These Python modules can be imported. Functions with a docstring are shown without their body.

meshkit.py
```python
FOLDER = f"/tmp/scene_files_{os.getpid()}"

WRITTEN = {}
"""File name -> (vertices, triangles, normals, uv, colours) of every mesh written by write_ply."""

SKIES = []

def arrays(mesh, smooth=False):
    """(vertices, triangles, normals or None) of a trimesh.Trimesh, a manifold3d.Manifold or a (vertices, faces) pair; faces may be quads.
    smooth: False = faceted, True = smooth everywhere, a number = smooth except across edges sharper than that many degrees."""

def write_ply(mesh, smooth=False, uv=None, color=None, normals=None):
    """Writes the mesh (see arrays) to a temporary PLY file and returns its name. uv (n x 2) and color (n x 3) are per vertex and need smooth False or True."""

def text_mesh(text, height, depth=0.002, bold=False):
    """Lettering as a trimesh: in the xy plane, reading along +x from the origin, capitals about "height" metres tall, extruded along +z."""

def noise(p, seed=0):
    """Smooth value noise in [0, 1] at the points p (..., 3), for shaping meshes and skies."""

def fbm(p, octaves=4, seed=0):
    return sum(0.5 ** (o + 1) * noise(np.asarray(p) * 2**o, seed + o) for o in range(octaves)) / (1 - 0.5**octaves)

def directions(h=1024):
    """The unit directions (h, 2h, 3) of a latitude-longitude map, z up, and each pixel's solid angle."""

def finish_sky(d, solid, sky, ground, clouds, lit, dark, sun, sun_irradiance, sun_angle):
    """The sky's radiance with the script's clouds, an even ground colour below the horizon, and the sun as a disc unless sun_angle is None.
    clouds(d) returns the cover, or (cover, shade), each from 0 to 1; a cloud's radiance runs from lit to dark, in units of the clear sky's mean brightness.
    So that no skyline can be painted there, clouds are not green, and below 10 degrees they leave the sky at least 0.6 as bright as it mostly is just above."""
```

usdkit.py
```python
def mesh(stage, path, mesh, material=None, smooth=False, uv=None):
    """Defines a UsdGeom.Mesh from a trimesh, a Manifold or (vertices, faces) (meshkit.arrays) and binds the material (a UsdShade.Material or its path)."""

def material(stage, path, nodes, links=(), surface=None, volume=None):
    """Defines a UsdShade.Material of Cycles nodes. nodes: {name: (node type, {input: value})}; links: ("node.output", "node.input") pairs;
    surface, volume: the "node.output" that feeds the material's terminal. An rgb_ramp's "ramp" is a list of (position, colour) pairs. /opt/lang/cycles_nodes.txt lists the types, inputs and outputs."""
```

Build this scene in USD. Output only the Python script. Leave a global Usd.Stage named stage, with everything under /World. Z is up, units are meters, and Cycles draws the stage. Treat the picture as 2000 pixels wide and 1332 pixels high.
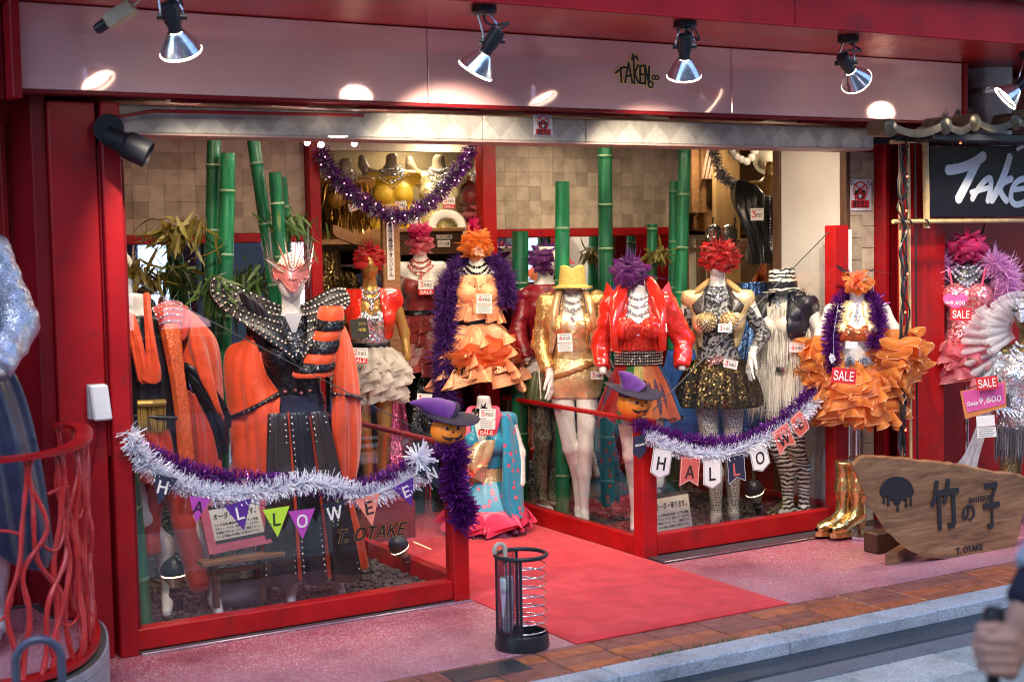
import math, random, glob
import numpy as np, trimesh, usdkit, meshkit
from pxr import Usd, UsdGeom, UsdLux, UsdShade, Gf, Sdf
from scipy.spatial import ConvexHull
from scipy.interpolate import RectBivariateSpline, CubicSpline

# ---------------------------------------------------------------- camera, sky, sun, exposure
stage = Usd.Stage.CreateInMemory()
UsdGeom.SetStageUpAxis(stage, 'Z'); UsdGeom.SetStageMetersPerUnit(stage, 1.0)
W = UsdGeom.Xform.Define(stage, '/World'); stage.SetDefaultPrim(W.GetPrim())
UsdGeom.Scope.Define(stage, '/World/Looks')
FPX = 2821.0                                   # focal length in pixels of the 2000 px wide photograph
YAW, PIT, ROL = 0.537052523, 0.0728015822, -0.0173471164
fw = np.array([math.sin(YAW)*math.cos(PIT), math.cos(YAW)*math.cos(PIT), -math.sin(PIT)])
_r = np.array([math.cos(YAW), -math.sin(YAW), 0]); _u = np.cross(_r, fw)
RT = _r*math.cos(ROL)+_u*math.sin(ROL); UP = -_r*math.sin(ROL)+_u*math.cos(ROL)
EYE = np.array([0, -6.9, 2.0])
cam = UsdGeom.Camera.Define(stage, '/World/camera')
m = Gf.Matrix4d(*RT, 0, *UP, 0, *(-fw), 0, *EYE, 1)
cam.AddTransformOp().Set(m)
cam.CreateHorizontalApertureAttr(36.0); cam.CreateVerticalApertureAttr(36.0*681/1024)
cam.CreateFocalLengthAttr(36.0*FPX/2000); cam.CreateClippingRangeAttr(Gf.Vec2f(0.05, 200))
cam.CreateFStopAttr(2.4); cam.CreateFocusDistanceAttr(8.9)
EXPOSURE = 1.3
cam.CreateExposureAttr(EXPOSURE)
SUN_EL, SUN_AZ = math.radians(48), math.radians(-160)          # rotation = atan2(x, y) of the direction towards the sun
sun_dir = np.array([math.sin(SUN_AZ)*math.cos(SUN_EL), math.cos(SUN_AZ)*math.cos(SUN_EL), math.sin(SUN_EL)])
dome = UsdLux.DomeLight.Define(stage, '/World/sky')
dome.GetPrim().SetCustomDataByKey('kind', 'structure')
sky = usdkit.material(stage, '/World/Looks/sky', {
    's': ('sky_texture', {'sky_type': 'single_scattering', 'sun_disc': False, 'sun_elevation': SUN_EL, 'sun_rotation': SUN_AZ, 'aerosol_density': .6, 'ozone_density': 4.0}),
    'b': ('background_shader', {'strength': 0.15})}, [('s.color', 'b.color')], surface='b.background')
UsdShade.MaterialBindingAPI.Apply(dome.GetPrim()).Bind(sky)
sun = UsdLux.DistantLight.Define(stage, '/World/sun')
sun.CreateNormalizeAttr(True); sun.CreateIntensityAttr(0.12); sun.CreateAngleAttr(30.0); sun.CreateColorAttr(Gf.Vec3f(1, .97, .93))
zax = sun_dir; xax = np.cross([0, 0, 1], zax); xax /= np.linalg.norm(xax); yax = np.cross(zax, xax)
sun.AddTransformOp().Set(Gf.Matrix4d(*xax, 0, *yax, 0, *zax, 0, 0, 0, 20, 1))

def ray(x, y): return fw*FPX+RT*(x-1000)+UP*(666-y)
def at(x, y, Y=0.):                # the point of the vertical plane at depth Y (metres behind the shop's threshold)
    d = ray(x, y); return EYE+d*(Y-EYE[1])/d[1]
def gz(x, y, Z=0.):                # the point of the level plane at height Z
    d = ray(x, y); return EYE+d*(Z-EYE[2])/d[2]
def ax(x, y, X):                   # the point of the side plane at X
    d = ray(x, y); return EYE+d*(X-EYE[0])/d[0]
def ppm(p): return FPX/((np.asarray(p, float)-EYE)@fw)          # pixels per metre there
rng = np.random.default_rng(7)

# ---------------------------------------------------------------- naming
used = {}
def numbered(path):
    k = used.get(path, 0); used[path] = k+1
    return path if k == 0 else f'{path}_{k:03d}'
class T:
    """a thing: an Xform at its base"""
    def __init__(s, name, label, cat, loc=(0, 0, 0), group=None, kind=None):
        s.path = numbered('/World/'+name); s.loc = np.array(loc, float)
        x = UsdGeom.Xform.Define(stage, s.path); x.AddTranslateOp().Set(Gf.Vec3d(*map(float, loc)))
        tag(x.GetPrim(), label, cat, group, kind); s.prim = x.GetPrim()
def tag(p, label=None, cat=None, group=None, kind=None):
    for k, v in (('label', label), ('category', cat), ('group', group), ('kind', kind)):
        if v: p.SetCustomDataByKey(k, v)
MANY = ('feather', 'fringe', 'tinsel', 'stud', 'jewel', 'necklace', 'frill', 'bead', 'lacing', 'boa', 'petal', 'plume', 'crest', 'quill', 'tassel', 'lace_hem', 'choker', 'brooch', 'pearl', 'ruff', 'tutu', 'rosette', 'skirt', 'petticoat', 'hat_flower', 'node_band', 'edges', 'leaves', 'lettering', 'strands', 'print', 'buckle', 'frilled')
class Part:
    def __init__(s, path, loc): s.path, s.loc = path, loc
def vf(m):
    if isinstance(m, MB): return m.get()
    if isinstance(m, trimesh.Trimesh): return np.array(m.vertices), np.array(m.faces)
    v, f = m; v = np.asarray(v, float); f = np.asarray(f)
    if f.shape[1] == 4: f = np.vstack([f[:, [0, 1, 2]], f[:, [0, 2, 3]]])
    return v, f
def part(parent, name, mesh, mat, smooth=False, label=None):
    v, f = vf(mesh)
    path = numbered(parent.path+'/'+name)
    p = usdkit.mesh(stage, path, (v-parent.loc, f), mat, smooth)
    if label: p.GetPrim().SetCustomDataByKey('label', label)
    if any(w in name for w in MANY): p.GetPrim().SetCustomDataByKey('kind', 'stuff')
    return Part(path, parent.loc)
def obj(name, mesh, mat, label=None, cat=None, group=None, kind=None, smooth=False):
    v, f = vf(mesh); path = numbered('/World/'+name)
    c = np.array([v[:, 0].mean(), v[:, 1].mean(), v[:, 2].min()])
    p = usdkit.mesh(stage, path, (v-c, f), mat, smooth)
    p.AddTranslateOp().Set(Gf.Vec3d(*map(float, c)))
    tag(p.GetPrim(), label, cat, group, kind); return Part(path, c)
def struct(name, mesh, mat, smooth=False): return obj(name, mesh, mat, kind='structure', smooth=smooth)
def copy(src, loc, label, cat, group):
    t = T(src.path.split('/')[-1].rstrip('0123456789').rstrip('_') if src.path[-3:].isdigit() else src.path.split('/')[-1], label, cat, loc, group)
    t.prim.GetReferences().AddInternalReference(src.path); t.prim.SetInstanceable(True)
    UsdGeom.Xformable(t.prim).GetOrderedXformOps()
    return t

# ---------------------------------------------------------------- mesh helpers
class MB:
    def __init__(s): s.v, s.f, s.n = [], [], 0
    def add(s, m):
        v, f = vf(m); s.v.append(v); s.f.append(f+s.n); s.n += len(v); return s
    def get(s): return np.vstack(s.v), np.vstack(s.f)
def hull(p):
    p = np.asarray(p, float); h = ConvexHull(p); f = h.simplices.copy()
    c = p.mean(0); n = np.cross(p[f[:, 1]]-p[f[:, 0]], p[f[:, 2]]-p[f[:, 0]])
    flip = ((p[f[:, 0]]-c)*n).sum(1) < 0; f[flip] = f[flip][:, ::-1]
    u, inv = np.unique(f, return_inverse=True); return p[u], inv.reshape(f.shape)
def box(lo, hi, b=.004, M=None):
    lo, hi = np.minimum(lo, hi).astype(float), np.maximum(lo, hi).astype(float); c, h = (lo+hi)/2, (hi-lo)/2
    b = min(b, h.min()*.45); P = []
    for s in np.array(np.meshgrid([-1, 1], [-1, 1], [-1, 1])).T.reshape(-1, 3):
        for k in range(3):
            q = h-b; q[k] = h[k]; P.append(s*q)
    v, f = hull(P)
    if M is not None: v = v@np.asarray(M).T
    return v+c, f
def frame(d, up=(0, 0, 1)):
    d = np.asarray(d, float)/np.linalg.norm(d); a = np.cross(up, d)
    if np.linalg.norm(a) < 1e-3: a = np.cross((0, 1, 0), d)
    a /= np.linalg.norm(a); return a, np.cross(d, a), d
def grid_faces(nu, nv, wrap=False):
    """faces of a nu x nv grid of points (index u*nv+v); wrap closes u"""
    U = nu if wrap else nu-1
    i, j = np.meshgrid(np.arange(U), np.arange(nv-1), indexing='ij'); i2 = (i+1) % nu
    q = np.stack([i*nv+j, i2*nv+j, i2*nv+j+1, i*nv+j+1], -1).reshape(-1, 4)
    return np.vstack([q[:, [0, 1, 2]], q[:, [0, 2, 3]]])
def tube(pts, r, n=8, caps=True):
    pts = np.asarray(pts, float); k = len(pts); r = np.broadcast_to(r, k)
    t = np.gradient(pts, axis=0); t /= np.maximum(np.linalg.norm(t, axis=1, keepdims=True), 1e-9)
    a, b, _ = frame(t[0]); V = []
    for i in range(k):
        a = a-t[i]*(a@t[i]); a /= np.linalg.norm(a); b = np.cross(t[i], a)
        th = np.arange(n)/n*2*np.pi
        V.append(pts[i]+r[i]*(np.cos(th)[:, None]*a+np.sin(th)[:, None]*b))
    v = np.array(V).transpose(1, 0, 2).reshape(-1, 3); f = grid_faces(n, k, True)
    if caps:
        c0, c1 = len(v), len(v)+1; v = np.vstack([v, pts[0], pts[-1]])
        i = np.arange(n); j = (i+1) % n
        f = np.vstack([f, np.stack([j*k, i*k, np.full(n, c0)], 1), np.stack([i*k+k-1, j*k+k-1, np.full(n, c1)], 1)])
    return v, f[:, ::-1]
def lathe(prof, n=24, o=(0, 0, 0), d=(0, 0, 1), up=(0, 1, 0)):
    """prof: (radius, height) pairs, turned about d"""
    prof = np.asarray(prof, float); a, b, d = frame(d, up); th = np.arange(n)/n*2*np.pi; k = len(prof)
    v = (np.asarray(o)+prof[None, :, 0, None]*(np.cos(th)[:, None, None]*a+np.sin(th)[:, None, None]*b)+prof[None, :, 1, None]*d).reshape(-1, 3)
    return v, grid_faces(n, k, True)
def ball(c, r, sub=1):
    m = trimesh.creation.icosphere(sub); return np.array(m.vertices)*r+np.asarray(c), np.array(m.faces)
def balls(C, r, sub=0):
    m = trimesh.creation.icosphere(sub); C = np.asarray(C, float); r = np.broadcast_to(r, len(C))
    v = (C[:, None]+np.array(m.vertices)[None]*r[:, None, None]).reshape(-1, 3)
    return v, (np.array(m.faces)[None]+np.arange(len(C))[:, None, None]*len(m.vertices)).reshape(-1, 3)
def spline(pts, n):
    pts = np.asarray(pts, float); t = np.r_[0, np.cumsum(np.linalg.norm(np.diff(pts, axis=0), axis=1))]
    return CubicSpline(t, pts)(np.linspace(0, t[-1], n)) if len(pts) > 2 else np.linspace(pts[0], pts[-1], n)
def solid(v, f, t):
    """a sheet given thickness t along its normals"""
    m = trimesh.Trimesh(v, f, process=False); n = meshkit.arrays(m, True)[2]
    e = np.sort(np.vstack([f[:, [0, 1]], f[:, [1, 2]], f[:, [2, 0]]]), 1); d = np.vstack([f[:, [0, 1]], f[:, [1, 2]], f[:, [2, 0]]])
    key = e[:, 0]*len(v)+e[:, 1]; u, ix, c = np.unique(key, return_index=True, return_counts=True); b = d[ix[c == 1]]
    N = len(v); side = np.vstack([np.stack([b[:, 1], b[:, 0], b[:, 0]+N], 1), np.stack([b[:, 1], b[:, 0]+N, b[:, 1]+N], 1)])
    return np.vstack([v+n*t/2, v-n*t/2]), np.vstack([f, f[:, ::-1]+N, side])
def sheet(rows, nu=24, nv=24, fold=0, nf=5, seed=0, th=0, along=1):
    """cloth through a grid of control points; folds of depth 'fold' run down the rows (along=1)"""
    A = np.array([[np.asarray(p, float) for p in r] for r in rows]); a, b = A.shape[:2]
    x, y = np.linspace(0, 1, a), np.linspace(0, 1, b); u, v = np.linspace(0, 1, nu), np.linspace(0, 1, nv)
    P = np.stack([RectBivariateSpline(x, y, A[..., k], kx=min(3, a-1), ky=min(3, b-1))(u, v) for k in range(3)], -1)
    if fold:
        n = np.cross(np.gradient(P, axis=0), np.gradient(P, axis=1)); n /= np.maximum(np.linalg.norm(n, axis=2, keepdims=True), 1e-9)
        rg = np.random.default_rng(seed); U, V = np.meshgrid(u, v, indexing='ij'); s = V if along else U; q = U if along else V
        w = sum(np.sin(2*np.pi*(nf*(k+1)*.6*s+rg.random()+.25*np.sin(3*q+rg.random()*6)))/(k+1) for k in range(3))
        P = P+n*(fold*w*(.35+.65*q))[..., None]
    m = (P.reshape(-1, 3), grid_faces(nu, nv))
    return solid(*m, th) if th else m
def loft(rings, n=48, sub=4, pleat=0, npl=12, seed=0, ph=None):
    """rings: (x, y, z, rx, ry[, pleat]) ; smooth tube of elliptical rings with pleats"""
    R = np.array([list(r)+[pleat]*(6-len(r)) for r in rings], float)
    t = np.linspace(0, 1, len(R)); R = CubicSpline(t, R)(np.linspace(0, 1, len(R)*sub)) if len(R) > 2 else np.linspace(R[0], R[1], 8)
    rg = np.random.default_rng(seed); th = np.arange(n)/n*2*np.pi
    w = sum(np.sin(round(npl*k)*th+rg.random()*6.28)/(k+.5) for k in (.6, 1, 1.7))*.6
    rr = 1+R[:, None, 5]*w[None]
    v = np.stack([R[:, None, 0]+R[:, None, 3]*rr*np.cos(th), R[:, None, 1]+R[:, None, 4]*rr*np.sin(th), np.broadcast_to(R[:, None, 2], rr.shape)], -1)
    return v.transpose(1, 0, 2).reshape(-1, 3), grid_faces(n, len(R), True)
def xf(m, M=None, t=(0, 0, 0)):
    v, f = vf(m); return (v if M is None else v@np.asarray(M).T)+np.asarray(t), f
def rz(a): c, s = math.cos(a), math.sin(a); return np.array([[c, -s, 0], [s, c, 0], [0, 0, 1.]])
def extr(poly, o, r, u, th=.004):
    """a flat outline (k x 2, any simple polygon or shapely shape) stood at o in the plane r, u; front towards -(r x u)... thickness th"""
    from shapely.geometry import Polygon
    g = poly if hasattr(poly, 'geom_type') else Polygon(poly).buffer(0)
    ms = [trimesh.creation.extrude_polygon(q, th, engine='earcut') for q in getattr(g, 'geoms', [g]) if q.area > 1e-9]
    m = trimesh.util.concatenate(ms); r, u = np.asarray(r, float), np.asarray(u, float); n = np.cross(r, u)
    v = np.asarray(m.vertices); return np.asarray(o)+v[:, :1]*r+v[:, 1:2]*u+v[:, 2:]*n, np.array(m.faces)
_fonts = {}
def glyphs(text, cjk=False):
    """outline of a line of writing, capitals 1 unit tall, starting at the origin"""
    key = (text, cjk)
    if key in _fonts: return _fonts[key]
    from PIL import Image, ImageDraw, ImageFont
    from shapely import affinity, box as sbox, union_all
    fn = glob.glob('/opt/blender-*/*/datafiles/fonts/'+('Noto Sans CJK*' if cjk else 'Inter*'))
    font = ImageFont.truetype(fn[0], 64)
    x0, y0, x1, y1 = font.getbbox(text, anchor='ls', stroke_width=1)
    im = Image.new('L', (x1-x0+8, y1-y0+8)); ImageDraw.Draw(im).text((4-x0, 4-y0), text, 255, font, anchor='ls', stroke_width=1)
    on = np.pad(np.asarray(im) > 127, ((0, 0), (1, 1))).astype(np.int8)
    r0, s0 = np.nonzero(np.diff(on, axis=1) == 1); e0 = np.nonzero(np.diff(on, axis=1) == -1)[1]
    g = union_all(sbox(s0, -r0-1, e0, -r0)).buffer(.6).buffer(-.6).simplify(.7); s = 1/47.
    _fonts[key] = affinity.affine_transform(g, [s, 0, 0, s, -4*s, (4-y0)*s]); return _fonts[key]
def writing(text, o, r, u, h, th=.001, cjk=False, slant=0, center=True, width=None, squash=1):
    from shapely import affinity
    g = glyphs(text, cjk); x0, y0, x1, y1 = g.bounds
    g = affinity.affine_transform(g, [h*squash, slant*h, 0, h, 0, 0]); x0, y0, x1, y1 = g.bounds
    if width: g = affinity.scale(g, width/(x1-x0), 1, origin=(x0, 0)); x0, y0, x1, y1 = g.bounds
    if center: g = affinity.translate(g, -(x0+x1)/2, -h/2)
    return extr(g, o, r, u, th)

# ---------------------------------------------------------------- materials
_mats = {}
def mat(name, nodes, links, surface):
    if name not in _mats: _mats[name] = usdkit.material(stage, '/World/Looks/'+name, nodes, links, surface=surface)
    return _mats[name]
def plain(name, col, rough=.5, metal=0, var=.25, scale=9, bump=0, bscale=60, coat=0, sheen=0, spec=.5, trans=0, tint=None, stretch=(1, 1, 1), rvar=.15, wear=0):
    """a principled surface whose tone, gloss and relief vary a little from place to place"""
    c = np.array(col, float); hi = np.clip(c*(1+var*.6), 0, 1); lo = c*(1-var) if tint is None else np.array(tint, float)
    N = {'g': ('geometry', {}), 'mp': ('mapping', {'scale': stretch}), 'n': ('noise_texture', {'scale': scale, 'detail': 5, 'roughness': .6}),
         'r': ('rgb_ramp', {'ramp': [(.25, lo), (.55, c), (.8, hi)]}),
         'mr': ('map_range', {'from_min': .25, 'from_max': .75, 'to_min': max(rough-rvar*rough, .01), 'to_max': min(rough+rvar*rough, 1)}),
         'p': ('principled_bsdf', {'metallic': metal, 'coat_weight': coat, 'coat_roughness': .06, 'sheen_weight': sheen, 'specular_ior_level': spec})}
    L = [('g.position', 'mp.vector'), ('mp.vector', 'n.vector'), ('n.fac', 'r.fac'), ('r.color', 'p.base_color'), ('n.fac', 'mr.value'), ('mr.result', 'p.roughness')]
    if bump:
        N['bn'] = ('noise_texture', {'scale': bscale, 'detail': 3}); N['b'] = ('bump', {'strength': 1.0, 'distance': bump})
        L += [('mp.vector', 'bn.vector'), ('bn.fac', 'b.height'), ('b.normal', 'p.normal')]
    if wear:                                    # grime in patches and small chips in the paint
        N |= {'w1': ('noise_texture', {'scale': 5.5, 'detail': 9, 'roughness': .72}), 'w2': ('map_range', {'from_min': .53, 'from_max': .70, 'to_min': 0, 'to_max': wear, 'clamp': True}), 'w3': ('mix', {'color2': c*.28+.012}),
              'c1': ('noise_texture', {'scale': 38, 'detail': 6, 'roughness': .8}), 'c2': ('map_range', {'from_min': .70, 'from_max': .73, 'to_min': 0, 'to_max': .5, 'clamp': True}), 'c3': ('mix', {'color2': (.42, .16, .13)})}
        L = [l for l in L if l != ('r.color', 'p.base_color')]+[('g.position', 'w1.vector'), ('w1.fac', 'w2.value'), ('w2.result', 'w3.fac'), ('r.color', 'w3.color1'), ('g.position', 'c1.vector'), ('c1.fac', 'c2.value'), ('c2.result', 'c3.fac'), ('w3.color', 'c3.color1'), ('c3.color', 'p.base_color')]
    s = 'p.BSDF'
    if trans:
        N['t'] = ('translucent_bsdf', {'color': hi}); N['mx'] = ('mix_closure', {'fac': trans})
        L += [('p.BSDF', 'mx.closure1'), ('t.BSDF', 'mx.closure2')]; s = 'mx.closure'
    return mat(name, N, L, s)
def sequin(name, col, scale=150, k=.9, rough=.22, col2=None, metal=.9, dark=.5):
    """small tilted discs: every cell has its own normal and tone"""
    c = np.array(col, float); c2 = np.array(col2 if col2 is not None else c*dark, float)
    N = {'g': ('geometry', {}), 'v': ('voronoi_texture', {'scale': scale}), 's': ('vector_math', {'math_type': 'subtract', 'vector2': (.5, .5, .5)}),
         'k': ('vector_math', {'math_type': 'scale', 'scale': k}), 'a': ('vector_math', {'math_type': 'add'}), 'nz': ('vector_math', {'math_type': 'normalize'}),
         'x': ('separate_xyz', {}), 'r': ('rgb_ramp', {'ramp': [(0, c2), (.5, c), (1, np.clip(c*1.25, 0, 1))]}), 'p': ('principled_bsdf', {'metallic': metal, 'roughness': rough})}
    L = [('g.position', 'v.vector'), ('v.color', 's.vector1'), ('s.vector', 'k.vector1'), ('k.vector', 'a.vector1'), ('g.normal', 'a.vector2'), ('a.vector', 'nz.vector1'),
         ('nz.vector', 'p.normal'), ('v.color', 'x.vector'), ('x.x', 'r.fac'), ('r.color', 'p.base_color')]
    return mat(name, N, L, 'p.BSDF')
def island(name, c1, c2, rough=.3, metal=0, trans=0, c3=None):
    """tone differs from strand to strand"""
    ramp = [(0, c1), (.5, c2), (1, c3 or c2)]
    N = {'g': ('geometry', {}), 'r': ('rgb_ramp', {'ramp': ramp}), 'p': ('principled_bsdf', {'metallic': metal, 'roughness': rough})}
    L = [('g.random_per_island', 'r.fac'), ('r.color', 'p.base_color')]; s = 'p.BSDF'
    if trans:
        N['t'] = ('translucent_bsdf', {}); N['mx'] = ('mix_closure', {'fac': trans}); L += [('r.color', 't.color'), ('p.BSDF', 'mx.closure1'), ('t.BSDF', 'mx.closure2')]; s = 'mx.closure'
    return mat(name, N, L, s)
def organza(name, col, clear=.3, rim=None):
    """sheer cloth: part see-through, part translucent"""
    c = np.array(col, float)
    N = {'g': ('geometry', {}), 'n': ('noise_texture', {'scale': 14, 'detail': 4}), 'r': ('rgb_ramp', {'ramp': [(.3, c*.75), (.7, np.clip(c*1.15, 0, 1))]}),
         'p': ('principled_bsdf', {'roughness': .38, 'sheen_weight': .35}), 't': ('translucent_bsdf', {}), 'm1': ('mix_closure', {'fac': .65}),
         'c': ('transparent_bsdf', {'color': np.clip(c*.5+.5, 0, 1)}), 'w': ('layer_weight', {'blend': .35}),
         'mr': ('map_range', {'from_min': 0, 'from_max': 1, 'to_min': clear*1.5, 'to_max': clear*.1}), 'm2': ('mix_closure', {})}
    L = [('g.position', 'n.vector'), ('n.fac', 'r.fac'), ('r.color', 'p.base_color'), ('r.color', 't.color'), ('p.BSDF', 'm1.closure1'), ('t.BSDF', 'm1.closure2'),
         ('w.facing', 'mr.value'), ('mr.result', 'm2.fac'), ('m1.closure', 'm2.closure1'), ('c.BSDF', 'm2.closure2')]
    return mat(name, N, L, 'm2.closure')
def lamp(name, col, strength):
    return mat(name, {'e': ('emission', {'color': col, 'strength': strength})}, [], 'e.emission')
def pane(name, tint=(1, 1, 1), rough=0.0):
    return mat(name, {'ge': ('geometry', {}), 'i': ('math', {'math_type': 'subtract', 'value1': 1.0}), 'mu': ('math', {'math_type': 'multiply'}), 'm2': ('math', {'math_type': 'multiply', 'value2': 1.9, 'use_clamp': True}), 'f': ('fresnel', {'IOR': 1.52}), 't': ('transparent_bsdf', {'color': tint}), 'g': ('glossy_bsdf', {'roughness': rough, 'color': (1, 1, 1)}), 'm': ('mix_closure', {})},
               [('ge.backfacing', 'i.value2'), ('f.fac', 'mu.value1'), ('i.value', 'mu.value2'), ('mu.value', 'm2.value1'), ('m2.value', 'm.fac'), ('t.BSDF', 'm.closure1'), ('g.BSDF', 'm.closure2')], 'm.closure')
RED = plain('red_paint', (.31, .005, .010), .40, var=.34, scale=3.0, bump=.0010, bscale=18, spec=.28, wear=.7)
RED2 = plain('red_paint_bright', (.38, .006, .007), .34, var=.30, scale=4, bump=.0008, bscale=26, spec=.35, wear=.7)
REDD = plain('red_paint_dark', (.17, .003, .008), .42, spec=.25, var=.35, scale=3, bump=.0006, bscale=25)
BLACK = plain('black_plastic', (.012, .013, .017), .35, var=.3)
STEEL = plain('bright_steel', (.68, .69, .72), .22, 1, var=.15)
CHROME = plain('chrome', (.8, .8, .82), .08, 1, var=.05)
WHITE = plain('white_plastic', (.72, .73, .75), .4, var=.1)
CARD = plain('white_card', (.80, .76, .72), .55, var=.06)
INK = plain('black_ink', (.015, .014, .016), .6, var=.1)
INKRED = plain('red_ink', (.62, .02, .03), .5, var=.1)
WOOD = plain('warm_wood', (.34, .17, .07), .42, var=.4, scale=5, bump=.0008, bscale=30, stretch=(2, 2, 14))
WOODH = plain('warm_wood_level', (.32, .155, .06), .42, var=.4, scale=5, bump=.0008, bscale=30, stretch=(1.5, 8, 14))
WOODD = plain('dark_wood', (.085, .04, .022), .4, var=.4, scale=5, stretch=(6, 6, 1))
GLASS = pane('window_glass')
# ---------------------------------------------------------------- ground, pavement, street
TERR = mat('pink_terrazzo', {
    'g': ('geometry', {}), 'v': ('voronoi_texture', {'scale': 190}), 'x': ('separate_xyz', {}), 'r': ('rgb_ramp', {'ramp': [(0, (.36, .055, .09)), (.6, (.42, .085, .12)), (.8, (.46, .12, .15)), (.86, (.70, .46, .48)), (1, (.80, .62, .63))]}),
    'n': ('noise_texture', {'scale': 2.2, 'detail': 5}), 'r2': ('rgb_ramp', {'ramp': [(.3, (.55, .5, .52)), (.5, (.85, .83, .84)), (.7, (1, 1, 1))]}), 'm': ('mix', {'mix_type': 'multiply', 'fac': 1.0}),
    'mr': ('map_range', {'from_min': .3, 'from_max': .7, 'to_min': .28, 'to_max': .5}), 'ys': ('separate_xyz', {}), 'ym': ('map_range', {'from_min': -.15, 'from_max': -.75, 'to_min': 0, 'to_max': .8, 'clamp': True}), 'yn': ('noise_texture', {'scale': 1.3, 'detail': 6, 'roughness': .6}), 'yy': ('math', {'math_type': 'multiply'}), 'gm': ('mix', {'color2': (.46, .27, .34)}), 'p': ('principled_bsdf', {})},
    [('g.position', 'v.vector'), ('g.position', 'n.vector'), ('v.color', 'x.vector'), ('x.x', 'r.fac'), ('n.fac', 'r2.fac'), ('r.color', 'm.color1'), ('r2.color', 'm.color2'),
     ('g.position', 'ys.vector'), ('ys.y', 'ym.value'), ('g.position', 'yn.vector'), ('ym.result', 'yy.value1'), ('yn.fac', 'yy.value2'), ('yy.value', 'gm.fac'), ('m.color', 'gm.color1'), ('gm.color', 'p.base_color'), ('n.fac', 'mr.value'), ('mr.result', 'p.roughness')], 'p.BSDF')
def granite(name, c1, c2, scale=230, rough=.5):
    return mat(name, {'g': ('geometry', {}), 'v': ('voronoi_texture', {'scale': scale}), 'x': ('separate_xyz', {}), 'r': ('rgb_ramp', {'ramp': [(.1, c1), (.9, c2)]}),
        'n': ('noise_texture', {'scale': 2.6, 'detail': 8, 'roughness': .68}), 'r2': ('rgb_ramp', {'ramp': [(.32, (.42, .42, .43)), (.48, (.82, .82, .82)), (.65, (1, 1, 1))]}), 'm': ('mix', {'mix_type': 'multiply', 'fac': 1.0}),
        'b': ('bump', {'distance': .0012}), 'p': ('principled_bsdf', {'roughness': rough})},
        [('g.position', 'v.vector'), ('g.position', 'n.vector'), ('v.color', 'x.vector'), ('x.x', 'r.fac'), ('n.fac', 'r2.fac'), ('r.color', 'm.color1'), ('r2.color', 'm.color2'), ('m.color', 'p.base_color'),
         ('x.x', 'b.height'), ('b.normal', 'p.normal')], 'p.BSDF')
KERB = granite('kerb_granite', (.27, .32, .39), (.60, .66, .74))
ASPH = granite('gutter_asphalt', (.022, .03, .042), (.06, .075, .095), 150, .42)
GUT = granite('gutter_concrete', (.10, .125, .16), (.19, .22, .26), 160, .5)
TILES = [granite(f'street_tile_{c}', np.array(a)*.8, np.array(a)*1.25, 120, .38) for c, a in zip('abc', [(.44, .52, .53), (.51, .57, .58), (.38, .47, .48)])]
struct('ground', box((-40, -40, -.5), (50, 40, -.16), 0), plain('packed_base', (.08, .08, .08), .8))
struct('pavement', box((-6, -1.075, -.15), (14, 6, 0), .002), TERR)
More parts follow.
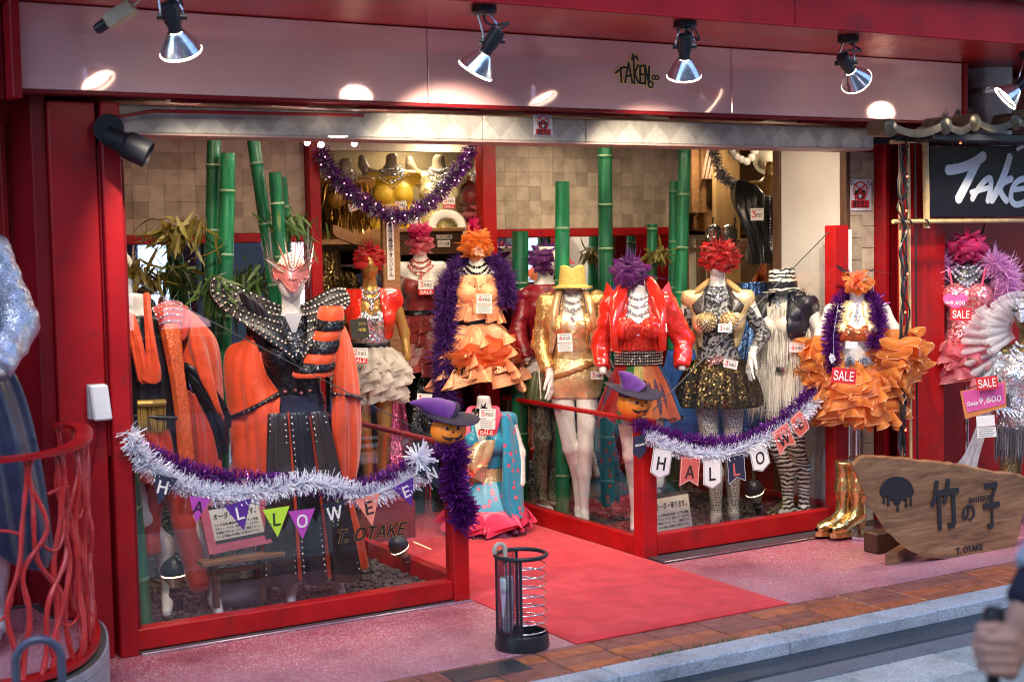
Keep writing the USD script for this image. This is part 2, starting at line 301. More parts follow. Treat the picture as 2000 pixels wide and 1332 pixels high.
# brick band: each brick a piece
bed = struct('brick_paving', box((-3, -1.455, -.15), (14, -1.079, -.006), .002), plain('mortar', (.06, .05, .045), .8, var=.4, scale=30))
bm = [plain(f'paving_brick_{c}', a, .3, var=.35, scale=14, bump=.0012, bscale=70, tint=np.array(a)*.5) for c, a in zip('abcd', [(0.39, 0.111, 0.052), (0.312, 0.098, 0.058), (0.26, 0.091, 0.072), (0.468, 0.143, 0.058)])]
x = 2.3
for row, (y0, y1) in enumerate([(-1.118, -1.08), (-1.228, -1.124), (-1.338, -1.234), (-1.448, -1.344)]):
    for k in range(24):
        xa = 1.6+k*.325+.004; g = random.Random(row*100+k)
        dz = g.uniform(-.0025, .0025)
        part(bed, 'brick', box((xa+g.uniform(0, .003), y0, -.03), (xa+.318, y1, .0+dz), .004), bm[g.choice([0, 0, 1, 1, 2, 2, 3]) if row else 2])
part(bed, 'inspection_cover', box((3.02, -1.30, -.02), (3.42, -1.12, .0045), .003), plain('cover_plate', (.03, .03, .035), .4, bump=.001, bscale=90), label='dark square cover plate set among the bricks')
struct('carriageway', box((-30, -6.2, -.13), (40, -3.2, -.082), .004), ASPH)
kb = struct('kerb', box((-6, -1.60, -.2), (14, -1.461, -.02), .004), KERB)
for k in range(12):
    xa = -1.42+k*1.02; part(kb, 'kerb_stone', box((xa+.002, -1.625, -.15), (xa+1.017, -1.459, .004+.0015*math.sin(k*3)), .008), KERB)
vv, ff = sheet([[(-6, -1.626, -.07), (14, -1.626, -.07)], [(-6, -1.68, -.085), (14, -1.68, -.085)], [(-6, -1.74, -.088), (14, -1.74, -.088)], [(-6, -1.80, -.082), (14, -1.80, -.082)]], 12, 40)
struct('gutter', solid(vv, ff[:, ::-1], .02), ASPH, True)
struct('road_edge', box((-6, -1.955, -.16), (14, -1.803, -.079), .006), GUT)
road = struct('road', box((-30, -6.2, -.16), (40, -1.96, -.1), 0), GUT)
c, s = math.cos(.06), math.sin(.06); n = 0
for i in range(-2, 26):
    for j in range(0, 5):
        cx, cy = 1.5+i*.305+(j % 2)*.15, -2.115-j*.305
        if cy < -3.1: continue
        q = random.Random(i*50+j); n += 1
        part(road, 'paving_tile', box((cx-.149, cy-.149, -.11), (cx+.149, cy+.149, -.079+q.uniform(-.0015, .0015)), .004), TILES[q.randrange(3)])
# little weeds between brick and kerb
wm = MB(); q = np.random.default_rng(3)
for x0 in list(q.normal(4.05, .06, 60))+list(q.normal(4.35, .09, 70))+list(q.normal(4.9, .2, 40))+list(q.uniform(3.2, 6.6, 40)):
    y0 = -1.452+q.normal(0, .005); a = q.uniform(0, 6.28); l = q.uniform(.008, .026); d = np.array([math.cos(a), math.sin(a)])*l*.8
    wm.add((np.array([[x0-.003, y0, -.004], [x0+.003, y0, -.004], [x0+d[0], y0+d[1]*.6, l+.002]]), np.array([[0, 1, 2]])))
obj('moss', wm, plain('moss_green', (.06, .13, .03), .7, scale=40), 'thin green moss and weeds along the joint between bricks and granite kerb', 'moss', kind='stuff')
# opposite side of the street (seen in the reflections)
opp = struct('opposite_pavement', box((-20, -9.4, -.16), (30, -7.9, .0), .01), plain('pale_bed', (.2, .2, .2), .8)); OT = granite('pale_paving', (.34, .36, .40), (.50, .52, .56), 60)
for k in range(34): 
    for j in range(2): part(opp, 'paving_slab', box((-14+k*.7+.006, -8.68-j*.7, -.02), (-13.3+k*.7-.006, -8.0-j*.7, .006), .004), OT)
struct('opposite_gutter', box((-20, -7.89, -.16), (30, -6.21, -.085), .01), ASPH)
b = T('opposite_building', 'dark timber shop building across the street, seen only in the glass', 'building', (4, -9.4, 0))
part(b, 'wall', box((-14, -12, 0), (24, -9.4, 6.2)), plain('grey_render', (.10, .10, .11), .8))
for k in range(9):
    xa = -12+k*4
    part(b, 'shop_window', box((xa, -9.42, .5), (xa+2.8, -9.36, 2.5)), pane('dark_glass', (.3, .33, .4)))
    part(b, 'shop_board', box((xa-.2, -9.38, 2.7), (xa+3.2, -9.25, 3.3)), [plain('blue_board', (.05, .18, .5)), CARD, plain('rose_board', (.6, .1, .2)), plain('gold_board', (.6, .42, .08))][k % 4])
    for j in range(3): part(b, 'lit_display', box((xa+.15+j*.9, -9.345, 1.0), (xa+.70+j*.9, -9.335, 1.95)), lamp(('cool_display', 'white_display', 'rose_display')[(j+k) % 3], ((.45, .65, 1), (.85, .92, 1), (1, .6, .75))[(j+k) % 3], 1.6))
    for zz in (.9, 1.25, 1.6): part(b, 'shelf_bar', box((xa, -9.34, zz), (xa+2.8, -9.26, zz+.03)), plain('yellow_bar', (.75, .55, .12)))
    part(b, 'skirting', box((xa-.3, -9.38, 0), (xa+3.3, -9.3, .45)), WOODD)
# ---------------------------------------------------------------- the shop
S = T('costume_shop', 'red boutique shop front with pink fascia, open entrance and two glass showcases', 'shop', (4.5, 0, 0))
WP = [plain(f'paper_square_{c}', a, .62, var=.22, scale=13, bump=.0006, bscale=110, tint=np.array(a)*np.array([.66, .62, .58])) for c, a in zip('abcde', [(.47, .385, .28), (.40, .325, .235), (.53, .44, .33), (.35, .285, .21), (.48, .39, .295)])]
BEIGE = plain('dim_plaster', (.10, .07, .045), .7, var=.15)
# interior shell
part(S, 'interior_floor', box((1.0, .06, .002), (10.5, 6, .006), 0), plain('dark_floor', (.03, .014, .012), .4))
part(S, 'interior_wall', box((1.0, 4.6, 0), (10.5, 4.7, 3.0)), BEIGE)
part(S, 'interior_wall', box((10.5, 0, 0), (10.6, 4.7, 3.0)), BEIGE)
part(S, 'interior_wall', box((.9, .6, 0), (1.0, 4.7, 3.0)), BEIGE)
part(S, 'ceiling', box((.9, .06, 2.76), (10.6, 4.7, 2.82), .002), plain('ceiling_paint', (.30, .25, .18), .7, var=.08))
part(S, 'roof_slab', box((-4, 1.002, 2.9), (14, 6, 3.07), .002), BEIGE)
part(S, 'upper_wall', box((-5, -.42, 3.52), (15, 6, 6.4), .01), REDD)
# eave
part(S, 'soffit', box((1.39, -.965, 3.085), (12, 1.0, 3.13), .002), plain('red_soffit', (.42, .009, .009), .35, var=.25, scale=3))
part(S, 'eave_face', box((1.0, -1.0, 3.08), (5.30, -.967, 3.33), .006), RED)
part(S, 'eave_face', box((5.306, -1.0, 3.08), (12, -.967, 3.33), .006), RED)
part(S, 'eave_cap', box((1.0, -1.08, 3.333), (12, -.40, 3.375), .01), plain('eave_metal', (.42, .20, .28), .35, .5))
part(S, 'eave_top', box((1.0, -1.03, 3.377), (12, -.43, 3.56), .01), REDD)
part(S, 'eave_lip', tube([(1.0, -1.003, 3.084), (12, -1.003, 3.084)], .006, 6), RED)
# fascia panels, brushed and shiny
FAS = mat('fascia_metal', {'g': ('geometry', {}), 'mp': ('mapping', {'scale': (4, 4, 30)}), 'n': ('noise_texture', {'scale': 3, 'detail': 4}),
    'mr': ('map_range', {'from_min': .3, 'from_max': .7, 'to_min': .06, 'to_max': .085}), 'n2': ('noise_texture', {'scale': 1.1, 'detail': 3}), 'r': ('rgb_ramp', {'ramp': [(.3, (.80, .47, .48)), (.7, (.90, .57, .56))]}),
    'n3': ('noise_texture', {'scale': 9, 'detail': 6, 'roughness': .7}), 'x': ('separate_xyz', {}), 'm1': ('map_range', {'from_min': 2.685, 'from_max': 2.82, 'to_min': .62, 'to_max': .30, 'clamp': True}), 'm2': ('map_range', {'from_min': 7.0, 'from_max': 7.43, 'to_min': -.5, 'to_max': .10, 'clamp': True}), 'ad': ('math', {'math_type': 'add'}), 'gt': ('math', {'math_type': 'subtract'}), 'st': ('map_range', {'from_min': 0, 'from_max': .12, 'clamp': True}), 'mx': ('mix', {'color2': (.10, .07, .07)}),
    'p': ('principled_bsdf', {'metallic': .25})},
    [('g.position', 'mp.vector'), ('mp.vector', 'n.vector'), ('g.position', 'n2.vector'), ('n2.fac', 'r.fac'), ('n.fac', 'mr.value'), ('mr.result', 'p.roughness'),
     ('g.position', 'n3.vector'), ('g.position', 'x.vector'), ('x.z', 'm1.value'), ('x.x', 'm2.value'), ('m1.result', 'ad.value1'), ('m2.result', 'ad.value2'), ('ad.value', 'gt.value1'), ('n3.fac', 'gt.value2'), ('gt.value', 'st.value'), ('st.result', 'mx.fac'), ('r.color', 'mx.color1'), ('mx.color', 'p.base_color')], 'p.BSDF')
for xa, xb in ((1.475, 3.532), (3.537, 5.557), (5.562, 7.51)): part(S, 'fascia_panel', box((xa, -.155, 2.696), (xb, -.135, 3.080), .003), FAS)
part(S, 'fascia_back', box((1.45, -.133, 2.686), (7.54, -.05, 3.083), .002), RED)
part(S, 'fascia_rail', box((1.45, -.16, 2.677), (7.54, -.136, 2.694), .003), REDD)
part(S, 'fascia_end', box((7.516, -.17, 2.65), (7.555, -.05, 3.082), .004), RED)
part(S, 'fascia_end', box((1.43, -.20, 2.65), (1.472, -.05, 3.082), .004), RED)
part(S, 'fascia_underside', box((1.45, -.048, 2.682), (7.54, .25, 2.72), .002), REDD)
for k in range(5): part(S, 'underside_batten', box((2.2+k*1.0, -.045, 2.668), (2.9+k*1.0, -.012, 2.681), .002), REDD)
# papered header beam, in three lengths
HP = mat('header_paper', {'g': ('geometry', {}), 'mp': ('mapping', {'rotation': (0, .79, 0), 'scale': (7.3, 1, 7.3)}), 'ch': ('checker_texture', {'scale': 1.0, 'color1': (.43, .40, .365), 'color2': (.335, .31, .285)}),
    'n': ('noise_texture', {'scale': 6, 'detail': 8, 'roughness': .7}), 'r': ('rgb_ramp', {'ramp': [(.3, (.55, .55, .55)), (.7, (1.1, 1.1, 1.1))]}), 'm': ('mix', {'mix_type': 'multiply', 'fac': 1.0}), 'b': ('bump', {'distance': .002}),
    'p': ('principled_bsdf', {'roughness': .6})},
    [('g.position', 'mp.vector'), ('mp.vector', 'ch.vector'), ('g.position', 'n.vector'), ('n.fac', 'r.fac'), ('ch.color', 'm.color1'), ('r.color', 'm.color2'), ('m.color', 'p.base_color'), ('n.fac', 'b.height'), ('b.normal', 'p.normal')], 'p.BSDF')
for xa, xb in ((1.94, 3.948), (3.951, 4.62), (4.623, 6.87)): part(S, 'header_beam', box((xa, 0, 2.522), (xb, .26, 2.654), .006), HP)
part(S, 'header_soffit', box((1.945, .003, 2.512), (6.865, .255, 2.5215), .001), plain('header_board', (.40, .27, .24), .5, var=.15))
# side posts and walls at the left
part(S, 'left_pillar', box((1.62, -.02, 0), (1.838, .4, 2.66), .006), RED)
part(S, 'left_post', box((1.856, -.05, 0), (1.945, .25, 2.66), .006), RED)
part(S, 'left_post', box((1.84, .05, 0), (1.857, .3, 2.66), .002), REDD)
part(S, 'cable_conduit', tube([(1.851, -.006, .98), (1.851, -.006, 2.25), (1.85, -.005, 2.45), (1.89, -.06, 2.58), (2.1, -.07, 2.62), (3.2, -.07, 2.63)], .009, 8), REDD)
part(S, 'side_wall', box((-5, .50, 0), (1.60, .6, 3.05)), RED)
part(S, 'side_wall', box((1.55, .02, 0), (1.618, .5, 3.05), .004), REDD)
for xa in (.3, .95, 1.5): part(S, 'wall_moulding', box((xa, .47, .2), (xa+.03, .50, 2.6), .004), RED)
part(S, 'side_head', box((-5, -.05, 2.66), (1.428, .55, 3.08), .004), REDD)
# left showcase frame
yg = .03
def frame_bar(name, lo, hi, m=RED2): return part(S, name, box(lo, hi, .006), m)
frame_bar('sill_rail', (1.946, -.012, .012), (3.70, .075, .118))
frame_bar('corner_post', (3.702, -.02, .0), (3.80, .08, .862))
frame_bar('frame_stile', (1.947, -.0, .12), (1.972, .07, 2.51), REDD)
frame_bar('side_rail', (3.735, .082, .0), (3.79, 1.96, .13)); frame_bar('side_rail', (3.742, .082, .835), (3.782, 1.96, .862), REDD)
# right showcase frame
frame_bar('sill_rail', (5.27, .235, .012), (6.70, .31, .142)); frame_bar('corner_post', (5.155, .225, 0), (5.268, .325, .862))
frame_bar('corner_post', (6.735, .22, 0), (6.86, .32, 2.03)); frame_bar('side_rail', (5.175, .327, 0), (5.232, 1.96, .125)); frame_bar('side_rail', (5.183, .327, .835), (5.223, 1.96, .862))
part(S, 'post_edge', box((6.862, .215, .02), (6.885, .24, 2.0), .002), WHITE)
def gl(name, pts, axis, t=.006):
    P = np.array(pts, float); d = np.zeros(3); d[axis] = t/2
    v, f = hull(np.vstack([P-d, P+d])); return part(S, name, (v, f), GLASS)
gl('glass_pane', [(1.974, yg, .116), (3.70, yg, .116), (3.70, yg, .865), (1.974, yg, 1.83)], 1)
gl('glass_pane', [(5.27, .272, .14), (6.733, .272, .14), (6.733, .272, 1.985), (5.27, .272, .905)], 1)
gl('glass_pane', [(3.762, .083, .131), (3.762, 1.955, .131), (3.762, 1.955, .834), (3.762, .083, .834)], 0)
gl('glass_pane', [(5.203, .328, .126), (5.203, 1.955, .126), (5.203, 1.955, .834), (5.203, .328, .834)], 0)
EDGE = plain('polished_glass_edge', (.06, .07, .07), .3, .1)
part(S, 'glass_edge', tube([(1.975, yg, 1.832), (3.70, yg, .867)], .0028, 6), EDGE)
part(S, 'glass_edge', tube([(5.272, .272, .909), (6.733, .272, 1.99)], .0035, 6), EDGE)
# right jamb, white side panel, papered column
part(S, 'jamb', box((7.172, .20, 0), (7.215, .36, 2.66), .004), RED); part(S, 'jamb', box((7.217, .24, 0), (7.40, .38, 2.66), .004), REDD); part(S, 'jamb', box((6.875, .27, 2.524), (7.17, .40, 2.66), .003), RED)
col = part(S, 'papered_column', box((6.937, .30, 0), (7.170, .44, 2.52), .004), WP[1])
q = random.Random(5)
for k in range(17):
    for j in range(2):
        zb = .02+k*.148-.07*j; cx_, cz_ = 6.995+j*.115, zb+.074; a_ = .18*(1 if (k+j) % 2 else -1); dx_ = .054
        if zb < 0: continue
        part(col, 'paper_sheet', box((cx_-dx_, .2945-.002*q.random(), cz_-.071), (cx_+dx_, .2995, cz_+.071), .001), WP[q.randrange(5)])
part(S, 'wood_strip', box((6.893, .28, 0), (6.934, .34, 2.52), .003), WOODD)
part(S, 'white_panel', box((6.892, .34, .14), (6.93, .925, 1.475), .003), plain('white_panel_paint', (.50, .46, .43), .45, var=.1, scale=4))
part(S, 'white_panel', box((6.892, .34, 1.478), (6.93, .925, 2.6), .003), plain('white_panel_paint', (.50, .46, .43), .45, var=.1, scale=4))
part(S, 'panel_rail', box((6.85, .33, .10), (6.89, 2.0, .14), .003), RED2)
part(S, 'dark_post', box((6.885, .93, 0), (6.935, 1.01, 2.75), .004), WOODD)
part(S, 'room_sill', box((6.89, 1.012, 0), (6.93, 1.96, .55), .004), RED)
# back walls with papered squares, red beams and mirrors
MIR = mat('mirror', {'g': ('glossy_bsdf', {'roughness': .015, 'color': (.8, .82, .82)})}, [], 'g.BSDF')
for x0, x1, hid in ((1.98, 3.74, 0), (5.17, 6.885, 1)):
    w = part(S, 'back_wall', box((x0-.02, 2.03, 0), (x1+.02, 2.12, 2.76), .002), plain('wall_board', (.30, .25, .19), .8))
    nx = int((x1-x0)/.102)+1; q = random.Random(int(x0*10))
    for i in range(nx):
        for j in range(7):
            xa = x0+i*.102; dz = q.random()*.003; xb = min(xa+.1012, x1)
            if xb-xa < .02: continue
            part(w, 'paper_square', box((xa, 2.022-dz, 2.045+j*.102), (xb, 2.03, 2.1462+j*.102), .0012), WP[q.choice([0, 0, 1, 2, 2, 3, 4])])
    part(S, 'wall_beam', box((x0, 1.985, 1.985), (x1, 2.0295, 2.043), .004), RED2)
    part(S, 'mirror', box((x0, 2.018, .14), (x1, 2.0295, 1.983), .001), MIR)
part(S, 'inner_post', box((3.745, 1.95, 0), (3.825, 2.06, 2.76), .005), RED2); part(S, 'inner_post', box((5.055, 1.95, 0), (5.165, 2.06, 2.76), .005), RED2)
part(S, 'showcase_side', box((1.86, .27, 0), (1.945, 2.0, 2.76), .003), RED)
# gravel beds
GRV = [plain(f'gravel_{c}', a, .6, var=.3, scale=30, bump=.001, bscale=120) for c, a in zip('ab', [(.05, .042, .045), (.10, .085, .08)])]
for n_, (x0, x1, y0, y1) in enumerate(((1.975, 3.735, .076, 2.0), (5.235, 6.85, .312, 2.0))):
    part(S, 'showcase_base', box((x0-.01, y0, .005), (x1, y1, .03), .002), plain('base_board', (.035, .03, .03), .8))
    q = np.random.default_rng(20+n_); ico = trimesh.creation.icosphere(1); iv, jf = np.array(ico.vertices), np.array(ico.faces)
    g = MB(); N = 1500
    for k in range(N):
        r = q.uniform(.012, .03); px_, py_ = q.uniform(x0+.03, x1-.03), y0+.03+(y1-y0-.06)*q.random()**1.35
        v = iv*(1+.25*meshkit.noise(iv*2.1, k)[:, None]-.12)*np.array([1, q.uniform(.6, 1), q.uniform(.45, .8)])*r
        g.add((v@rz(q.uniform(0, 6.3)).T+(px_, py_, .034+r*.25), jf))
    obj('gravel', g, GRV[n_ if n_ == 0 else 0], ('dark gravel covering the floor of the left showcase' if n_ == 0 else 'dark gravel covering the floor of the right showcase'), 'gravel', kind='stuff')
# threshold strips and slab
part(S, 'threshold_slab', box((5.2, .09, .0), (6.86, .232, .010), .002), plain('threshold_stone', (.06, .055, .06), .45))
part(S, 'threshold_slab', box((1.95, -.03, .0), (3.70, -.015, .011), .002), plain('threshold_stone', (.06, .055, .06), .45))
part(S, 'threshold_strip', box((1.95, -.065, .0), (3.79, -.045, .012), .003), STEEL); part(S, 'threshold_strip', box((5.2, .068, .0), (6.6, .088, .012), .003), STEEL)
# red carpet with a slightly uneven pile
nx, ny = 40, 90; X, Y = np.meshgrid(np.linspace(3.80, 5.17, nx), np.linspace(-1.085, 2.3, ny), indexing='ij')
Z = .010+.004*meshkit.fbm(np.stack([X*3, Y*3, X*0], -1), 3, 4); edge = np.minimum(np.minimum(X-3.80, 5.17-X), Y+1.085); Z = np.where(edge < .002, .003, Z)
CARP = mat('red_carpet_pile', {'g': ('geometry', {}), 'n': ('noise_texture', {'scale': 5, 'detail': 6, 'roughness': .65, 'distortion': .6}), 'r': ('rgb_ramp', {'ramp': [(.3, (.46, .008, .014)), (.5, (.66, .018, .028)), (.75, (.80, .05, .065))]}),
    'n2': ('noise_texture', {'scale': 420, 'detail': 2}), 'b': ('bump', {'distance': .004}), 'p': ('principled_bsdf', {'roughness': .9, 'sheen_weight': .5, 'sheen_roughness': .4, 'specular_ior_level': .15, 'sheen_tint': (1, .5, .5)})},
    [('g.position', 'n.vector'), ('g.position', 'n2.vector'), ('n.fac', 'r.fac'), ('r.color', 'p.base_color'), ('n2.fac', 'b.height'), ('b.normal', 'p.normal')], 'p.BSDF')
obj('red_carpet', solid(np.stack([X, Y, Z], -1).reshape(-1, 3), grid_faces(nx, ny), .006), CARP, 'plush red carpet running out of the shop entrance to the bricks', 'carpet', smooth=40)
# inside lamps: recessed downlights
WARM = lamp('downlight_glow', (1, .80, .56), 95.0)
first = None
spots = [(2.35, .35), (2.95, .42), (3.5, .38), (4.2, .9), (4.75, .9), (4.5, 1.7), (5.5, .55), (6.05, .5), (6.3, .42), (5.0, 2.35), (5.6, 1.35), (7.6, 1.5), (7.45, 2.45)]
for k, (xx, yy) in enumerate(spots):
    lab = 'recessed round downlight glowing in the ceiling above the shop shelves' if False else 'recessed ceiling downlight hidden behind the header beam'
    if first is None:
        first = T('ceiling_downlight', lab, 'downlight', (xx, yy, 2.76), 'recessed downlights in the shop ceiling')
        part(first, 'trim_ring', lathe([(.085, 0), (.085, -.006), (.07, -.009), (.062, -.004), (.062, .0)], 24, (xx, yy, 2.76)), WHITE)
        part(first, 'lens', xf(lathe([(0.0001, -.003), (.06, -.003)], 24, (xx, yy, 2.76))), WARM)
    else: copy(first, (xx, yy, 2.76), lab, 'downlight', 'recessed downlights in the shop ceiling' if True else None)
o = (5.105, 2.98, 2.759); x = T('ceiling_downlight', 'recessed round downlight glowing in the ceiling above the upper shelf', 'downlight', o); part(x, 'trim_ring', lathe([(.085, 0), (.085, -.006), (.07, -.009), (.062, -.004), (.062, .0)], 24, o), WHITE); part(x, 'lens', lathe([(0.0001, -.003), (.06, -.003)], 24, o), lamp('shelf_downlight', (1, .82, .58), 42.0))
# ---------------------------------------------------------------- figures: bodies and clothes as level surfaces of one distance field
def surfnet(F, lo, h):
    """naive surface nets of F < 0 on a regular grid"""
    s = F < 0; nx, ny, nz = F.shape
    c = np.zeros((nx-1, ny-1, nz-1), np.int8); C = [(a, b, d) for a in (0, 1) for b in (0, 1) for d in (0, 1)]
    sl = lambda A, a, b, d: A[a:nx-1+a, b:ny-1+b, d:nz-1+d]
    for q in C: c += sl(s, *q)
    act = (c > 0) & (c < 8); I = np.argwhere(act); idx = -np.ones(act.shape, int); idx[act] = np.arange(len(I))
    acc = np.zeros((len(I), 3)); cnt = np.zeros(len(I)); G = {q: sl(F, *q)[act] for q in C}
    for q in C:
        for k in range(3):
            if q[k]: continue
            p = list(q); p[k] = 1; p = tuple(p); f0, f1 = G[q], G[p]; x = (f0 < 0) != (f1 < 0)
            t = f0[x]/(f0[x]-f1[x]); pt = np.array(q, float)[None].repeat(x.sum(), 0); pt[:, k] = t; acc[x] += pt; cnt[x] += 1
    V = (I+acc/cnt[:, None])*h+lo; Q = []
    for k in range(3):
        a = [slice(None)]*3; b = [slice(None)]*3; a[k] = slice(0, -1); b[k] = slice(1, None)
        s0, s1 = s[tuple(a)], s[tuple(b)]; E = np.argwhere(s0 != s1); u, v = [(1, 2), (2, 0), (0, 1)][k]
        E = E[(E[:, u] > 0) & (E[:, v] > 0) & (E[:, u] < F.shape[u]-1) & (E[:, v] < F.shape[v]-1)]
        def cell(du, dv): e = E.copy(); e[:, u] -= du; e[:, v] -= dv; return idx[e[:, 0], e[:, 1], e[:, 2]]
        q = np.stack([cell(1, 1), cell(0, 1), cell(0, 0), cell(1, 0)], 1); fl = s1[E[:, 0], E[:, 1], E[:, 2]]
        q[fl] = q[fl][:, ::-1]; Q.append(q)
    Q = np.vstack(Q); return V, np.vstack([Q[:, [0, 1, 2]], Q[:, [0, 2, 3]]])
def smin(a, b, k): t = np.clip(.5+.5*(b-a)/k, 0, 1); return b+(a-b)*t-k*t*(1-t)
def capd(P, a, b, ra, rb, sq=None):
    a, b = np.asarray(a, np.float32), np.asarray(b, np.float32); pa = P-a; ba = b-a
    t = np.clip(pa@ba/max(ba@ba, 1e-9), 0, 1); d = pa-t[..., None]*ba
    if sq is not None: d = d*np.asarray(sq, np.float32)
    return np.sqrt((d*d).sum(-1))-(ra+(rb-ra)*t)
def elld(P, c, r):
    q = (P-np.asarray(c, np.float32)); r = np.asarray(r, np.float32); k0 = np.sqrt(((q/r)**2).sum(-1)); k1 = np.sqrt(((q/(r*r))**2).sum(-1)); return k0*(k0-1)/np.maximum(k1, 1e-6)
H = .0146
ARMS = {'hang': ((.215, .02, 1.15), (.235, -.04, .93)), 'hip': ((.29, .06, 1.17), (.185, -.09, 1.02)), 'away': ((.26, .05, 1.16), (.33, -.02, .96)), 'up': ((.29, .0, 1.56), (.27, -.02, 1.78)), 'out': ((.36, 0, 1.40), (.40, 0, 1.41)), 'fwd': ((.24, .02, 1.17), (.18, -.2, 1.12))}
class Fig:
    """a shop dummy facing -y in its own space, then turned, scaled and stood in the scene"""
    def __init__(s, name, label, neck, Y, base=.038, turn=0., arms=(None, None), legs=((-.075, 0), (.075, 0)), head='neck', legz=0., group=None, cat='mannequin', scale=None, stance=0., lean=(0, 0)):
        n = at(*neck, Y); s.sc = (n[2]-base)/1.47 if scale is None else scale
        s.loc = np.array([n[0], n[1], n[2]-1.47*s.sc]); d = (EYE-s.loc)[:2]; s.phi = math.atan2(d[0], -d[1])+math.radians(turn); s.M = rz(s.phi)*s.sc
        s.t = T(name, label, cat, (s.loc[0], s.loc[1], max(s.loc[2], base) if scale is None else s.loc[2]), group); s.arms, s.lean = arms, lean
        lo = np.array([-.5, -.34, legz-.06], np.float32); hi = np.array([.5, .30, 1.9]); s.lo = lo
        ns = np.ceil((hi-lo)/H).astype(int)
        g = np.stack(np.meshgrid(*[lo[k]+np.arange(ns[k], dtype=np.float32)*H for k in range(3)], indexing='ij'), -1); s.P = g
        s.X, s.Y, s.Z = g[..., 0], g[..., 1], g[..., 2]
        # torso
        t = elld(g, (0, .01, .93), (.168, .115, .12)); t = smin(t, elld(g, (0, .0, 1.08), (.112, .082, .15)), .07); t = smin(t, elld(g, (0, .0, 1.26), (.142, .10, .16)), .06)
        for sx in (-1, 1):
            t = smin(t, elld(g, (sx*.068, -.075, 1.262), (.068, .066, .066)), .025); t = smin(t, elld(g, (sx*.075, .06, .92), (.085, .075, .09)), .04)
            t = smin(t, capd(g, (0, .02, 1.40), (sx*.155, .02, 1.395), .062, .05), .05)
        t = smin(t, capd(g, (0, .025, 1.42), (0, .0, 1.55), .054, .046), .045); s.torso = t
        # legs
        L = None
        if legz < .8:
            for (fx, fy), sx in zip(legs, (-1, 1)):
                kx, ky = fx*.5+sx*.085*.5, fy*.45-.04
                l = capd(g, (sx*.085, .01, .88), (kx, ky, .48), .077, .047); l = smin(l, capd(g, (kx, ky, .48), (fx*.9+kx*.1, fy+.02, .32), .045, .047), .02)
                l = smin(l, capd(g, (fx*.9+kx*.1, fy+.025, .34), (fx, fy+.03, .09), .047, .029), .02)
                l = smin(l, capd(g, (fx, fy+.04, .055), (fx+.012*sx, fy-.115, .026), .034, .024), .03); l = smin(l, capd(g, (fx, fy+.04, .06), (fx, fy+.045, .03), .029, .027), .02)
                L = l if L is None else np.minimum(L, l)
        s.legs = L
        # arms
        s.armf = []
        for a, sx in zip(arms, (-1, 1)):
            if a is None: s.armf.append(None); continue
            e, w = ARMS[a] if isinstance(a, str) else a; e, w = np.array(e)*(sx, 1, 1), np.array(w)*(sx, 1, 1)
            f = capd(g, (sx*.165, .02, 1.395), e, .047, .037)
            if a != 'out': f = smin(f, capd(g, e, w, .037, .025), .02)
            s.armf.append((f, e, w))
        b = t if L is None else smin(t, L, .035)
        for f in s.armf:
            if f is not None: b = smin(b, f[0], .035)
        s.hd = None
        if head == 'head' or head == 'half':
            hd = elld(g, (0, -.02, 1.665), (.076, .094, .115)); hd = smin(hd, elld(g, (0, -.06, 1.60), (.048, .045, .06)), .03); hd = smin(hd, capd(g, (0, -.105, 1.665), (0, -.118, 1.632), .010, .015), .02)
            for sx in (-1, 1): hd = smin(hd, elld(g, (sx*.076, .0, 1.655), (.012, .022, .032)), .01); hd = np.maximum(hd, -elld(g, (sx*.034, -.113, 1.672), (.02, .016, .011)))
            hd = smin(hd, elld(g, (0, -.103, 1.592), (.024, .014, .009)), .008)
            b = smin(b, hd, .03)
            if head == 'half': b = np.maximum(b, s.Z-1.70)
        else: b = np.maximum(b, s.Z-1.56+.3*s.Y)
        if legz > 0: b = np.maximum(b, legz-s.Z)
        s.body = b
    def w(s, m):
        v, f = vf(m); return v@s.M.T+s.loc, f
    def W(s, p): return np.asarray(p, float)@s.M.T+s.loc
    def skin(s, m, name='body'): return part(s.t, name, s.w(surfnet(s.body, s.lo, H)), m, True)
    def add(s, name, m, material, smooth=True, label=None, parent=None): return part(parent or s.t, name, s.w(m), material, smooth, label)
    def raw(s, name, m, material, smooth=False, label=None, parent=None): return part(parent or s.t, name, m, material, smooth, label)
    def wr(s, amp, sc=16, seed=0, st=(1, 1, .55)): return amp*2*(meshkit.fbm(s.P*(np.array(st)*sc), 2, seed).astype(np.float32)-.5)
    def cloth(s, name, region, mt, t=.012, base=None, wr=.006, sc=16, seed=0, smooth=True, label=None):
        """a garment: the body swollen by t inside region (< 0 inside)"""
        F = np.maximum((s.torso if base is None else base)-t+s.wr(wr, sc, seed), region); return s.add(name, surfnet(F, s.lo, H), mt, smooth, label)
    def sleeve(s, k, r0, r1, mt, upto=1., t0=0, wr=.008, name='sleeve', seed=0, puff=0):
        sx = (-1, 1)[k]; f, e, w = s.armf[k]; sh = np.array((sx*.15, .02, 1.39)); w = e+(w-e)*upto
        F = smin(capd(s.P, sh, e, r0+puff, (r0+r1)/2), capd(s.P, e, w, (r0+r1)/2, r1), .02)-s.wr(wr, 22, seed+k, (1, 1, 1.3))
        F = np.maximum(F, -(s.X*sx-.10)); d = (w-e)/np.linalg.norm(w-e); F = np.maximum(F, (s.P-w)@d.astype(np.float32))
        return s.add(name, surfnet(F, s.lo, H), mt, True)
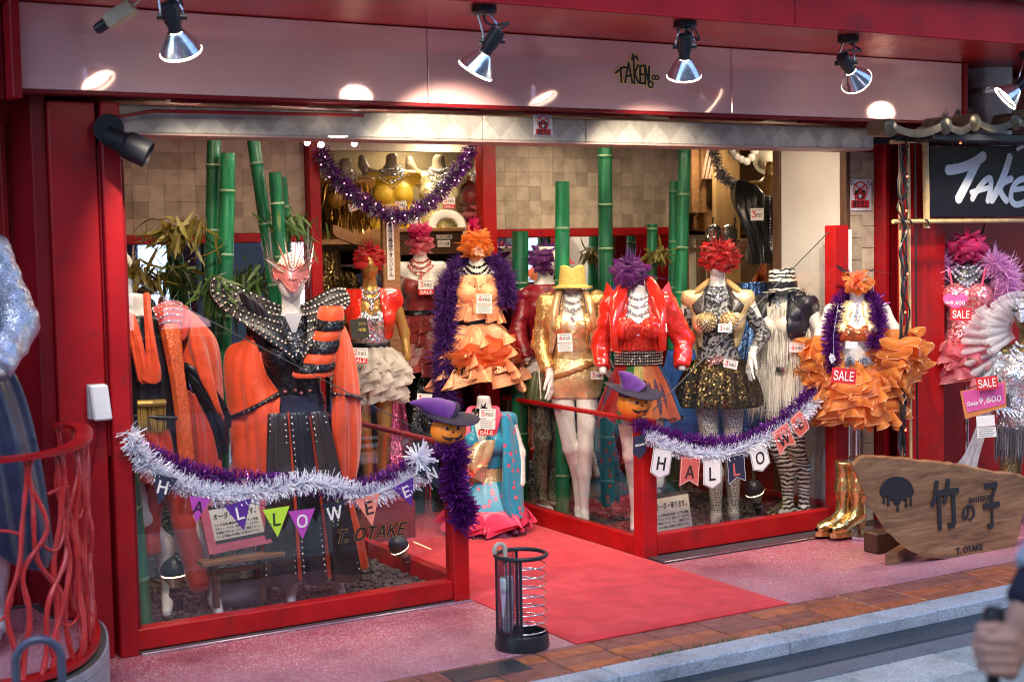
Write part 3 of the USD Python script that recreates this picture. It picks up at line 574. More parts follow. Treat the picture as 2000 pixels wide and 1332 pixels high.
    def hand(s, k, mt, drop=None, spread=1.):
        """five fingers of different lengths, slightly curled, a thumb from the side of the palm"""
        sx = (-1, 1)[k]; f, e, w = s.armf[k]; d = (w-e)/np.linalg.norm(w-e)
        if drop is not None: d = np.array(drop, float)/np.linalg.norm(drop)
        lat = np.array([sx*.35, -1, 0.]); lat -= d*(lat@d); lat /= np.linalg.norm(lat); nrm = np.cross(lat, d)*(1 if k else -1)
        h = .0052; c = w+d*.09; lo = (c-.14).astype(np.float32); n = int(.28/h); g = np.stack(np.meshgrid(*[lo[i]+np.arange(n, dtype=np.float32)*h for i in range(3)], indexing='ij'), -1)
        F = capd(g, w-d*.03, w+d*.01, .024, .021)
        for o in (-.026, -.009, .009, .025): F = smin(F, capd(g, w+d*.012, w+d*.082+lat*o, .017, .0125), .014)
        for o, l, sp in ((-.030, .062, -.010), (-.010, .078, -.003), (.011, .084, .005), (.031, .074, .014)):
            a = w+d*.08+lat*o; b = a+d*l*.5+lat*sp*spread+nrm*.006; c2 = b+d*l*.5+lat*sp*spread*.6+nrm*.02; F = smin(F, smin(capd(g, a, b, .0102, .0088), capd(g, b, c2, .0088, .0066), .004), .006)
        a = w+d*.02+lat*.022; b = a+d*.042+lat*.030+nrm*.012; c2 = b+d*.036+lat*.008+nrm*.012; F = smin(F, smin(capd(g, a, b, .0145, .0105), capd(g, b, c2, .0105, .0078), .004), .01)
        return s.add('hand', surfnet(F, lo, h), mt, True)
    def skirt(s, name, rings, mt, pleat=.08, npl=14, n=96, seed=0): return s.add(name, loft(rings, n, 5, pleat, npl, seed), mt, True)
    def belt(s, z0, z1, mt, t=.018, name='belt', tilt=0): return s.cloth(name, np.maximum(z0-s.Z-tilt*s.X, s.Z+tilt*s.X-z1), mt, t, None if s.legs is None else smin(s.torso, s.legs, .03), 0)
    def necklace(s, mt, rows=3, drop=.16, r=.009, z0=1.465, name='necklace', rad=.062, seed=0):
        q = np.random.default_rng(seed); C = []
        for k in range(rows):
            R = rad+.016*k; n = 15+4*k
            for a in np.linspace(-2.2, 2.2, n):
                x, y = R*math.sin(a), .012-R*1.05*math.cos(a); z = z0-.012*k-.5*(R-rad)-drop*.45*(max(math.cos(a), 0)**2)*(k+1)/rows; C.append((x, y-.012*(k+1)/rows, z))
        for k in range(6): C.append((q.normal(0, .012), -.085-.006*k, z0-.02-drop*(.5+.5*k/6)))
        C = np.array(C); return s.add(name, balls(C, r*q.uniform(.7, 1.25, len(C)), 1), mt)
    def tag(s, px, price, sale=False, w=.085, dy=-.17, tilt=0., note=False, name='price_tag', col=None, hh=None):
        """a card hung on the clothes, seen at the photograph's point"""
        price_tag(s.t, px, s.loc[1]+dy*s.sc, price, sale, w, tilt, note, name, col, hh)
def price_tag(parent, px, Y, price, sale=False, w=.085, tilt=0., note=False, name='price_tag', col=None, hh=None):
    o = at(*px, Y); a = math.atan2((EYE-o)[0], -(EYE-o)[1]); r = np.array([math.cos(a), math.sin(a), 0]); u = np.array([0, 0, 1.]); c, sn = math.cos(tilt), math.sin(tilt); r, u = r*c+u*sn, u*c-r*sn; n = np.cross(r, u)
    h = hh or w*.62; rect = lambda x0, y0, x1, y1: [(x0, y0), (x1, y0), (x1, y1), (x0, y1)]
    if sale == 'only':
        p = part(parent, name, extr(rect(-w/2, -h/2, w/2, h/2), o, r, u, .003), INKRED); part(p, 'lettering', writing('SALE', o+n*.0035, r, u, h*.62, width=w*.82), CARD); return p
    p = part(parent, name, extr(rect(-w/2, -h/2, w/2, h/2), o, r, u, .003), col or CARD)
    if price:
        part(p, 'lettering', writing(price[0], o+n*.0035-r*w*.27, r, u, h*.5), INKRED); part(p, 'lettering', writing(price[1:], o+n*.0035+r*w*.13-u*h*.06, r, u, h*.33, width=w*.5), INK)
        part(p, 'lettering', extr(rect(-w*.4, h*.33, w*.4, h*.37), o+n*.0032, r, u, .0008), INK)
    if note:
        o2 = o-u*(h*1.02); q = part(parent, 'note_card', extr(rect(-w*.52, -h*.5, w*.52, h*.42), o2, r, u, .002), CARD)
        for k in range(4): part(q, 'print_line', extr(rect(-w*.42, h*(.25-.2*k), w*(.42-.1*(k % 2)), h*(.29-.2*k)), o2+n*.0026, r, u, .0006), INK)
    if sale:
        o2 = o-u*h*(.80 if not note else 1.9); q = part(parent, 'sale_label', extr(rect(-w*.5, -h*.28, w*.5, h*.28), o2+n*.001, r, u, .002), INKRED); part(q, 'lettering', writing('SALE', o2+n*.0035, r, u, h*.36, width=w*.8), CARD)
    return p
# ---- trimmings
def strips(C, D, L, wd, bend=.3, seg=2, seed=0):
    """thin blades rooted at C along D, each bent a little"""
    q = np.random.default_rng(seed); n = len(C); D = D/np.linalg.norm(D, axis=1, keepdims=True); L = np.broadcast_to(L, n)
    s = np.cross(D, q.normal(size=(n, 3))); s /= np.linalg.norm(s, axis=1, keepdims=True); b = np.cross(D, s)*(q.normal(0, bend, n) if bend >= 0 else np.full(n, bend))[:, None]
    t = np.linspace(0, 1, seg+1); wt = np.broadcast_to(wd, n)[:, None]*np.sin(np.pi*np.clip(t*.85+.15, 0, 1))**.6 if seg > 1 else np.broadcast_to(wd, n)[:, None]*np.ones(2)
    P = C[:, None]+(D[:, None]*t[None, :, None]+b[:, None]*(t*t)[None, :, None])*L[:, None, None]
    V = np.stack([P-s[:, None]*wt[..., None]/2, P+s[:, None]*wt[..., None]/2], 2).reshape(-1, 3)
    k = np.arange(seg); f = np.vstack([np.stack([2*k, 2*k+1, 2*k+3], 1), np.stack([2*k, 2*k+3, 2*k+2], 1)])
    return V, (f[None]+np.arange(n)[:, None, None]*(2*(seg+1))).reshape(-1, 3)
def fuzz(path, n, R, wd, seed=0, seg=2, bend=.35, jit=.5, lean=.3):
    """a boa or tinsel garland: blades all round a line"""
    q = np.random.default_rng(seed); P = spline(path, 200); i = q.integers(0, 199, n); f = q.random(n)[:, None]; C = P[i]*(1-f)+P[i+1]*f; t = P[i+1]-P[i]; t /= np.linalg.norm(t, axis=1, keepdims=True)
    D = q.normal(size=(n, 3)); D -= t*(D*t).sum(1, keepdims=True); D /= np.linalg.norm(D, axis=1, keepdims=True); D += t*q.normal(0, lean, n)[:, None]
    return strips(C, D, R*(1-jit*q.random(n)), wd, bend, seg, seed+1)
def tuft(c, n, R, wd, seed=0, D0=None, cone=1., seg=2, bend=.4):
    q = np.random.default_rng(seed); D = q.normal(size=(n, 3))
    if D0 is not None: D = np.asarray(D0, float)/np.linalg.norm(D0)+D*cone*.55
    return strips(np.asarray(c)+q.normal(0, R*.08, (n, 3)), D, R*(.55+.5*q.random(n)), wd, bend, seg, seed)
def ruffle(z0, z1, r0, r1, nw=11, amp=.03, n=150, nv=8, seed=0, cx=0, cy=0, sq=.8, a0=0, a1=2*np.pi, curl=.5, edge=None):
    """one tier of frills"""
    q = np.random.default_rng(seed); th = np.linspace(a0, a1, n); v = np.linspace(0, 1, nv)[None]; ph = q.random(4)*6.3
    w = (np.sin(nw*th+ph[0]+.8*np.sin(3*th+ph[1]))+.45*np.sin(1.9*nw*th+ph[2]))[:, None]; w2 = np.cos(nw*th+ph[0]+.8*np.sin(3*th+ph[1]))[:, None]
    r = r0+(r1-r0)*v**.8+amp*w*v**1.3; z = z0+(z1-z0)*v**1.2+amp*curl*w2*v**1.6+.5*amp*np.sin(2*th+ph[3])[:, None]*v; tt = th[:, None]+amp*1.6*w2*v/np.maximum(r1, .05)
    P = np.stack([cx+r*np.cos(tt), cy+r*np.sin(tt)*sq, z], -1)
    if edge is not None: edge.add(tube(P[:, -1], .0022, 4, False))
    return P.reshape(-1, 3), grid_faces(n, nv)
def frills(c, R, n, size, seed=0, face=None, up=None, edge=None):
    """curled frills crowded over an ellipsoid"""
    q = np.random.default_rng(seed); b = MB(); c, R = np.asarray(c, float), np.asarray(R, float); k = 0
    for i in range(n):
        z = 1-2*(i+.5)/n; a = i*2.39996+q.random()*.4; d = np.array([math.sqrt(1-z*z)*math.cos(a), math.sqrt(1-z*z)*math.sin(a), z]); p = c+d*R; nn = d/R; nn /= np.linalg.norm(nn)
        if face is not None and nn@np.asarray(face) < -.35: continue
        t1, t2, _ = frame(nn); t2 = t2 if t2[2] < 0 else -t2; t1 = np.cross(t2, nn); th = np.linspace(-1.25, 1.25, 34); v = np.linspace(0, 1, 11)[None]; s_ = size*q.uniform(.8, 1.3); ph = q.random()*6.3
        w = np.sin(3.6*th+ph)[:, None]*v**1.6*.26*s_; w2 = np.cos(3.6*th+ph)[:, None]*v**1.6*.24*s_
        rr = s_*(.12+.95*v); P = p+t1*((rr*np.sin(th)[:, None]+w2)[..., None])+t2*((rr*np.cos(th)[:, None]*.75)[..., None])+nn*((s_*.5*np.sin(v*2.2)*np.cos(th)[:, None]*.8+w)[..., None])
        b.add((P.reshape(-1, 3), grid_faces(34, 11)))
        if edge is not None: edge.add(tube(P[:, -1], .002, 3, False))
    return b
def puff(F, c, r, n, size, mt, seed, name='feather_headpiece'): F.add(name, frills(c, (r, r*.85, r*.9), n, size, seed), mt)
# ---- stuffs
SKINW = plain('dummy_white', (.70, .67, .62), .25, var=.06, coat=.15); SKING = plain('dummy_gold', (.46, .25, .07), .25, .55, var=.2); SKINK = plain('dummy_black', (.014, .013, .016), .3, var=.2); SKINB = plain('dummy_bronze', (.15, .095, .035), .3, .5, var=.2)
GOLDS = sequin('gold_sequins', (.92, .68, .34), 190, .5, .28, metal=.65, dark=.7); GOLDL = plain('gold_lame', (.88, .62, .32), .28, .65, var=.3, scale=20, bump=.004, bscale=26)
REDV = plain('red_vinyl', (.62, .022, .012), .16, var=.2, scale=12, coat=.8, bump=.004, bscale=22); REDSEQ = sequin('red_sequins', (.72, .05, .03), 120, .6, .25, metal=.6)
SILV = sequin('silver_sequins', (.78, .79, .82), 130, .75, .2, dark=.55); SILVM = sequin('silver_fine_sequins', (.50, .55, .66), 260, .5, .35, dark=.6); BLKSEQ = sequin('black_sequins', (.05, .05, .055), 190, .7, .2, dark=.3)
ORSAT = plain('orange_satin', (.84, .085, .018), .52, var=.35, scale=5, sheen=.25, trans=.12, bump=.010, bscale=9, spec=.35); REDSAT = plain('red_satin', (.50, .04, .018), .45, var=.4, scale=6, sheen=.25, bump=.008, bscale=10); BLEA = plain('black_leather', (.012, .011, .016), .38, spec=.35, var=.4, scale=12, bump=.002, bscale=40)
BROWNL = plain('brown_black_leather', (.030, .018, .014), .33, var=.5, scale=4, bump=.002, bscale=30); STUD = plain('metal_stud', (.80, .72, .55), .2, 1); JEWEL = sequin('clear_jewels', (.82, .84, .9), 420, .9, .1, dark=.5); JEWELR = sequin('pink_jewels', (.9, .35, .32), 420, .9, .12, dark=.5)
ORG = organza('orange_organza', (1.0, .36, .07), .08); ORGW = organza('white_organza', (.94, .94, .97), .16); ORGC = organza('cream_organza', (.86, .82, .76), .12); ORGP = organza('pink_organza', (.98, .28, .36), .06); RIM = plain('shiny_edge', (.92, .50, .30), .2, .6)
PEACH = sequin('peach_sequin_cloth', (.92, .38, .19), 240, .35, .35, metal=.15, dark=.8); PURF = island('purple_feathers', (.07, .012, .17), (.14, .025, .30), .7, 0, .25, (.20, .05, .42)); PINKF = island('pink_feathers', (.75, .36, .66), (.85, .52, .80), .7, 0, .3)
REDF = island('red_feathers', (.30, .006, .01), (.52, .012, .012), .7, 0, .2); ORF = island('orange_feathers', (.85, .22, .02), (.95, .34, .04), .6, 0, .3); HOTP = island('hot_pink_feathers', (.62, .01, .13), (.80, .03, .22), .6, 0, .25); PMIX = island('purple_red_feathers', (.10, .015, .16), (.20, .02, .16), .7, 0, .2, (.26, .02, .05))
TPUR = island('purple_tinsel', (.14, .02, .22), (.52, .08, .66), .26, .5, .15, (.90, .35, .95)); TWHI = island('white_tinsel', (.80, .82, .90), (.93, .94, .97), .28, .1, .25); TSIL = island('silver_tinsel', (.30, .30, .33), (.75, .75, .80), .22, .7, 0, (.88, .88, .93))
PUFR, PUFP, PUFH, PUFO = organza('red_net', (.55, .012, .012), .05), organza('purple_net', (.20, .025, .24), .05), organza('pink_net', (.80, .05, .26), .05), organza('orange_net', (.95, .32, .04), .05)
# ---------------------------------------------------------------- dressed dummies
def fedora(F, c, brim, crown, h, mt, band=None, tiltx=0, name='hat'):
    M = np.array([[math.cos(tiltx), 0, -math.sin(tiltx)], [0, 1, 0], [math.sin(tiltx), 0, math.cos(tiltx)]])
    prof = [(.001, h*.90), (crown*.45, h*.93), (crown*.80, h), (crown*.93, h*.93), (crown, h*.5), (crown*1.04, .006), (crown*1.25, -.004), (brim*.92, -.012), (brim, -.006), (brim*.985, -.014), (crown*1.2, -.014), (crown*.98, -.004)]
    v, f = lathe(prof, 40); v[:, 1] *= 1.12; v[:, 2] -= .055*(np.clip(np.hypot(v[:, 0], v[:, 1])-crown*1.05, 0, 1)*np.abs(v[:, 0])/brim**2*brim*1.2); dent = np.exp(-(v[:, 0]/.022)**2)*(v[:, 2] > h*.85); v[:, 2] -= .022*dent
    hp = F.add(name, (v@M.T+c, f), mt, 40)
    if band is not None:
        v, f = lathe([(crown*1.045, .008), (crown*1.035, h*.32)], 40); v[:, 1] *= 1.12; F.add('hat_band', (v@M.T+c, f), band, True, None, hp)
    return hp
def lapel(F, pts, mt, name='lapel', th=.012): return F.add(name, solid(*sheet([[np.array(p, float) for p in r] for r in pts], 14, 14), th), mt, True)
Zr = lambda F, a, b: np.maximum(a-F.Z, F.Z-b)
def front_open(F, w0, w1, z0=1.0, z1=1.42):
    """inside where the front of a jacket is left open (half width w0 at the bottom, w1 at the top)"""
    k = np.clip((F.Z-z0)/(z1-z0), 0, 1); return np.maximum(np.abs(F.X)-(w0+(w1-w0)*k), F.Y+.0)
def jacket(F, mt, z0, z1=1.455, t=.026, w0=.08, w1=.06, wr=.012, seed=0, name='jacket'):
    return F.cloth(name, np.maximum(Zr(F, z0, z1), -front_open(F, w0, w1)), mt, t, None, wr, 18, seed)

# -- right showcase: gold outfit
f = Fig('gold_outfit_mannequin', 'white mannequin in gold sequin jacket and shorts with a straw fedora', (1118, 568), 1.27, arms=(((.205, .03, 1.14), (.150, -.10, .96)), ((.255, .07, 1.19), (.195, -.10, 1.075))), legs=((.025, .04), (.055, -.05)))
f.skin(SKINW); f.hand(0, SKINW, (.10, -.18, -1)); f.hand(1, SKINW, (.12, -.25, -1))
f.cloth('bustier', np.maximum(Zr(f, 1.03, 1.29), f.Z-1.30-.09*(np.abs(np.abs(f.X)-.075) < .05)+np.abs(np.abs(f.X)-.075)*1.1), GOLDL, .011, None, .004, 30, 1)
f.add('lacing', balls([(sx*.012, -.125-.012*math.sin(k), 1.05+k*.026) for k in range(9) for sx in (-1, 1)], .005, 1), STUD)
f.cloth('shorts', np.maximum(Zr(f, .80, 1.05), -1-f.Z), GOLDS, .016, smin(f.torso, f.legs, .03), .005, 24, 2)
GOLDJ = sequin('gold_jacket_sequins', (.80, .50, .19), 210, .55, .25, metal=.8, dark=.5); jacket(f, GOLDJ, 1.10, 1.45, .028, .10, .055, .016, 3); f.sleeve(0, .068, .048, GOLDJ, .92, seed=4, puff=.008, wr=.014); f.sleeve(1, .07, .05, GOLDJ, .72, seed=5, puff=.008, wr=.014)
for sx in (-1, 1): f.add('jacket_piping', tube(spline([(sx*.055, -.055, 1.475), (sx*.088, -.135, 1.33), (sx*.10, -.13, 1.20), (sx*.125, -.11, 1.09)], 24), .006, 6), plain('dark_piping', (.05, .03, .015), .5))
for sx in (-1, 1): lapel(f, [[(sx*.055, -.05, 1.47), (sx*.085, -.125, 1.33), (sx*.095, -.12, 1.20), (sx*.12, -.10, 1.10)], [(sx*.075, -.065, 1.475), (sx*.115, -.15, 1.34), (sx*.12, -.135, 1.20), (sx*.14, -.11, 1.09)], [(sx*.095, -.03, 1.47), (sx*.14, -.115, 1.33), (sx*.145, -.115, 1.2), (sx*.15, -.09, 1.10)]], GOLDL)
f.belt(.955, .995, plain('tan_leather', (.26, .10, .03), .4), .026, 'belt', -.34); f.necklace(JEWEL, 3, .17, .010); fedora(f, (.0, -.01, 1.505), .128, .082, .125, plain('yellow_straw', (.64, .48, .12), .7, var=.4, scale=60, bump=.006, bscale=150), seqband := None)
f.add('string_tie', tube(f.W((-.21, -.08, 1.12))[None]*0+np.array([(-.21, -.06, 1.10), (-.215, -.06, .95), (-.205, -.07, .80)]), .004, 5), CARD)
f.tag((1103, 660), '4980', False, .095, -.19, .03, True); f.tag((1166, 733), '3980', False, .085, -.19, -.03)
# -- right showcase: red vinyl jacket, rainbow skirt
f = Fig('rainbow_skirt_mannequin', 'white mannequin in red vinyl jacket, black studded belt and rainbow tulle skirt', (1246, 574), .80, arms=(((.23, .04, 1.16), (.22, -.05, 1.0)), ((.275, .03, 1.19), (.265, -.06, 1.02))), legs=((-.03, .03), (.10, -.03)))
f.skin(SKINW)
f.cloth('bustier', np.maximum(Zr(f, 1.12, 1.33), f.Z-1.37+1.0*np.abs(np.abs(f.X)-.085)), REDSEQ, .013, None, .004, 30, 1)
jacket(f, REDV, 1.10, 1.46, .03, .115, .06, .014, 3)
f.sleeve(0, .074, .05, REDV, .9, seed=4, wr=.014, puff=.012); f.sleeve(1, .082, .052, REDV, 1.0, seed=6, wr=.014, puff=.016)
for sx in (-1, 1):
    lapel(f, [[(sx*.045, .01, 1.56), (sx*.075, -.07, 1.44), (sx*.11, -.13, 1.30), (sx*.125, -.12, 1.13)], [(sx*.085, .0, 1.57), (sx*.14, -.08, 1.45), (sx*.155, -.15, 1.30), (sx*.15, -.13, 1.13)], [(sx*.10, .04, 1.50), (sx*.16, -.04, 1.43), (sx*.17, -.10, 1.3), (sx*.165, -.1, 1.13)]], REDV)
    f.add('shoulder_peak', hull([(sx*.10, .06, 1.43), (sx*.10, -.04, 1.43), (sx*.20, .07, 1.36), (sx*.20, -.05, 1.36), (sx*.19, .02, 1.545), (sx*.16, .02, 1.50), (sx*.225, .02, 1.42)]), REDV, 50)
f.cloth('studded_belt', Zr(f, 1.035, 1.125), BLEA, .022, None, .003, 40, 2)
C = [(.155*math.sin(a), -.118*math.cos(a), z) for z in np.linspace(1.045, 1.115, 5) for a in np.linspace(-1.2, 1.2, 24)]
f.add('belt_studs', balls(C, .0055, 0), STUD)
rb = [((.55, .01, .012), 'red'), ((.02, .25, .05), 'green'), ((.80, .66, .16), 'yellow'), ((.85, .25, .06), 'orange'), ((.80, .16, .06), 'coral'), ((.02, .16, .42), 'blue')]
cuts = [-2.4, -.62, -.2, .18, .62, 1.0, 2.4, 3.9]
for k in range(7):
    (cc, nm) = rb[k % 6] if k < 6 else rb[5]; a = np.linspace(cuts[k], cuts[k+1]+.06, 26); v = np.linspace(0, 1, 10); A, V = np.meshgrid(a, v, indexing='ij')
    w = 1+.05*V*np.sin(A*16+k)+.03*V*np.sin(A*31); r = (.125+.145*V**.8)*w
    f.add('tulle_panel', (np.stack([r*np.sin(A), -r*.8*np.cos(A), 1.045-.335*V-.02*V*np.sin(A*9)], -1).reshape(-1, 3), grid_faces(26, 10)), organza(f'tulle_{nm}', cc, .06), True, f'{nm} tulle panel of the skirt')
f.skirt('petticoat', [(0, 0, 1.03, .11, .09), (0, 0, .9, .20, .16), (0, 0, .74, .245, .195)], plain('dark_petticoat', (.06, .015, .04), .8), .05); f.add('lace_hem', fuzz([(.27*math.sin(a), -.215*math.cos(a), .71) for a in np.linspace(-1.6, 1.6, 20)], 500, .02, .004, 4), BLEA)
f.necklace(JEWEL, 4, .24, .011, seed=3)
f.add('feather_headpiece', tuft((-.05, -.03, 1.62), 1100, .105, .005, 5, bend=.8, seg=4), PMIX); f.add('hat', lathe([(.001, .05), (.05, .045), (.075, .01), (.07, -.02)], 24, (-.03, 0, 1.57)), PURF, True)
puff(f, (-.05, -.03, 1.61), .075, 40, .06, PUFP, 31); f.tag((1290, 641), '4980', False, .085, -.2, .06)
# -- right showcase: black lace
LACE = mat('black_lace', {'g': ('geometry', {}), 'v': ('voronoi_texture', {'scale': 55, 'feature': 'smooth_f1'}), 'n': ('noise_texture', {'scale': 60, 'detail': 3}), 'm': ('mix', {'mix_type': 'mix', 'fac': .45}), 'r': ('rgb_ramp', {'ramp': [(.43, (.012, .012, .014)), (.50, (.26, .25, .245))]}), 'p': ('principled_bsdf', {'roughness': .6})},
    [('g.position', 'v.vector'), ('g.position', 'n.vector'), ('v.distance', 'm.color1'), ('n.fac', 'm.color2'), ('m.color', 'r.fac'), ('r.color', 'p.base_color')], 'p.BSDF')
FISH = mat('fishnet', {'g': ('geometry', {}), 'mp': ('mapping', {'rotation': (0, .785, .6), 'scale': (70, 70, 70)}), 'c': ('checker_texture', {'scale': 1, 'color1': (.50, .47, .42), 'color2': (.16, .15, .14)}), 'p': ('principled_bsdf', {'roughness': .35})},
    [('g.position', 'mp.vector'), ('mp.vector', 'c.vector'), ('c.color', 'p.base_color')], 'p.BSDF')
f = Fig('black_lace_mannequin', 'mannequin in black lace top and gold sequin vest with a red feather headpiece', (1402, 560), .62, arms=(((.235, .04, 1.16), (.20, -.02, .98)), ((.275, .07, 1.17), (.205, -.10, 1.07))), legs=((-.02, -.05), (.085, .05)), head='half')
f.skin(SKINW); f.hand(1, SKINW, (-.25, -.25, -1))
f.cloth('lace_top', Zr(f, .98, 1.475), LACE, .006, None, .001); f.sleeve(0, .052, .034, LACE); f.sleeve(1, .052, .034, LACE, .95)
f.cloth('tights', np.maximum(.03-f.Z, f.Z-.92), FISH, .004, f.legs, 0)
for sx in (-1, 1):
    f.add('studded_cup', xf(ball((0, 0, 0), 1, 3), np.diag([.066, .056, .062]), (sx*.070, -.112, 1.262)), plain('cup_gold', (.35, .22, .06), .35, .6), True)
    q = np.random.default_rng(2); C = [(sx*.070+.066*math.sin(a)*r, -.114-.057*math.sqrt(max(1-r*r, 0)), 1.262+.062*math.cos(a)*r) for r in (.1, .3, .5, .7, .9) for a in np.arange(0, 6.28, 6.28/(3+16*r))]
    f.add('cup_studs', balls(C, .0065, 0), STUD)
    f.cloth('sequin_vest', np.maximum(np.maximum(Zr(f, 1.10, 1.45), .085+.04*(1.3-f.Z)-sx*f.X), 0*f.X-1), GOLDS, .022, None, .008, 18, 4)
    lapel(f, [[(sx*.05, -.03, 1.48), (sx*.10, -.085, 1.42), (sx*.155, -.10, 1.36)], [(sx*.075, -.05, 1.45), (sx*.095, -.115, 1.36), (sx*.13, -.11, 1.31)], [(sx*.07, -.06, 1.41), (sx*.085, -.12, 1.34), (sx*.095, -.12, 1.29)]], BROWNL, 'studded_lapel')
    lapel(f, [[(sx*.04, .02, 1.53), (sx*.08, -.02, 1.50), (sx*.14, .0, 1.45)], [(sx*.055, -.03, 1.50), (sx*.09, -.06, 1.46), (sx*.15, -.04, 1.42)]], plain('tan_suede', (.46, .27, .10), .6), 'collar')
    f.add('lapel_studs', balls([(sx*(.09+.02*k/3), -.115, 1.40-.014*k) for k in range(7)], .004, 0), STUD)
f.cloth('bra_band', Zr(f, 1.195, 1.225), BLEA, .012, None, 0)
f.add('jewelled_buckle', balls(np.random.default_rng(4).normal(0, 1, (60, 3))*(.038, .006, .013)+(-.01, -.125, 1.03), .008, 0), sequin('red_clear_jewels', (.8, .55, .5), 260, .9, .12, (.5, .02, .02)))
GB = sequin('gold_black_sequins', (.12, .078, .022), 110, .9, .2, (.010, .008, .008)); f.skirt('sequin_skirt', [(0, 0, 1.03, .13, .10), (0, 0, .93, .21, .16), (0, 0, .80, .25, .19), (0, 0, .74, .24, .18)], GB, .10, 15, 110, 3)
f.necklace(JEWEL, 3, .07, .009); f.add('feather_headpiece', tuft((.01, -.05, 1.665), 1000, .105, .006, 8, bend=.8, seg=4), REDF); f.add('quill', strips(np.repeat([[.05, -.08, 1.62]], 6, 0), np.array([(.3, -.4, .3+.2*k) for k in range(6)])*(1, 1, 1), .16, .006), BLEA)
puff(f, (.01, -.05, 1.66), .08, 40, .06, PUFR, 32); f.tag((1416, 641), '1980', False, .09, -.2, -.04); f.tag((1427, 711), '3980', False, .09, -.22, -.22)
# -- right showcase: zebra hat, fringe dress
ZEB = mat('zebra', {'g': ('geometry', {}), 'w': ('wave_texture', {'scale': 11, 'distortion': 7, 'detail': 2, 'detail_scale': 1.2, 'bands_direction': 'z'}), 'r': ('rgb_ramp', {'ramp': [(.46, (.012, .012, .014)), (.54, (.66, .62, .52))]}), 'p': ('principled_bsdf', {'roughness': .4})},
    [('g.position', 'w.vector'), ('w.fac', 'r.fac'), ('r.color', 'p.base_color')], 'p.BSDF')
f = Fig('fringe_dress_mannequin', 'white mannequin in cream fringe dress and black vest under a zebra striped hat', (1531, 574), .55, turn=-24, arms=(None, ((.26, .03, 1.17), (.25, -.03, .95))), legs=((.02, -.02), (.10, .05)))
f.skin(SKINW); f.cloth('tights', np.maximum(.0-f.Z, f.Z-.93), ZEB, .005, f.legs, 0)
FR = island('cream_fringe', (.74, .68, .58), (.84, .80, .72), .5, 0, .15, (.88, .86, .82))
f.cloth('dress', np.maximum(Zr(f, .84, 1.44), f.Z-1.43-.5*f.X), plain('cream_cloth', (.66, .60, .51), .5, bump=.003, bscale=90), .016, smin(f.torso, f.legs, .03), .004, 30, 3)
q = np.random.default_rng(9)
for zt, n, L, R in ((1.38, 420, .24, .14), (1.22, 420, .24, .15), (1.06, 420, .26, .16), (.95, 500, .30, .19)):
    a = q.uniform(-2.2, 2.2, n); rr = R*(1+.0*a); C = np.stack([rr*np.sin(a)*1.08, .0-rr*.86*np.cos(a), zt+q.normal(0, .015, n)], 1); D = np.stack([.10*np.sin(a), -.10*np.cos(a), -np.ones(n)], 1)+q.normal(0, .035, (n, 3))
    f.add('fringe', strips(C, D, L*q.uniform(.7, 1.05, n), .009, .05, 2, 3), FR, False)
f.add('sequin_beads', balls(np.stack([.19*np.sin(a), -.17*np.cos(a), q.normal(.97, .09, n)], 1)[:120], .004, 0), JEWEL)
f.belt(.985, 1.003, BROWNL, .03, 'thin_belt', .1); f.add('belt_buckle', box((.02, -.175, .975), (.08, -.155, 1.012)), CHROME)
f.cloth('leather_vest', np.maximum(Zr(f, 1.10, 1.46), .085-f.X), BLEA, .032, None, .012, 18, 6); f.cloth('leather_vest', np.maximum(Zr(f, 1.36, 1.46), f.X+.10), BLEA, .03, None, .012, 18, 7)
for sx in (-1, 1):
    lapel(f, [[(sx*.05, -.03, 1.48), (sx*.11, -.09, 1.42), (sx*.17, -.09, 1.37)], [(sx*.06, -.07, 1.42), (sx*.10, -.13, 1.36), (sx*.14, -.12, 1.31)], [(sx*.065, -.09, 1.36), (sx*.08, -.135, 1.3), (sx*.1, -.13, 1.26)]], BLEA, 'studded_lapel')
    f.add('lapel_studs', balls([(sx*(.075+.013*k), -.135+.004*k, 1.27+.014*k) for k in range(7)], .0045, 0), STUD)
f.add('feather_trim', fuzz([(.06, -.04, 1.49), (.12, -.0, 1.47), (.17, .03, 1.43)], 160, .035, .006, 3), BLEA)
f.necklace(JEWEL, 2, .06, .009); fedora(f, (.0, -.01, 1.50), .135, .088, .135, ZEB, BLEA, .07)
f.tag((1557, 679), '4980', False, .10, -.2, -.05, col=plain('pale_pink_card', (.74, .62, .62), .5))
# -- outside right: orange frills on a pole stand
f = Fig('orange_frill_mannequin', 'white torso on a chrome pole in orange organza frills with purple tinsel boa', (1674, 586), .09, scale=1.0, arms=(((.24, .02, 1.24), (.25, -.02, 1.2)), ((.235, .02, 1.28), (.25, -.02, 1.2))), legz=.88)
f.skin(SKINW); f.cloth('sequin_bra', np.maximum(Zr(f, 1.205, 1.315), f.Z-1.335+.8*np.abs(np.abs(f.X)-.07)), sequin('orange_sequins', (.85, .25, .08), 130, .9, .18, (.4, .1, .1)), .014, None, .002)
for sx in (-1, 1):
    f.cloth('gold_shrug', np.maximum(np.maximum(Zr(f, 1.26, 1.47), .028+.35*(1.40-f.Z)*(f.Z < 1.40)-sx*f.X), sx*f.X-.16), GOLDS, .016, None, .004)
f.add('necklace', balls([(.004*math.sin(k), -.085-.004*k, 1.44-.012*k) for k in range(10)]+[(sx*.016, -.11, 1.37) for sx in (-1, 1)], .009, 1), JEWEL)
q, ed = MB(), MB()
for k, (z0, z1, r0, r1) in enumerate(((1.08, .97, .13, .25), (1.03, .90, .15, .29), (.97, .83, .16, .31), (.91, .76, .17, .32), (.86, .70, .16, .31), (.80, .66, .14, .27))): q.add(ruffle(z0, z1, r0, r1, 7+k % 3, .042, 240, 12, 40+k, sq=.82, edge=ed))
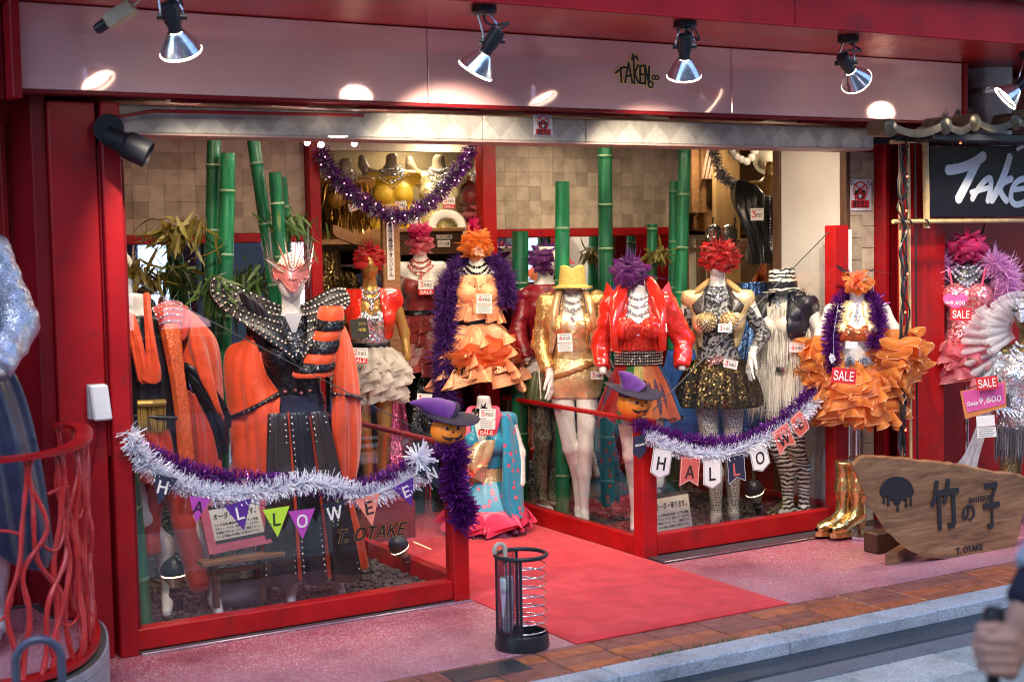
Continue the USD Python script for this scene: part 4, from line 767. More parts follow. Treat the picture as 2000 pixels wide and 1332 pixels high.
f.add('frilled_skirt', q, ORG); f.add('skirt_frill', frills((0, 0, .86), (.20, .17, .15), 40, .135, 5, None, edge=ed), ORG)
f.add('sleeve_frill', frills((-.225, -.02, 1.09), (.08, .08, .15), 26, .115, 6, edge=ed), ORG); f.add('sleeve_frill', frills((.245, -.03, 1.10), (.115, .09, .16), 34, .13, 7, edge=ed), ORG)
for z0, z1, cx, R, sd in ((1.28, 1.15, .25, .15, 1), (1.2, 1.06, .26, .17, 2), (1.24, 1.10, -.23, .11, 3)): f.add('sleeve_frill', ruffle(z0, z1, .04, R, 6, .034, 160, 10, 60+sd, cx, -.02, .85, edge=ed), ORG)
f.add('frill_edges', ed, RIM)
for sx in (-1, 1): f.add('rosette', balls([(sx*.045+.03*r*math.cos(a), -.125-.01*(1-r), 1.075+.03*r*math.sin(a)) for r in (0, .5, 1) for a in np.arange(0, 6.28, .5 if r > .6 else .9)], .008, 1), JEWEL)
f.add('rosette_petal', MB().add(tuft((-.045, -.12, 1.075), 50, .05, .03, 3, (0, -1, 0), 1.6)).add(tuft((.045, -.12, 1.075), 50, .05, .03, 4, (0, -1, 0), 1.6)), plain('silver_organza', (.5, .5, .55), .35, .4))
f.add('tinsel_boa', fuzz([(-.16, -.10, 1.02), (-.165, -.12, 1.2), (-.15, -.07, 1.36), (-.09, .0, 1.475), (.0, .06, 1.50), (.09, .0, 1.475), (.135, -.07, 1.38), (.12, -.13, 1.25), (.10, -.14, 1.17)], 2600, .075, .006, 11, 1), TPUR)
f.add('tinsel_flower', tuft((-.155, -.19, 1.10), 26, .035, .016, 2, (0, -1, 0), 1.8), TWHI)
f.add('flower_headpiece', MB().add(frills((.0, -.05, 1.60), (.06, .05, .06), 18, .055, 2)), ORG); f.add('petal', tuft((-.005, -.10, 1.60), 60, .08, .03, 6, (0, -1, .1), 1.5), island('coral_petals', (.9, .22, .10), (.95, .38, .28), .6, 0, .3))
f.add('plume', strips(np.array([[-.03, 0, 1.64], [-.03, 0, 1.63], [.03, 0, 1.64], [.04, 0, 1.63]]), np.array([(-1, 0, .75), (-1, -.1, .5), (1, 0, .8), (.9, 0, .2)]), np.array([.16, .14, .15, .14]), .03, -.9, 8, 4), island('dark_plume', (.05, .02, .03), (.16, .07, .02), .6))
f.add('veil_cord', tube([(-.12, -.1, 1.45), (-.15, -.17, 1.25), (-.145, -.17, 1.05)], .003, 5), CHROME)
f.tag((1663, 674), '', False, .075, -.14, -.08, col=plain('pale_pink_card', (.74, .62, .62), .5)); f.tag((1648, 734), '', 'only', .15, -.34, -.09)
f.raw('pole', lathe([(.02, .03), (.02, .95)], 20, (f.loc[0], f.loc[1], 0)), CHROME, 40); f.raw('pole', lathe([(.0125, .03), (.0125, .95)], 16, (f.loc[0]-.045, f.loc[1]+.02, 0)), CHROME, 40)
bb = f.loc; f.raw('base_plate', hull([(bb[0]+dx*.22, bb[1]-.12+dy*.2, z) for dx, dy in [(-1, -.3), (-.8, -.75), (-.4, -1), (.1, -1), (1.2, -.1), (1.2, .6), (-.6, .6), (-1, .2)] for z in (.004, .022)]), STEEL)
# -- left showcase: black and orange robe, headless
f = Fig('orange_robe_mannequin', 'headless white mannequin in black robe with orange satin sleeves and jewelled shoulder', (263, 612), .55, turn=0, arms=(((.26, .05, 1.15), (.30, -.1, .95)), ((.29, .02, 1.22), (.31, -.02, 1.05))), legs=((.11, .02), (.33, -.05)), group=None)
f.skin(SKINW)
f.cloth('black_tunic', Zr(f, .85, 1.46), BLEA, .02, None, .008)
PX = lambda rows: [[at(*p) for p in r] for r in rows]
def pxs(F, name, rows, mt, fold=.008, nf=4, seed=0, nu=36, nv=28, th=.007): return F.raw(name, solid(*sheet(PX(rows), nu, nv, fold, nf, seed), th), mt, True)
W3 = lambda rows, F=f: [[(p[0], p[1], p[2]) for p in r] for r in rows]
pxs(f, 'robe_front', [[(238, 596, .58), (258, 640, .37), (300, 640, .37), (352, 630, .5)], [(238, 720, .54), (265, 740, .34), (312, 740, .34), (362, 720, .46)], [(240, 830, .52), (270, 850, .33), (322, 850, .33), (378, 820, .44)], [(246, 930, .5), (282, 935, .34), (334, 930, .34), (405, 905, .44)]], BLEA, .012, 4, 1)
pxs(f, 'lapel_lining', [[(246, 618, .36), (255, 612, .34), (262, 616, .34)], [(257, 680, .31), (270, 676, .29), (281, 680, .3)], [(270, 738, .3), (279, 750, .29), (289, 738, .3)]], ORSAT, .004, 3, 2)
pxs(f, 'lapel_lining', [[(281, 574, .38), (287, 572, .36), (292, 576, .37)], [(284, 640, .31), (292, 640, .29), (298, 640, .3)], [(285, 700, .29), (300, 705, .27), (310, 700, .29)], [(276, 740, .29), (296, 750, .27), (314, 742, .29)]], ORSAT, .006, 3, 3)
pxs(f, 'stole', [[(303, 606, .38), (330, 600, .33), (356, 612, .36)], [(313, 650, .33), (334, 650, .28), (354, 652, .31)], [(328, 720, .29), (345, 722, .26), (360, 722, .29)], [(340, 800, .27), (356, 802, .25), (370, 802, .27)], [(350, 925, .27), (366, 926, .25), (382, 925, .27)]], sequin('orange_glitter', (.82, .14, .04), 200, .5, .3, metal=.4, dark=.8), .004, 3, 4, 44)
sp_ = sheet(PX([[(298, 604, .40), (328, 590, .38), (356, 594, .40)], [(306, 622, .33), (330, 612, .30), (355, 616, .33)], [(318, 650, .33), (336, 650, .31), (352, 650, .33)]]), 12, 16); f.raw('shoulder_pad', solid(*sp_, .012), REDSAT, True); f.raw('shoulder_jewels', balls(sp_[0].reshape(12, 16, 3)[::2, ::2].reshape(-1, 3)+(0, -.010, .002), .0075, 1), JEWEL)
pxs(f, 'shoulder_wing', [[(356, 596, .40), (366, 600, .36), (372, 610, .38)], [(354, 630, .34), (366, 632, .31), (372, 634, .33)], [(350, 662, .34), (356, 664, .32), (362, 662, .33)]], REDSAT, .003, 3, 5, 16, 12)
pxs(f, 'bell_sleeve', [[(350, 610, .48), (364, 604, .40), (378, 622, .48)], [(354, 660, .40), (385, 646, .32), (414, 654, .46)], [(360, 705, .38), (398, 702, .30), (428, 698, .46)], [(380, 745, .36), (410, 758, .29), (434, 768, .46)], [(420, 790, .38), (430, 815, .33), (437, 845, .42)]], ORSAT, .011, 3, 6, 50, 44)
pxs(f, 'sleeve_lining', [[(358, 708, .37), (364, 728, .35), (372, 752, .36)], [(394, 731, .31), (397, 765, .31), (400, 802, .34)], [(434, 784, .34), (428, 820, .33), (420, 858, .35)], [(447, 830, .40), (442, 870, .37), (430, 935, .39)]], BLEA, .008, 3, 7)
pxs(f, 'lower_drape', [[(364, 762, .38), (374, 768, .35), (386, 785, .37)], [(368, 830, .37), (395, 830, .34), (418, 858, .37)], [(376, 930, .37), (402, 935, .34), (430, 930, .38)]], REDSAT, .014, 3, 8)
pxs(f, 'under_robe', [[(262, 838, .32), (295, 842, .29), (330, 838, .32)], [(268, 880, .32), (300, 880, .29), (336, 880, .32)], [(270, 940, .34), (305, 945, .30), (342, 940, .34)]], REDSAT, .012, 4, 9)
for nm, pts_, r_ in (('trouser_leg', [(338, 900, .5), (350, 960, .46), (372, 1070, .42), (392, 1152, .40)], (.095, .075, .062, .055)), ('trouser_leg', [(300, 900, .55), (296, 960, .54), (292, 1040, .52), (298, 1085, .50)], (.085, .07, .06, .05))): c_ = spline([at(*p) for p in pts_], 24); f.raw(nm, tube(c_, np.interp(np.linspace(0, 1, 24), np.linspace(0, 1, 4), r_)*(1+.04*np.sin(np.arange(24)*1.3)), 20), REDSAT, True)
q = np.random.default_rng(1); A_, B_ = at(268, 788, .285), at(322, 786, .285); f.raw('gold_tassel', MB().add(tube([A_, (A_+B_)/2+(0, -.012, 0), B_], .018, 8)).add(strips(A_+(B_-A_)*q.random(130)[:, None], np.tile([0, -.05, -1.], (130, 1)), .16, .006, .05, 2, 3)), island('gold_threads', (.45, .27, .06), (.70, .48, .14), .35, .5))
f.add('brooch', tuft((.02, -.185, 1.36), 40, .035, .008, 3, (0, -1, 0), 2), JEWEL); f.add('brooch_drop', balls([(.02+.004*k, -.19-.002*k, 1.33-.018*k) for k in range(4)]+[(-.05+.012*k, -.14-.004*k, 1.44-.014*k) for k in range(6)], .007, 1), JEWEL)
f.add('belt_cord', tube([(-.2, -.18, 1.0), (0, -.24, 1.0), (.2, -.22, .98)], .012, 8), BLEA)
# -- left showcase: masked, studded
f = Fig('studded_robe_mannequin', 'masked mannequin in black studded robe with orange bat-wing cape', (569, 612), .42, turn=4, arms=(None, None), legs=((-.04, -.03), (.20, .04)), head='head')
f.skin(SKINW)
f.cloth('bodice', Zr(f, 1.0, 1.46), BLKSEQ, .024, None, .006, 20, 2); f.add('shirt_front', extr([(-.045, 0), (.045, .0), (.005, -.13)], (0, -.13, 1.475), (1, 0, 0), (0, -.35, .94), .006), CARD)
f.add('belt', loft([(0, 0, 1.06, .15, .12), (0, 0, 1.0, .155, .125), (0, 0, .96, .16, .13)], 48, 3), plain('navy_satin_belt', (.02, .02, .045), .3, var=.4), True); f.add('belt_jewels', balls([(-.05, -.125, 1.085), (.0, -.13, 1.09), (.07, -.13, 1.085), (.03, -.13, 1.075)], .011, 1), JEWELR)
f.add('under_skirt', loft([(0, 0, .98, .15, .12), (.02, 0, .7, .20, .16), (.05, 0, .4, .25, .19), (.06, 0, .14, .29, .2)], 96, 6, .06, 11, 2), ORSAT, True)
for k, (xa, xb, xc, xd) in enumerate(((-.14, -.045, -.19, -.02), (-.035, .06, .0, .13), (.07, .15, .15, .30))):
    rows = [[(xa, -.135, .975), ((xa+xb)/2, -.145, .98), (xb, -.135, .975)], [((xa+xc)/2, -.20, .6), ((xa+xb+xc+xd)/4, -.21, .6), ((xb+xd)/2, -.20, .6)], [(xc, -.235, .14), ((xc+xd)/2, -.245, .12), (xd, -.235, .14)]]
    f.add('skirt_panel', solid(*sheet(rows, 34, 18, .006, 2, k), .006), BROWNL if k != 1 else BLEA, True)
    C = [(a*(1-t)+b*t+sg*.012, -.142-.10*t**.8, .97-.80*t) for a, b, sg in ((xa, xc, 1), (xb, xd, -1)) for t in np.linspace(.02, .98, 26)]; f.add('skirt_studs', balls(C, .0065, 1), STUD)
for sx in (-1, 1):
    top = [(sx*.03, .02, 1.50), (sx*.13, .05, 1.545), (sx*.27, .05, 1.615), (sx*.39, .04, 1.66)] if sx < 0 else [(sx*.03, .02, 1.50), (sx*.12, .05, 1.54), (sx*.21, .05, 1.585), (sx*.28, .04, 1.58)]
    mid = [(sx*.07, -.10, 1.42), (sx*.16, -.09, 1.45), (sx*.28, -.05, 1.50), (sx*.40, -.02, 1.57)] if sx < 0 else [(sx*.07, -.10, 1.42), (sx*.14, -.09, 1.44), (sx*.22, -.05, 1.48), (sx*.30, -.02, 1.52)]
    low = [(sx*.0+.02, -.17, 1.20), (sx*.06, -.16, 1.28), (sx*.18, -.12, 1.38), (sx*.33, -.06, 1.50)] if sx < 0 else [(.02, -.17, 1.20), (sx*.08, -.16, 1.30), (sx*.16, -.12, 1.40), (sx*.24, -.06, 1.47)]
    sh = sheet([top, mid, low], 22, 40); f.add('studded_collar', solid(*sh, .01), BLEA, True)
    P = sh[0].reshape(22, 40, 3)[1:-1:3, 1:-1:3].reshape(-1, 3); f.add('collar_studs', balls(P+(0, -.012, .004), .0075, 1), STUD)
pxs(f, 'robe_drape', [[(466, 572, .48), (500, 588, .40), (545, 640, .35)], [(486, 640, .46), (530, 672, .36), (575, 690, .31)], [(516, 712, .44), (558, 738, .34), (592, 742, .29)], [(556, 762, .40), (582, 770, .33), (602, 772, .30)]], BLEA, .012, 4, 13)
LV = [(626, 668, 598), (620, 671, 622), (614, 668, 641), (608, 663, 661), (599, 657, 685), (588, 653, 706), (574, 651, 722), (571, 649, 732)]
for k in range(7):
    (a0, a1, ya), (b0, b1, yb) = LV[k], LV[k+1]; c0, c1 = at((a0+a1)/2, ya, .25), at((b0+b1)/2, yb+4, .24); w0, w1 = (a1-a0)/2/ppm(c0), (b1-b0)/2/ppm(c1); g_ = 1.0 if k % 2 == 0 else 1.07
    f.raw('sleeve_band', loft([(c0[0], c0[1], c0[2], w0*.95*g_, .075*g_), ((c0[0]+c1[0])/2, (c0[1]+c1[1])/2, (c0[2]+c1[2])/2, (w0+w1)/2*1.06*g_, .085*g_), (c1[0], c1[1], c1[2], w1*.95*g_, .078*g_)], 44, 4, .03, 7, k), (ORSAT, BLKSEQ)[k % 2], True)
pxs(f, 'cape_wing', [[(486, 636, .56), (500, 655, .46), (514, 690, .42)], [(462, 672, .56), (488, 690, .44), (522, 735, .38)], [(439, 705, .58), (485, 745, .42), (545, 768, .36)], [(446, 815, .56), (490, 800, .40), (546, 800, .32)], [(448, 870, .54), (495, 880, .38), (547, 880, .30)], [(455, 945, .54), (500, 960, .38), (550, 965, .30)]], ORSAT, .010, 3, 3, 60, 44)
pxs(f, 'cape_wing', [[(642, 640, .46), (656, 612, .44), (670, 640, .54)], [(652, 690, .34), (674, 668, .36), (690, 700, .5)], [(650, 740, .30), (676, 740, .32), (702, 765, .49)], [(648, 800, .28), (680, 800, .31), (706, 820, .49)], [(650, 870, .28), (682, 870, .31), (704, 885, .48)], [(658, 950, .30), (680, 955, .32), (694, 940, .46)]], ORSAT, .010, 3, 7, 60, 44)
for pts in ([(447, 816, .54), (490, 799, .385), (546, 768, .345)], [(648, 770, .275), (680, 772, .305), (705, 778, .46)]):
    c_ = spline([at(*p) for p in pts], 30); f.raw('studded_band', tube(c_, .013, 6), BLEA, True); f.raw('band_studs', balls(c_[1::3]+(0, -.014, .004), .0065, 1), STUD)
# mask with plume
mk = sheet([[(-.085, -.06, 1.70), (-.04, -.115, 1.715), (0, -.135, 1.69), (.04, -.115, 1.715), (.085, -.06, 1.70)], [(-.085, -.07, 1.66), (-.045, -.118, 1.665), (0, -.15, 1.64), (.045, -.118, 1.665), (.085, -.07, 1.66)], [(-.07, -.085, 1.645), (-.04, -.12, 1.625), (0, -.155, 1.585), (.04, -.12, 1.625), (.07, -.085, 1.645)]], 12, 30)
f.add('mask', solid(*mk, .006), plain('mask_pink', (.66, .20, .17), .35, .2), True); Pm = mk[0].reshape(12, 30, 3); f.add('mask_jewels', balls(np.vstack([Pm[0], Pm[-1], Pm[5, 12:18], Pm[:, 0], Pm[:, -1]])+(0, -.006, 0), .0068, 1), JEWELR)
f.add('mask_crest', strips(np.array([[.0+.006*k, -.13, 1.68] for k in range(-6, 7)]), np.array([(k*.16, .05, 1-.03*k*k*.3) for k in range(-6, 7)]), np.array([.19-.011*abs(k) for k in range(-6, 7)]), .015, .05, 6, 3), sequin('crest_glitter', (.95, .62, .48), 300, .6, .2, dark=.5)); f.add('crest_jewels', balls([(.0, -.142+.02*k/9, 1.67+.016*k) for k in range(10)], .006, 1), JEWEL)
f.add('mask_plume', strips(np.array([[sx*.088, -.02, 1.60+.03*j] for sx in (-1, 1) for j in range(5)]), np.array([(sx*.18-.03*j*sx, .02, 1) for sx in (-1, 1) for j in range(5)]), .20, .008, .18, 8, 4), island('glitter_plume', (.30, .22, .22), (.70, .58, .54), .3, .6))
# -- entrance, gold skinned, red bolero and white tutu
f = Fig('white_tutu_mannequin', 'gold skinned mannequin in red bolero, silver corset and white frilled tutu', (722, 563), 1.78, scale=.96, arms=(((.225, .03, 1.16), (.225, -.02, .98)), ((.235, .03, 1.16), (.25, -.02, .98))), legs=((-.04, 0), (.06, 0)), head='half', turn=4)
f.skin(SKING)
f.cloth('corset', np.maximum(Zr(f, 1.09, 1.32), f.Z-1.345+.8*np.abs(np.abs(f.X)-.07)), SILV, .016, None, .004)
jacket(f, REDV, 1.12, 1.47, .03, .10, .06, .016, 3, 'bolero'); f.sleeve(0, .085, .09, REDV, .0, wr=.016, puff=.02); f.sleeve(1, .085, .09, REDV, .0, seed=2, wr=.016, puff=.02)
f.necklace(JEWEL, 2, .12, .014); q = MB()
for k in range(6): q.add(ruffle(1.08-.03*k, .95-.05*k, .10, .23+.02*math.sin(k), 15, .045, 240, 9, 80+k))
f.add('tutu', q, ORGC); f.add('tutu_frill', frills((0, 0, .89), (.20, .17, .15), 120, .075, 8), ORGC)
f.add('hat', lathe([(.001, .085), (.05, .085), (.08, .07), (.09, .02), (.10, .0), (.085, -.03)], 28, (-.01, -.02, 1.64)), plain('red_felt', (.50, .012, .02), .7), True); f.add('hat_feathers', tuft((0, -.03, 1.69), 600, .085, .007, 4, (0, 0, .6), 1.8, bend=.8, seg=4), REDF)
f.cloth('waist_panel', np.maximum(Zr(f, 1.05, 1.10), -1-f.X), BLEA, .018, None, 0)
puff(f, (0, -.03, 1.68), .075, 36, .055, PUFR, 33); BT = plain('black_tag', (.03, .028, .02), .5); p_ = price_tag(f.t, (702, 642), f.loc[1]-.2, '', False, .115, .12, col=BT, hh=.13); [part(p_, 'lettering', writing(t_, at(702, 632+12*k_, f.loc[1]-.203), (.83, -.55, 0), (0, 0, 1), .016, .0008, True, width=.085), plain('gold_ink', (.6, .5, .1), .5)) for k_, t_ in enumerate(('当店オリジナル', '新作衣装'))]; price_tag(f.t, (703, 689), f.loc[1]-.26, '2980', True, .10, -.08)
f.raw('plinth', box((f.loc[0]-.2, f.loc[1]-.2, .0), (f.loc[0]+.2, f.loc[1]+.2, f.loc[2]+.01)), REDD)
# -- behind: dark red dress, pink hat
f = Fig('red_dress_mannequin', 'bare shouldered white torso in dark red ruffled dress with a pink feather hat', (821, 506), 2.25, scale=.92, arms=(((.22, .0, 1.28), (.22, -.02, 1.2)), ((.22, .0, 1.28), (.22, -.02, 1.2))), legz=.85)
f.skin(SKINW); DR = plain('dark_red_velvet', (.22, .012, .012), .4, var=.6, scale=16, sheen=.5, bump=.003)
f.cloth('dress_top', np.maximum(Zr(f, 1.0, 1.36), f.Z-1.30+.3*f.X), DR, .018, None, .008); q = MB()
for k in range(5): q.add(ruffle(1.06-.06*k, .92-.08*k, .12, .24+.025*k, 8, .03, 130, 7, 90+k))
f.add('ruffled_skirt', q, DR); f.belt(1.03, 1.08, BLKSEQ, .03); f.necklace(JEWELR, 3, .15, .012)
f.add('hat', MB().add(frills((0, -.02, 1.60), (.055, .05, .06), 16, .07, 3)), ORGP); f.add('hat_feathers', tuft((.0, -.04, 1.69), 900, .07, .005, 5, bend=.7, seg=3), HOTP)
puff(f, (0, -.04, 1.68), .06, 34, .05, PUFH, 34); price_tag(f.t, (832, 556), f.loc[1]-.2, '3980', True, .105, .0); f.raw('pole', lathe([(.015, 0), (.015, .75)], 12, (f.loc[0], f.loc[1], 0)), CHROME)
# -- entrance right: peach frills and purple boa
f = Fig('peach_frill_mannequin', 'torso in sparkling peach frills with black belt, purple feather boa and orange hat', (931, 514), 1.86, scale=1.0, arms=(None, None), legz=.86)
f.skin(SKINW); q = MB()
for k in range(4): q.add(ruffle(1.39-.07*k, 1.28-.07*k, .115+.01*k, .160+.008*k, 10, .022, 200, 9, 100+k, cy=-.01))
f.add('frilled_top', q, PEACH); f.cloth('bodice', Zr(f, 1.0, 1.37), PEACH, .012, None, .004); f.belt(1.03, 1.11, plain('black_patent', (.01, .01, .014), .12, coat=.5), .03, tilt=-.12); q = MB()
for k in range(5): q.add(ruffle(1.06-.05*k, .90-.07*k, .13, .26+.015*k, 7, .05, 240, 10, 110+k))
f.add('frilled_skirt', q, PEACH); f.add('skirt_frill', frills((.03, 0, .84), (.22, .18, .11), 44, .12, 9), organza('peach_organza', (.9, .24, .06), .15)); f.add('hem_tinsel', fuzz([(.26*math.sin(a), -.2*math.cos(a), .74) for a in np.linspace(-1.7, 1.7, 12)], 500, .05, .008, 3), GB)
f.necklace(BLKSEQ, 4, .22, .010); f.add('feather_boa', fuzz([(-.20, -.12, .40), (-.24, -.12, .75), (-.22, -.10, 1.05), (-.20, -.06, 1.3), (-.13, .02, 1.44), (0, .08, 1.48), (.13, .02, 1.45), (.19, -.05, 1.34), (.20, -.07, 1.18)], 9000, .095, .008, 12, 3, .7), PURF)
f.add('hat', MB().add(frills((-.01, -.02, 1.58), (.06, .05, .05), 16, .07, 4)), ORG); f.add('hat_feathers', tuft((.0, -.05, 1.62), 500, .08, .008, 6, bend=.8, seg=4), ORF); f.add('hat_flower', tuft((.02, -.12, 1.56), 60, .05, .018, 7, (0, -1, 0), 1.5), plain('peach_petal', (.85, .5, .35), .6)); f.add('hat_feathers', tuft((-.02, .02, 1.72), 50, .08, .03, 8), HOTP)
puff(f, (0, -.05, 1.63), .065, 30, .065, PUFO, 35); price_tag(f.t, (946, 584), f.loc[1]-.22, '4980', False, .105, -.03, True); f.raw('pole', lathe([(.015, 0), (.015, .9)], 12, (f.loc[0], f.loc[1], 0)), CHROME)
# -- entrance right: turquoise kimono
FLW = mat('flowered_turquoise', {'g': ('geometry', {}), 'v': ('voronoi_texture', {'scale': 20}), 'n': ('noise_texture', {'scale': 5}), 'r': ('rgb_ramp', {'ramp': [(.0, (.75, .6, .5)), (.14, (.70, .03, .10)), (.27, (.62, .05, .16)), (.32, (.012, .22, .36)), (1, (.02, .28, .44))]}), 'p': ('principled_bsdf', {'roughness': .32, 'sheen_weight': .3})},
    [('g.position', 'v.vector'), ('v.distance', 'r.fac'), ('r.color', 'p.base_color')], 'p.BSDF'); TURQ = plain('turquoise_satin', (.012, .24, .37), .3, var=.3, scale=7, sheen=.3); PINKS = plain('pink_satin', (.74, .06, .14), .35, var=.3, scale=9)
f = Fig('turquoise_kimono_mannequin', 'headless torso in turquoise flowered kimono dress with big gold bow', (945, 800), 1.42, scale=1.0, arms=(None, ((.235, .02, 1.18), (.25, -.04, .98))), legz=.8, turn=-8)
f.skin(SKINW); f.cloth('kimono_top', np.maximum(Zr(f, 1.08, 1.45), -np.maximum(np.abs(f.X)-.35*(f.Z-1.22), f.Y)), TURQ, .02, None, .004)
for sx in (-1, 1): lapel(f, [[(sx*.05, .0, 1.49), (sx*.08, -.08, 1.42), (-.02+sx*.03, -.14, 1.20)], [(sx*.085, .0, 1.49), (sx*.12, -.09, 1.42), (-.02+sx*.075, -.15, 1.20)]], PINKS, 'collar')
f.add('sleeve', solid(*sheet(W3([[(.10, -.05, 1.46), (.16, -.08, 1.45), (.20, .0, 1.41), (.19, .06, 1.39)], [(.13, -.10, 1.2), (.17, -.13, 1.2), (.225, -.05, 1.18), (.22, .05, 1.18)], [(.13, -.14, .98), (.18, -.16, .97), (.235, -.08, .95), (.235, .04, .97)], [(.17, -.15, .80), (.20, -.17, .78), (.25, -.1, .76), (.25, .03, .79)]]), 36, 28, .010, 3, 5), .006), FLW, True)
f.add('sash', loft([(0, 0, 1.13, .135, .105), (0, 0, 1.06, .125, .10), (0, 0, .99, .14, .11)], 48, 4), GOLDS, True)
for a, b in (((-.10, 0, 1.21), (.10, 0, 1.26)), ((-.19, 0, 1.06), (.0, 0, .98))): f.add('bow', solid(*sheet([[np.array(a)+(0, -.12, 0), (np.array(a)+b)/2+(0, -.2, .05), np.array(b)+(0, -.13, .02)], [(-.15, -.16, 1.13), (-.06, -.24, 1.13), (.04, -.18, 1.12)], [(-.11, -.15, 1.08), (-.04, -.19, 1.08), (.0, -.16, 1.07)]], 20, 20, .012, 3, 2), .008), GOLDL, True)
f.skirt('flared_skirt', [(0, 0, 1.0, .14, .11), (0, -.0, .88, .22, .17), (0, -.0, .78, .27, .21)], FLW, .04, 7); f.add('skirt_border', MB().add(ruffle(.82, .71, .255, .31, 8, .03, 220, 10, 171, curl=.7)).add(ruffle(.79, .68, .24, .29, 9, .03, 220, 10, 172, curl=.7)), PINKS, True)
q = MB()
for k in range(3): q.add(ruffle(.80-.03*k, .66-.03*k, .16, .26, 10, .03, 120, 7, 130+k))
f.add('petticoat', q, plain('plum_net', (.10, .01, .05), .6)); f.add('choker', tuft((0, -.06, 1.47), 60, .06, .02, 3, (0, -.6, -.4), 1.6), BLEA); f.necklace(BLKSEQ, 1, .1, .008)
price_tag(f.t, (952, 808), f.loc[1]-.2, '5980', True, .105, -.07, True); f.raw('pole', lathe([(.015, 0), (.015, .3)], 12, (f.loc[0], f.loc[1], 0)), CHROME)
# -- behind the gold one
f = Fig('feather_hat_mannequin', 'mannequin in red coat and patterned tights behind the gold outfit, purple feather hat', (1068, 552), 1.74, turn=30, arms=(((.22, .0, 1.16), (.2, -.08, 1.0)), ((.22, .0, 1.16), (.2, -.08, 1.0))), head='half', legs=((-.05, 0), (.05, .05)))
f.skin(SKINW); f.cloth('coat', Zr(f, 1.0, 1.46), plain('crimson_satin', (.22, .006, .015), .35, var=.7, scale=22), .022, None, .02, 14); f.sleeve(0, .06, .05, plain('crimson_satin', (1, 1, 1))); f.sleeve(1, .06, .05, plain('crimson_satin', (1, 1, 1)))
f.cloth('tights', np.maximum(.05-f.Z, f.Z-.93), mat('flowered_tights', {'g': ('geometry', {}), 'n': ('noise_texture', {'scale': 22, 'detail': 5, 'distortion': 2}), 'r': ('rgb_ramp', {'ramp': [(.45, (.04, .045, .03)), (.52, (.30, .28, .22)), (.6, (.10, .12, .05))]}), 'p': ('principled_bsdf', {'roughness': .4})}, [('g.position', 'n.vector'), ('n.fac', 'r.fac'), ('r.color', 'p.base_color')], 'p.BSDF'), .005, f.legs, 0)
f.skirt('green_skirt', [(0, 0, .95, .13, .11), (0, 0, .8, .19, .15), (0, 0, .7, .2, .16)], plain('olive_brocade', (.10, .11, .04), .4, var=.7, scale=20), .07); f.add('feather_headpiece', tuft((-.01, -.03, 1.64), 900, .095, .006, 9, bend=.8, seg=4), PMIX)
puff(f, (-.02, -.03, 1.63), .075, 36, .06, PUFP, 36); f.add('pheasant_feather', strips(np.array([[.10, 0, 1.62], [.11, 0, 1.6]]), np.array([(.05, 0, 1), (.12, 0, 1)]), .32, .03, .1, 6), island('pheasant', (.20, .15, .12), (.30, .24, .2), .6)); f.add('hat', lathe([(.001, .06), (.07, .05), (.09, 0), (.12, -.01)], 24, (.08, 0, 1.60)), plain('red_felt', (1, 1, 1)), True)
# -- upper shelf
def shelf_torso(name, label, neck, mt, arms, seed, extra=None, jew=JEWEL, Y=3.0):
    F = Fig(name, label, neck, Y, scale=1.0, arms=arms, legz=1.0, group=None); F.skin(plain('dummy_cream', (.42, .35, .24), .25, coat=.3)); F.cloth('dress', np.maximum(Zr(F, 1.0, 1.43), F.Z-1.40-.9*(np.abs(F.X)-.06)*(np.abs(F.X) > .06)), mt, .016, None, .006, 18, seed)
    F.skirt('dress_skirt', [(0, 0, 1.14, .13, .105), (0, 0, 1.04, .18, .14), (0, 0, .97, .21, .16)], mt, .08, 9, 80, seed)
    if jew is not None: F.necklace(jew, 3, .16, .012, seed=seed)
    return F
up = (((.22, .0, 1.49), (.225, .0, 1.57)), None)
GF = island('gold_foil_fringe', (.35, .18, .03), (.85, .52, .12), .2, .9, 0, (1, .75, .3))
F = shelf_torso('gold_fringe_torso', 'torso in shimmering gold fringe on the upper shelf, left of the yellow dress', (675, 336), plain('amber_cloth', (.40, .20, .03), .4), up, 1)
q = np.random.default_rng(3)
for zt in (1.38, 1.26, 1.14):
    a = q.uniform(-2.5, 2.5, 420); F.add('fringe', strips(np.stack([.165*np.sin(a), -.13*np.cos(a), zt+q.normal(0, .01, 420)], 1), np.stack([.1*np.sin(a), -.1*np.cos(a), -np.ones(420)], 1)+q.normal(0, .08, (420, 3)), .16, .008, .1, 2, 5), GF, False)
price_tag(F.t, (693, 404), F.loc[1]-.2, '3980', False, .09, .3)
F = shelf_torso('yellow_dress_torso', 'torso in plain yellow dress with studded neckline on the upper shelf', (766, 326), plain('yellow_cloth', (.92, .60, .05), .5, var=.2, scale=6, trans=.1), up, 2); F.add('bodice_studs', balls([(sx*.022, -.125, 1.30-.022*k) for k in range(9) for sx in (-1, 1)]+[(.13*math.sin(a), -.10-.03*math.cos(a), 1.30+.11*abs(math.sin(a))) for a in np.linspace(-1.2, 1.2, 30)], .006, 0), STUD)
price_tag(F.t, (783, 400), F.loc[1]-.2, '2980', False, .085, .05)
F = shelf_torso('pale_sequin_torso', 'torso in pale iridescent sequin dress on the upper shelf, right of the yellow dress', (857, 328), sequin('pale_sequins', (.78, .72, .40), 160, .5, .3, metal=.35, dark=.7), up, 3); price_tag(F.t, (877, 392), F.loc[1]-.2, '3980', True, .09, 0)
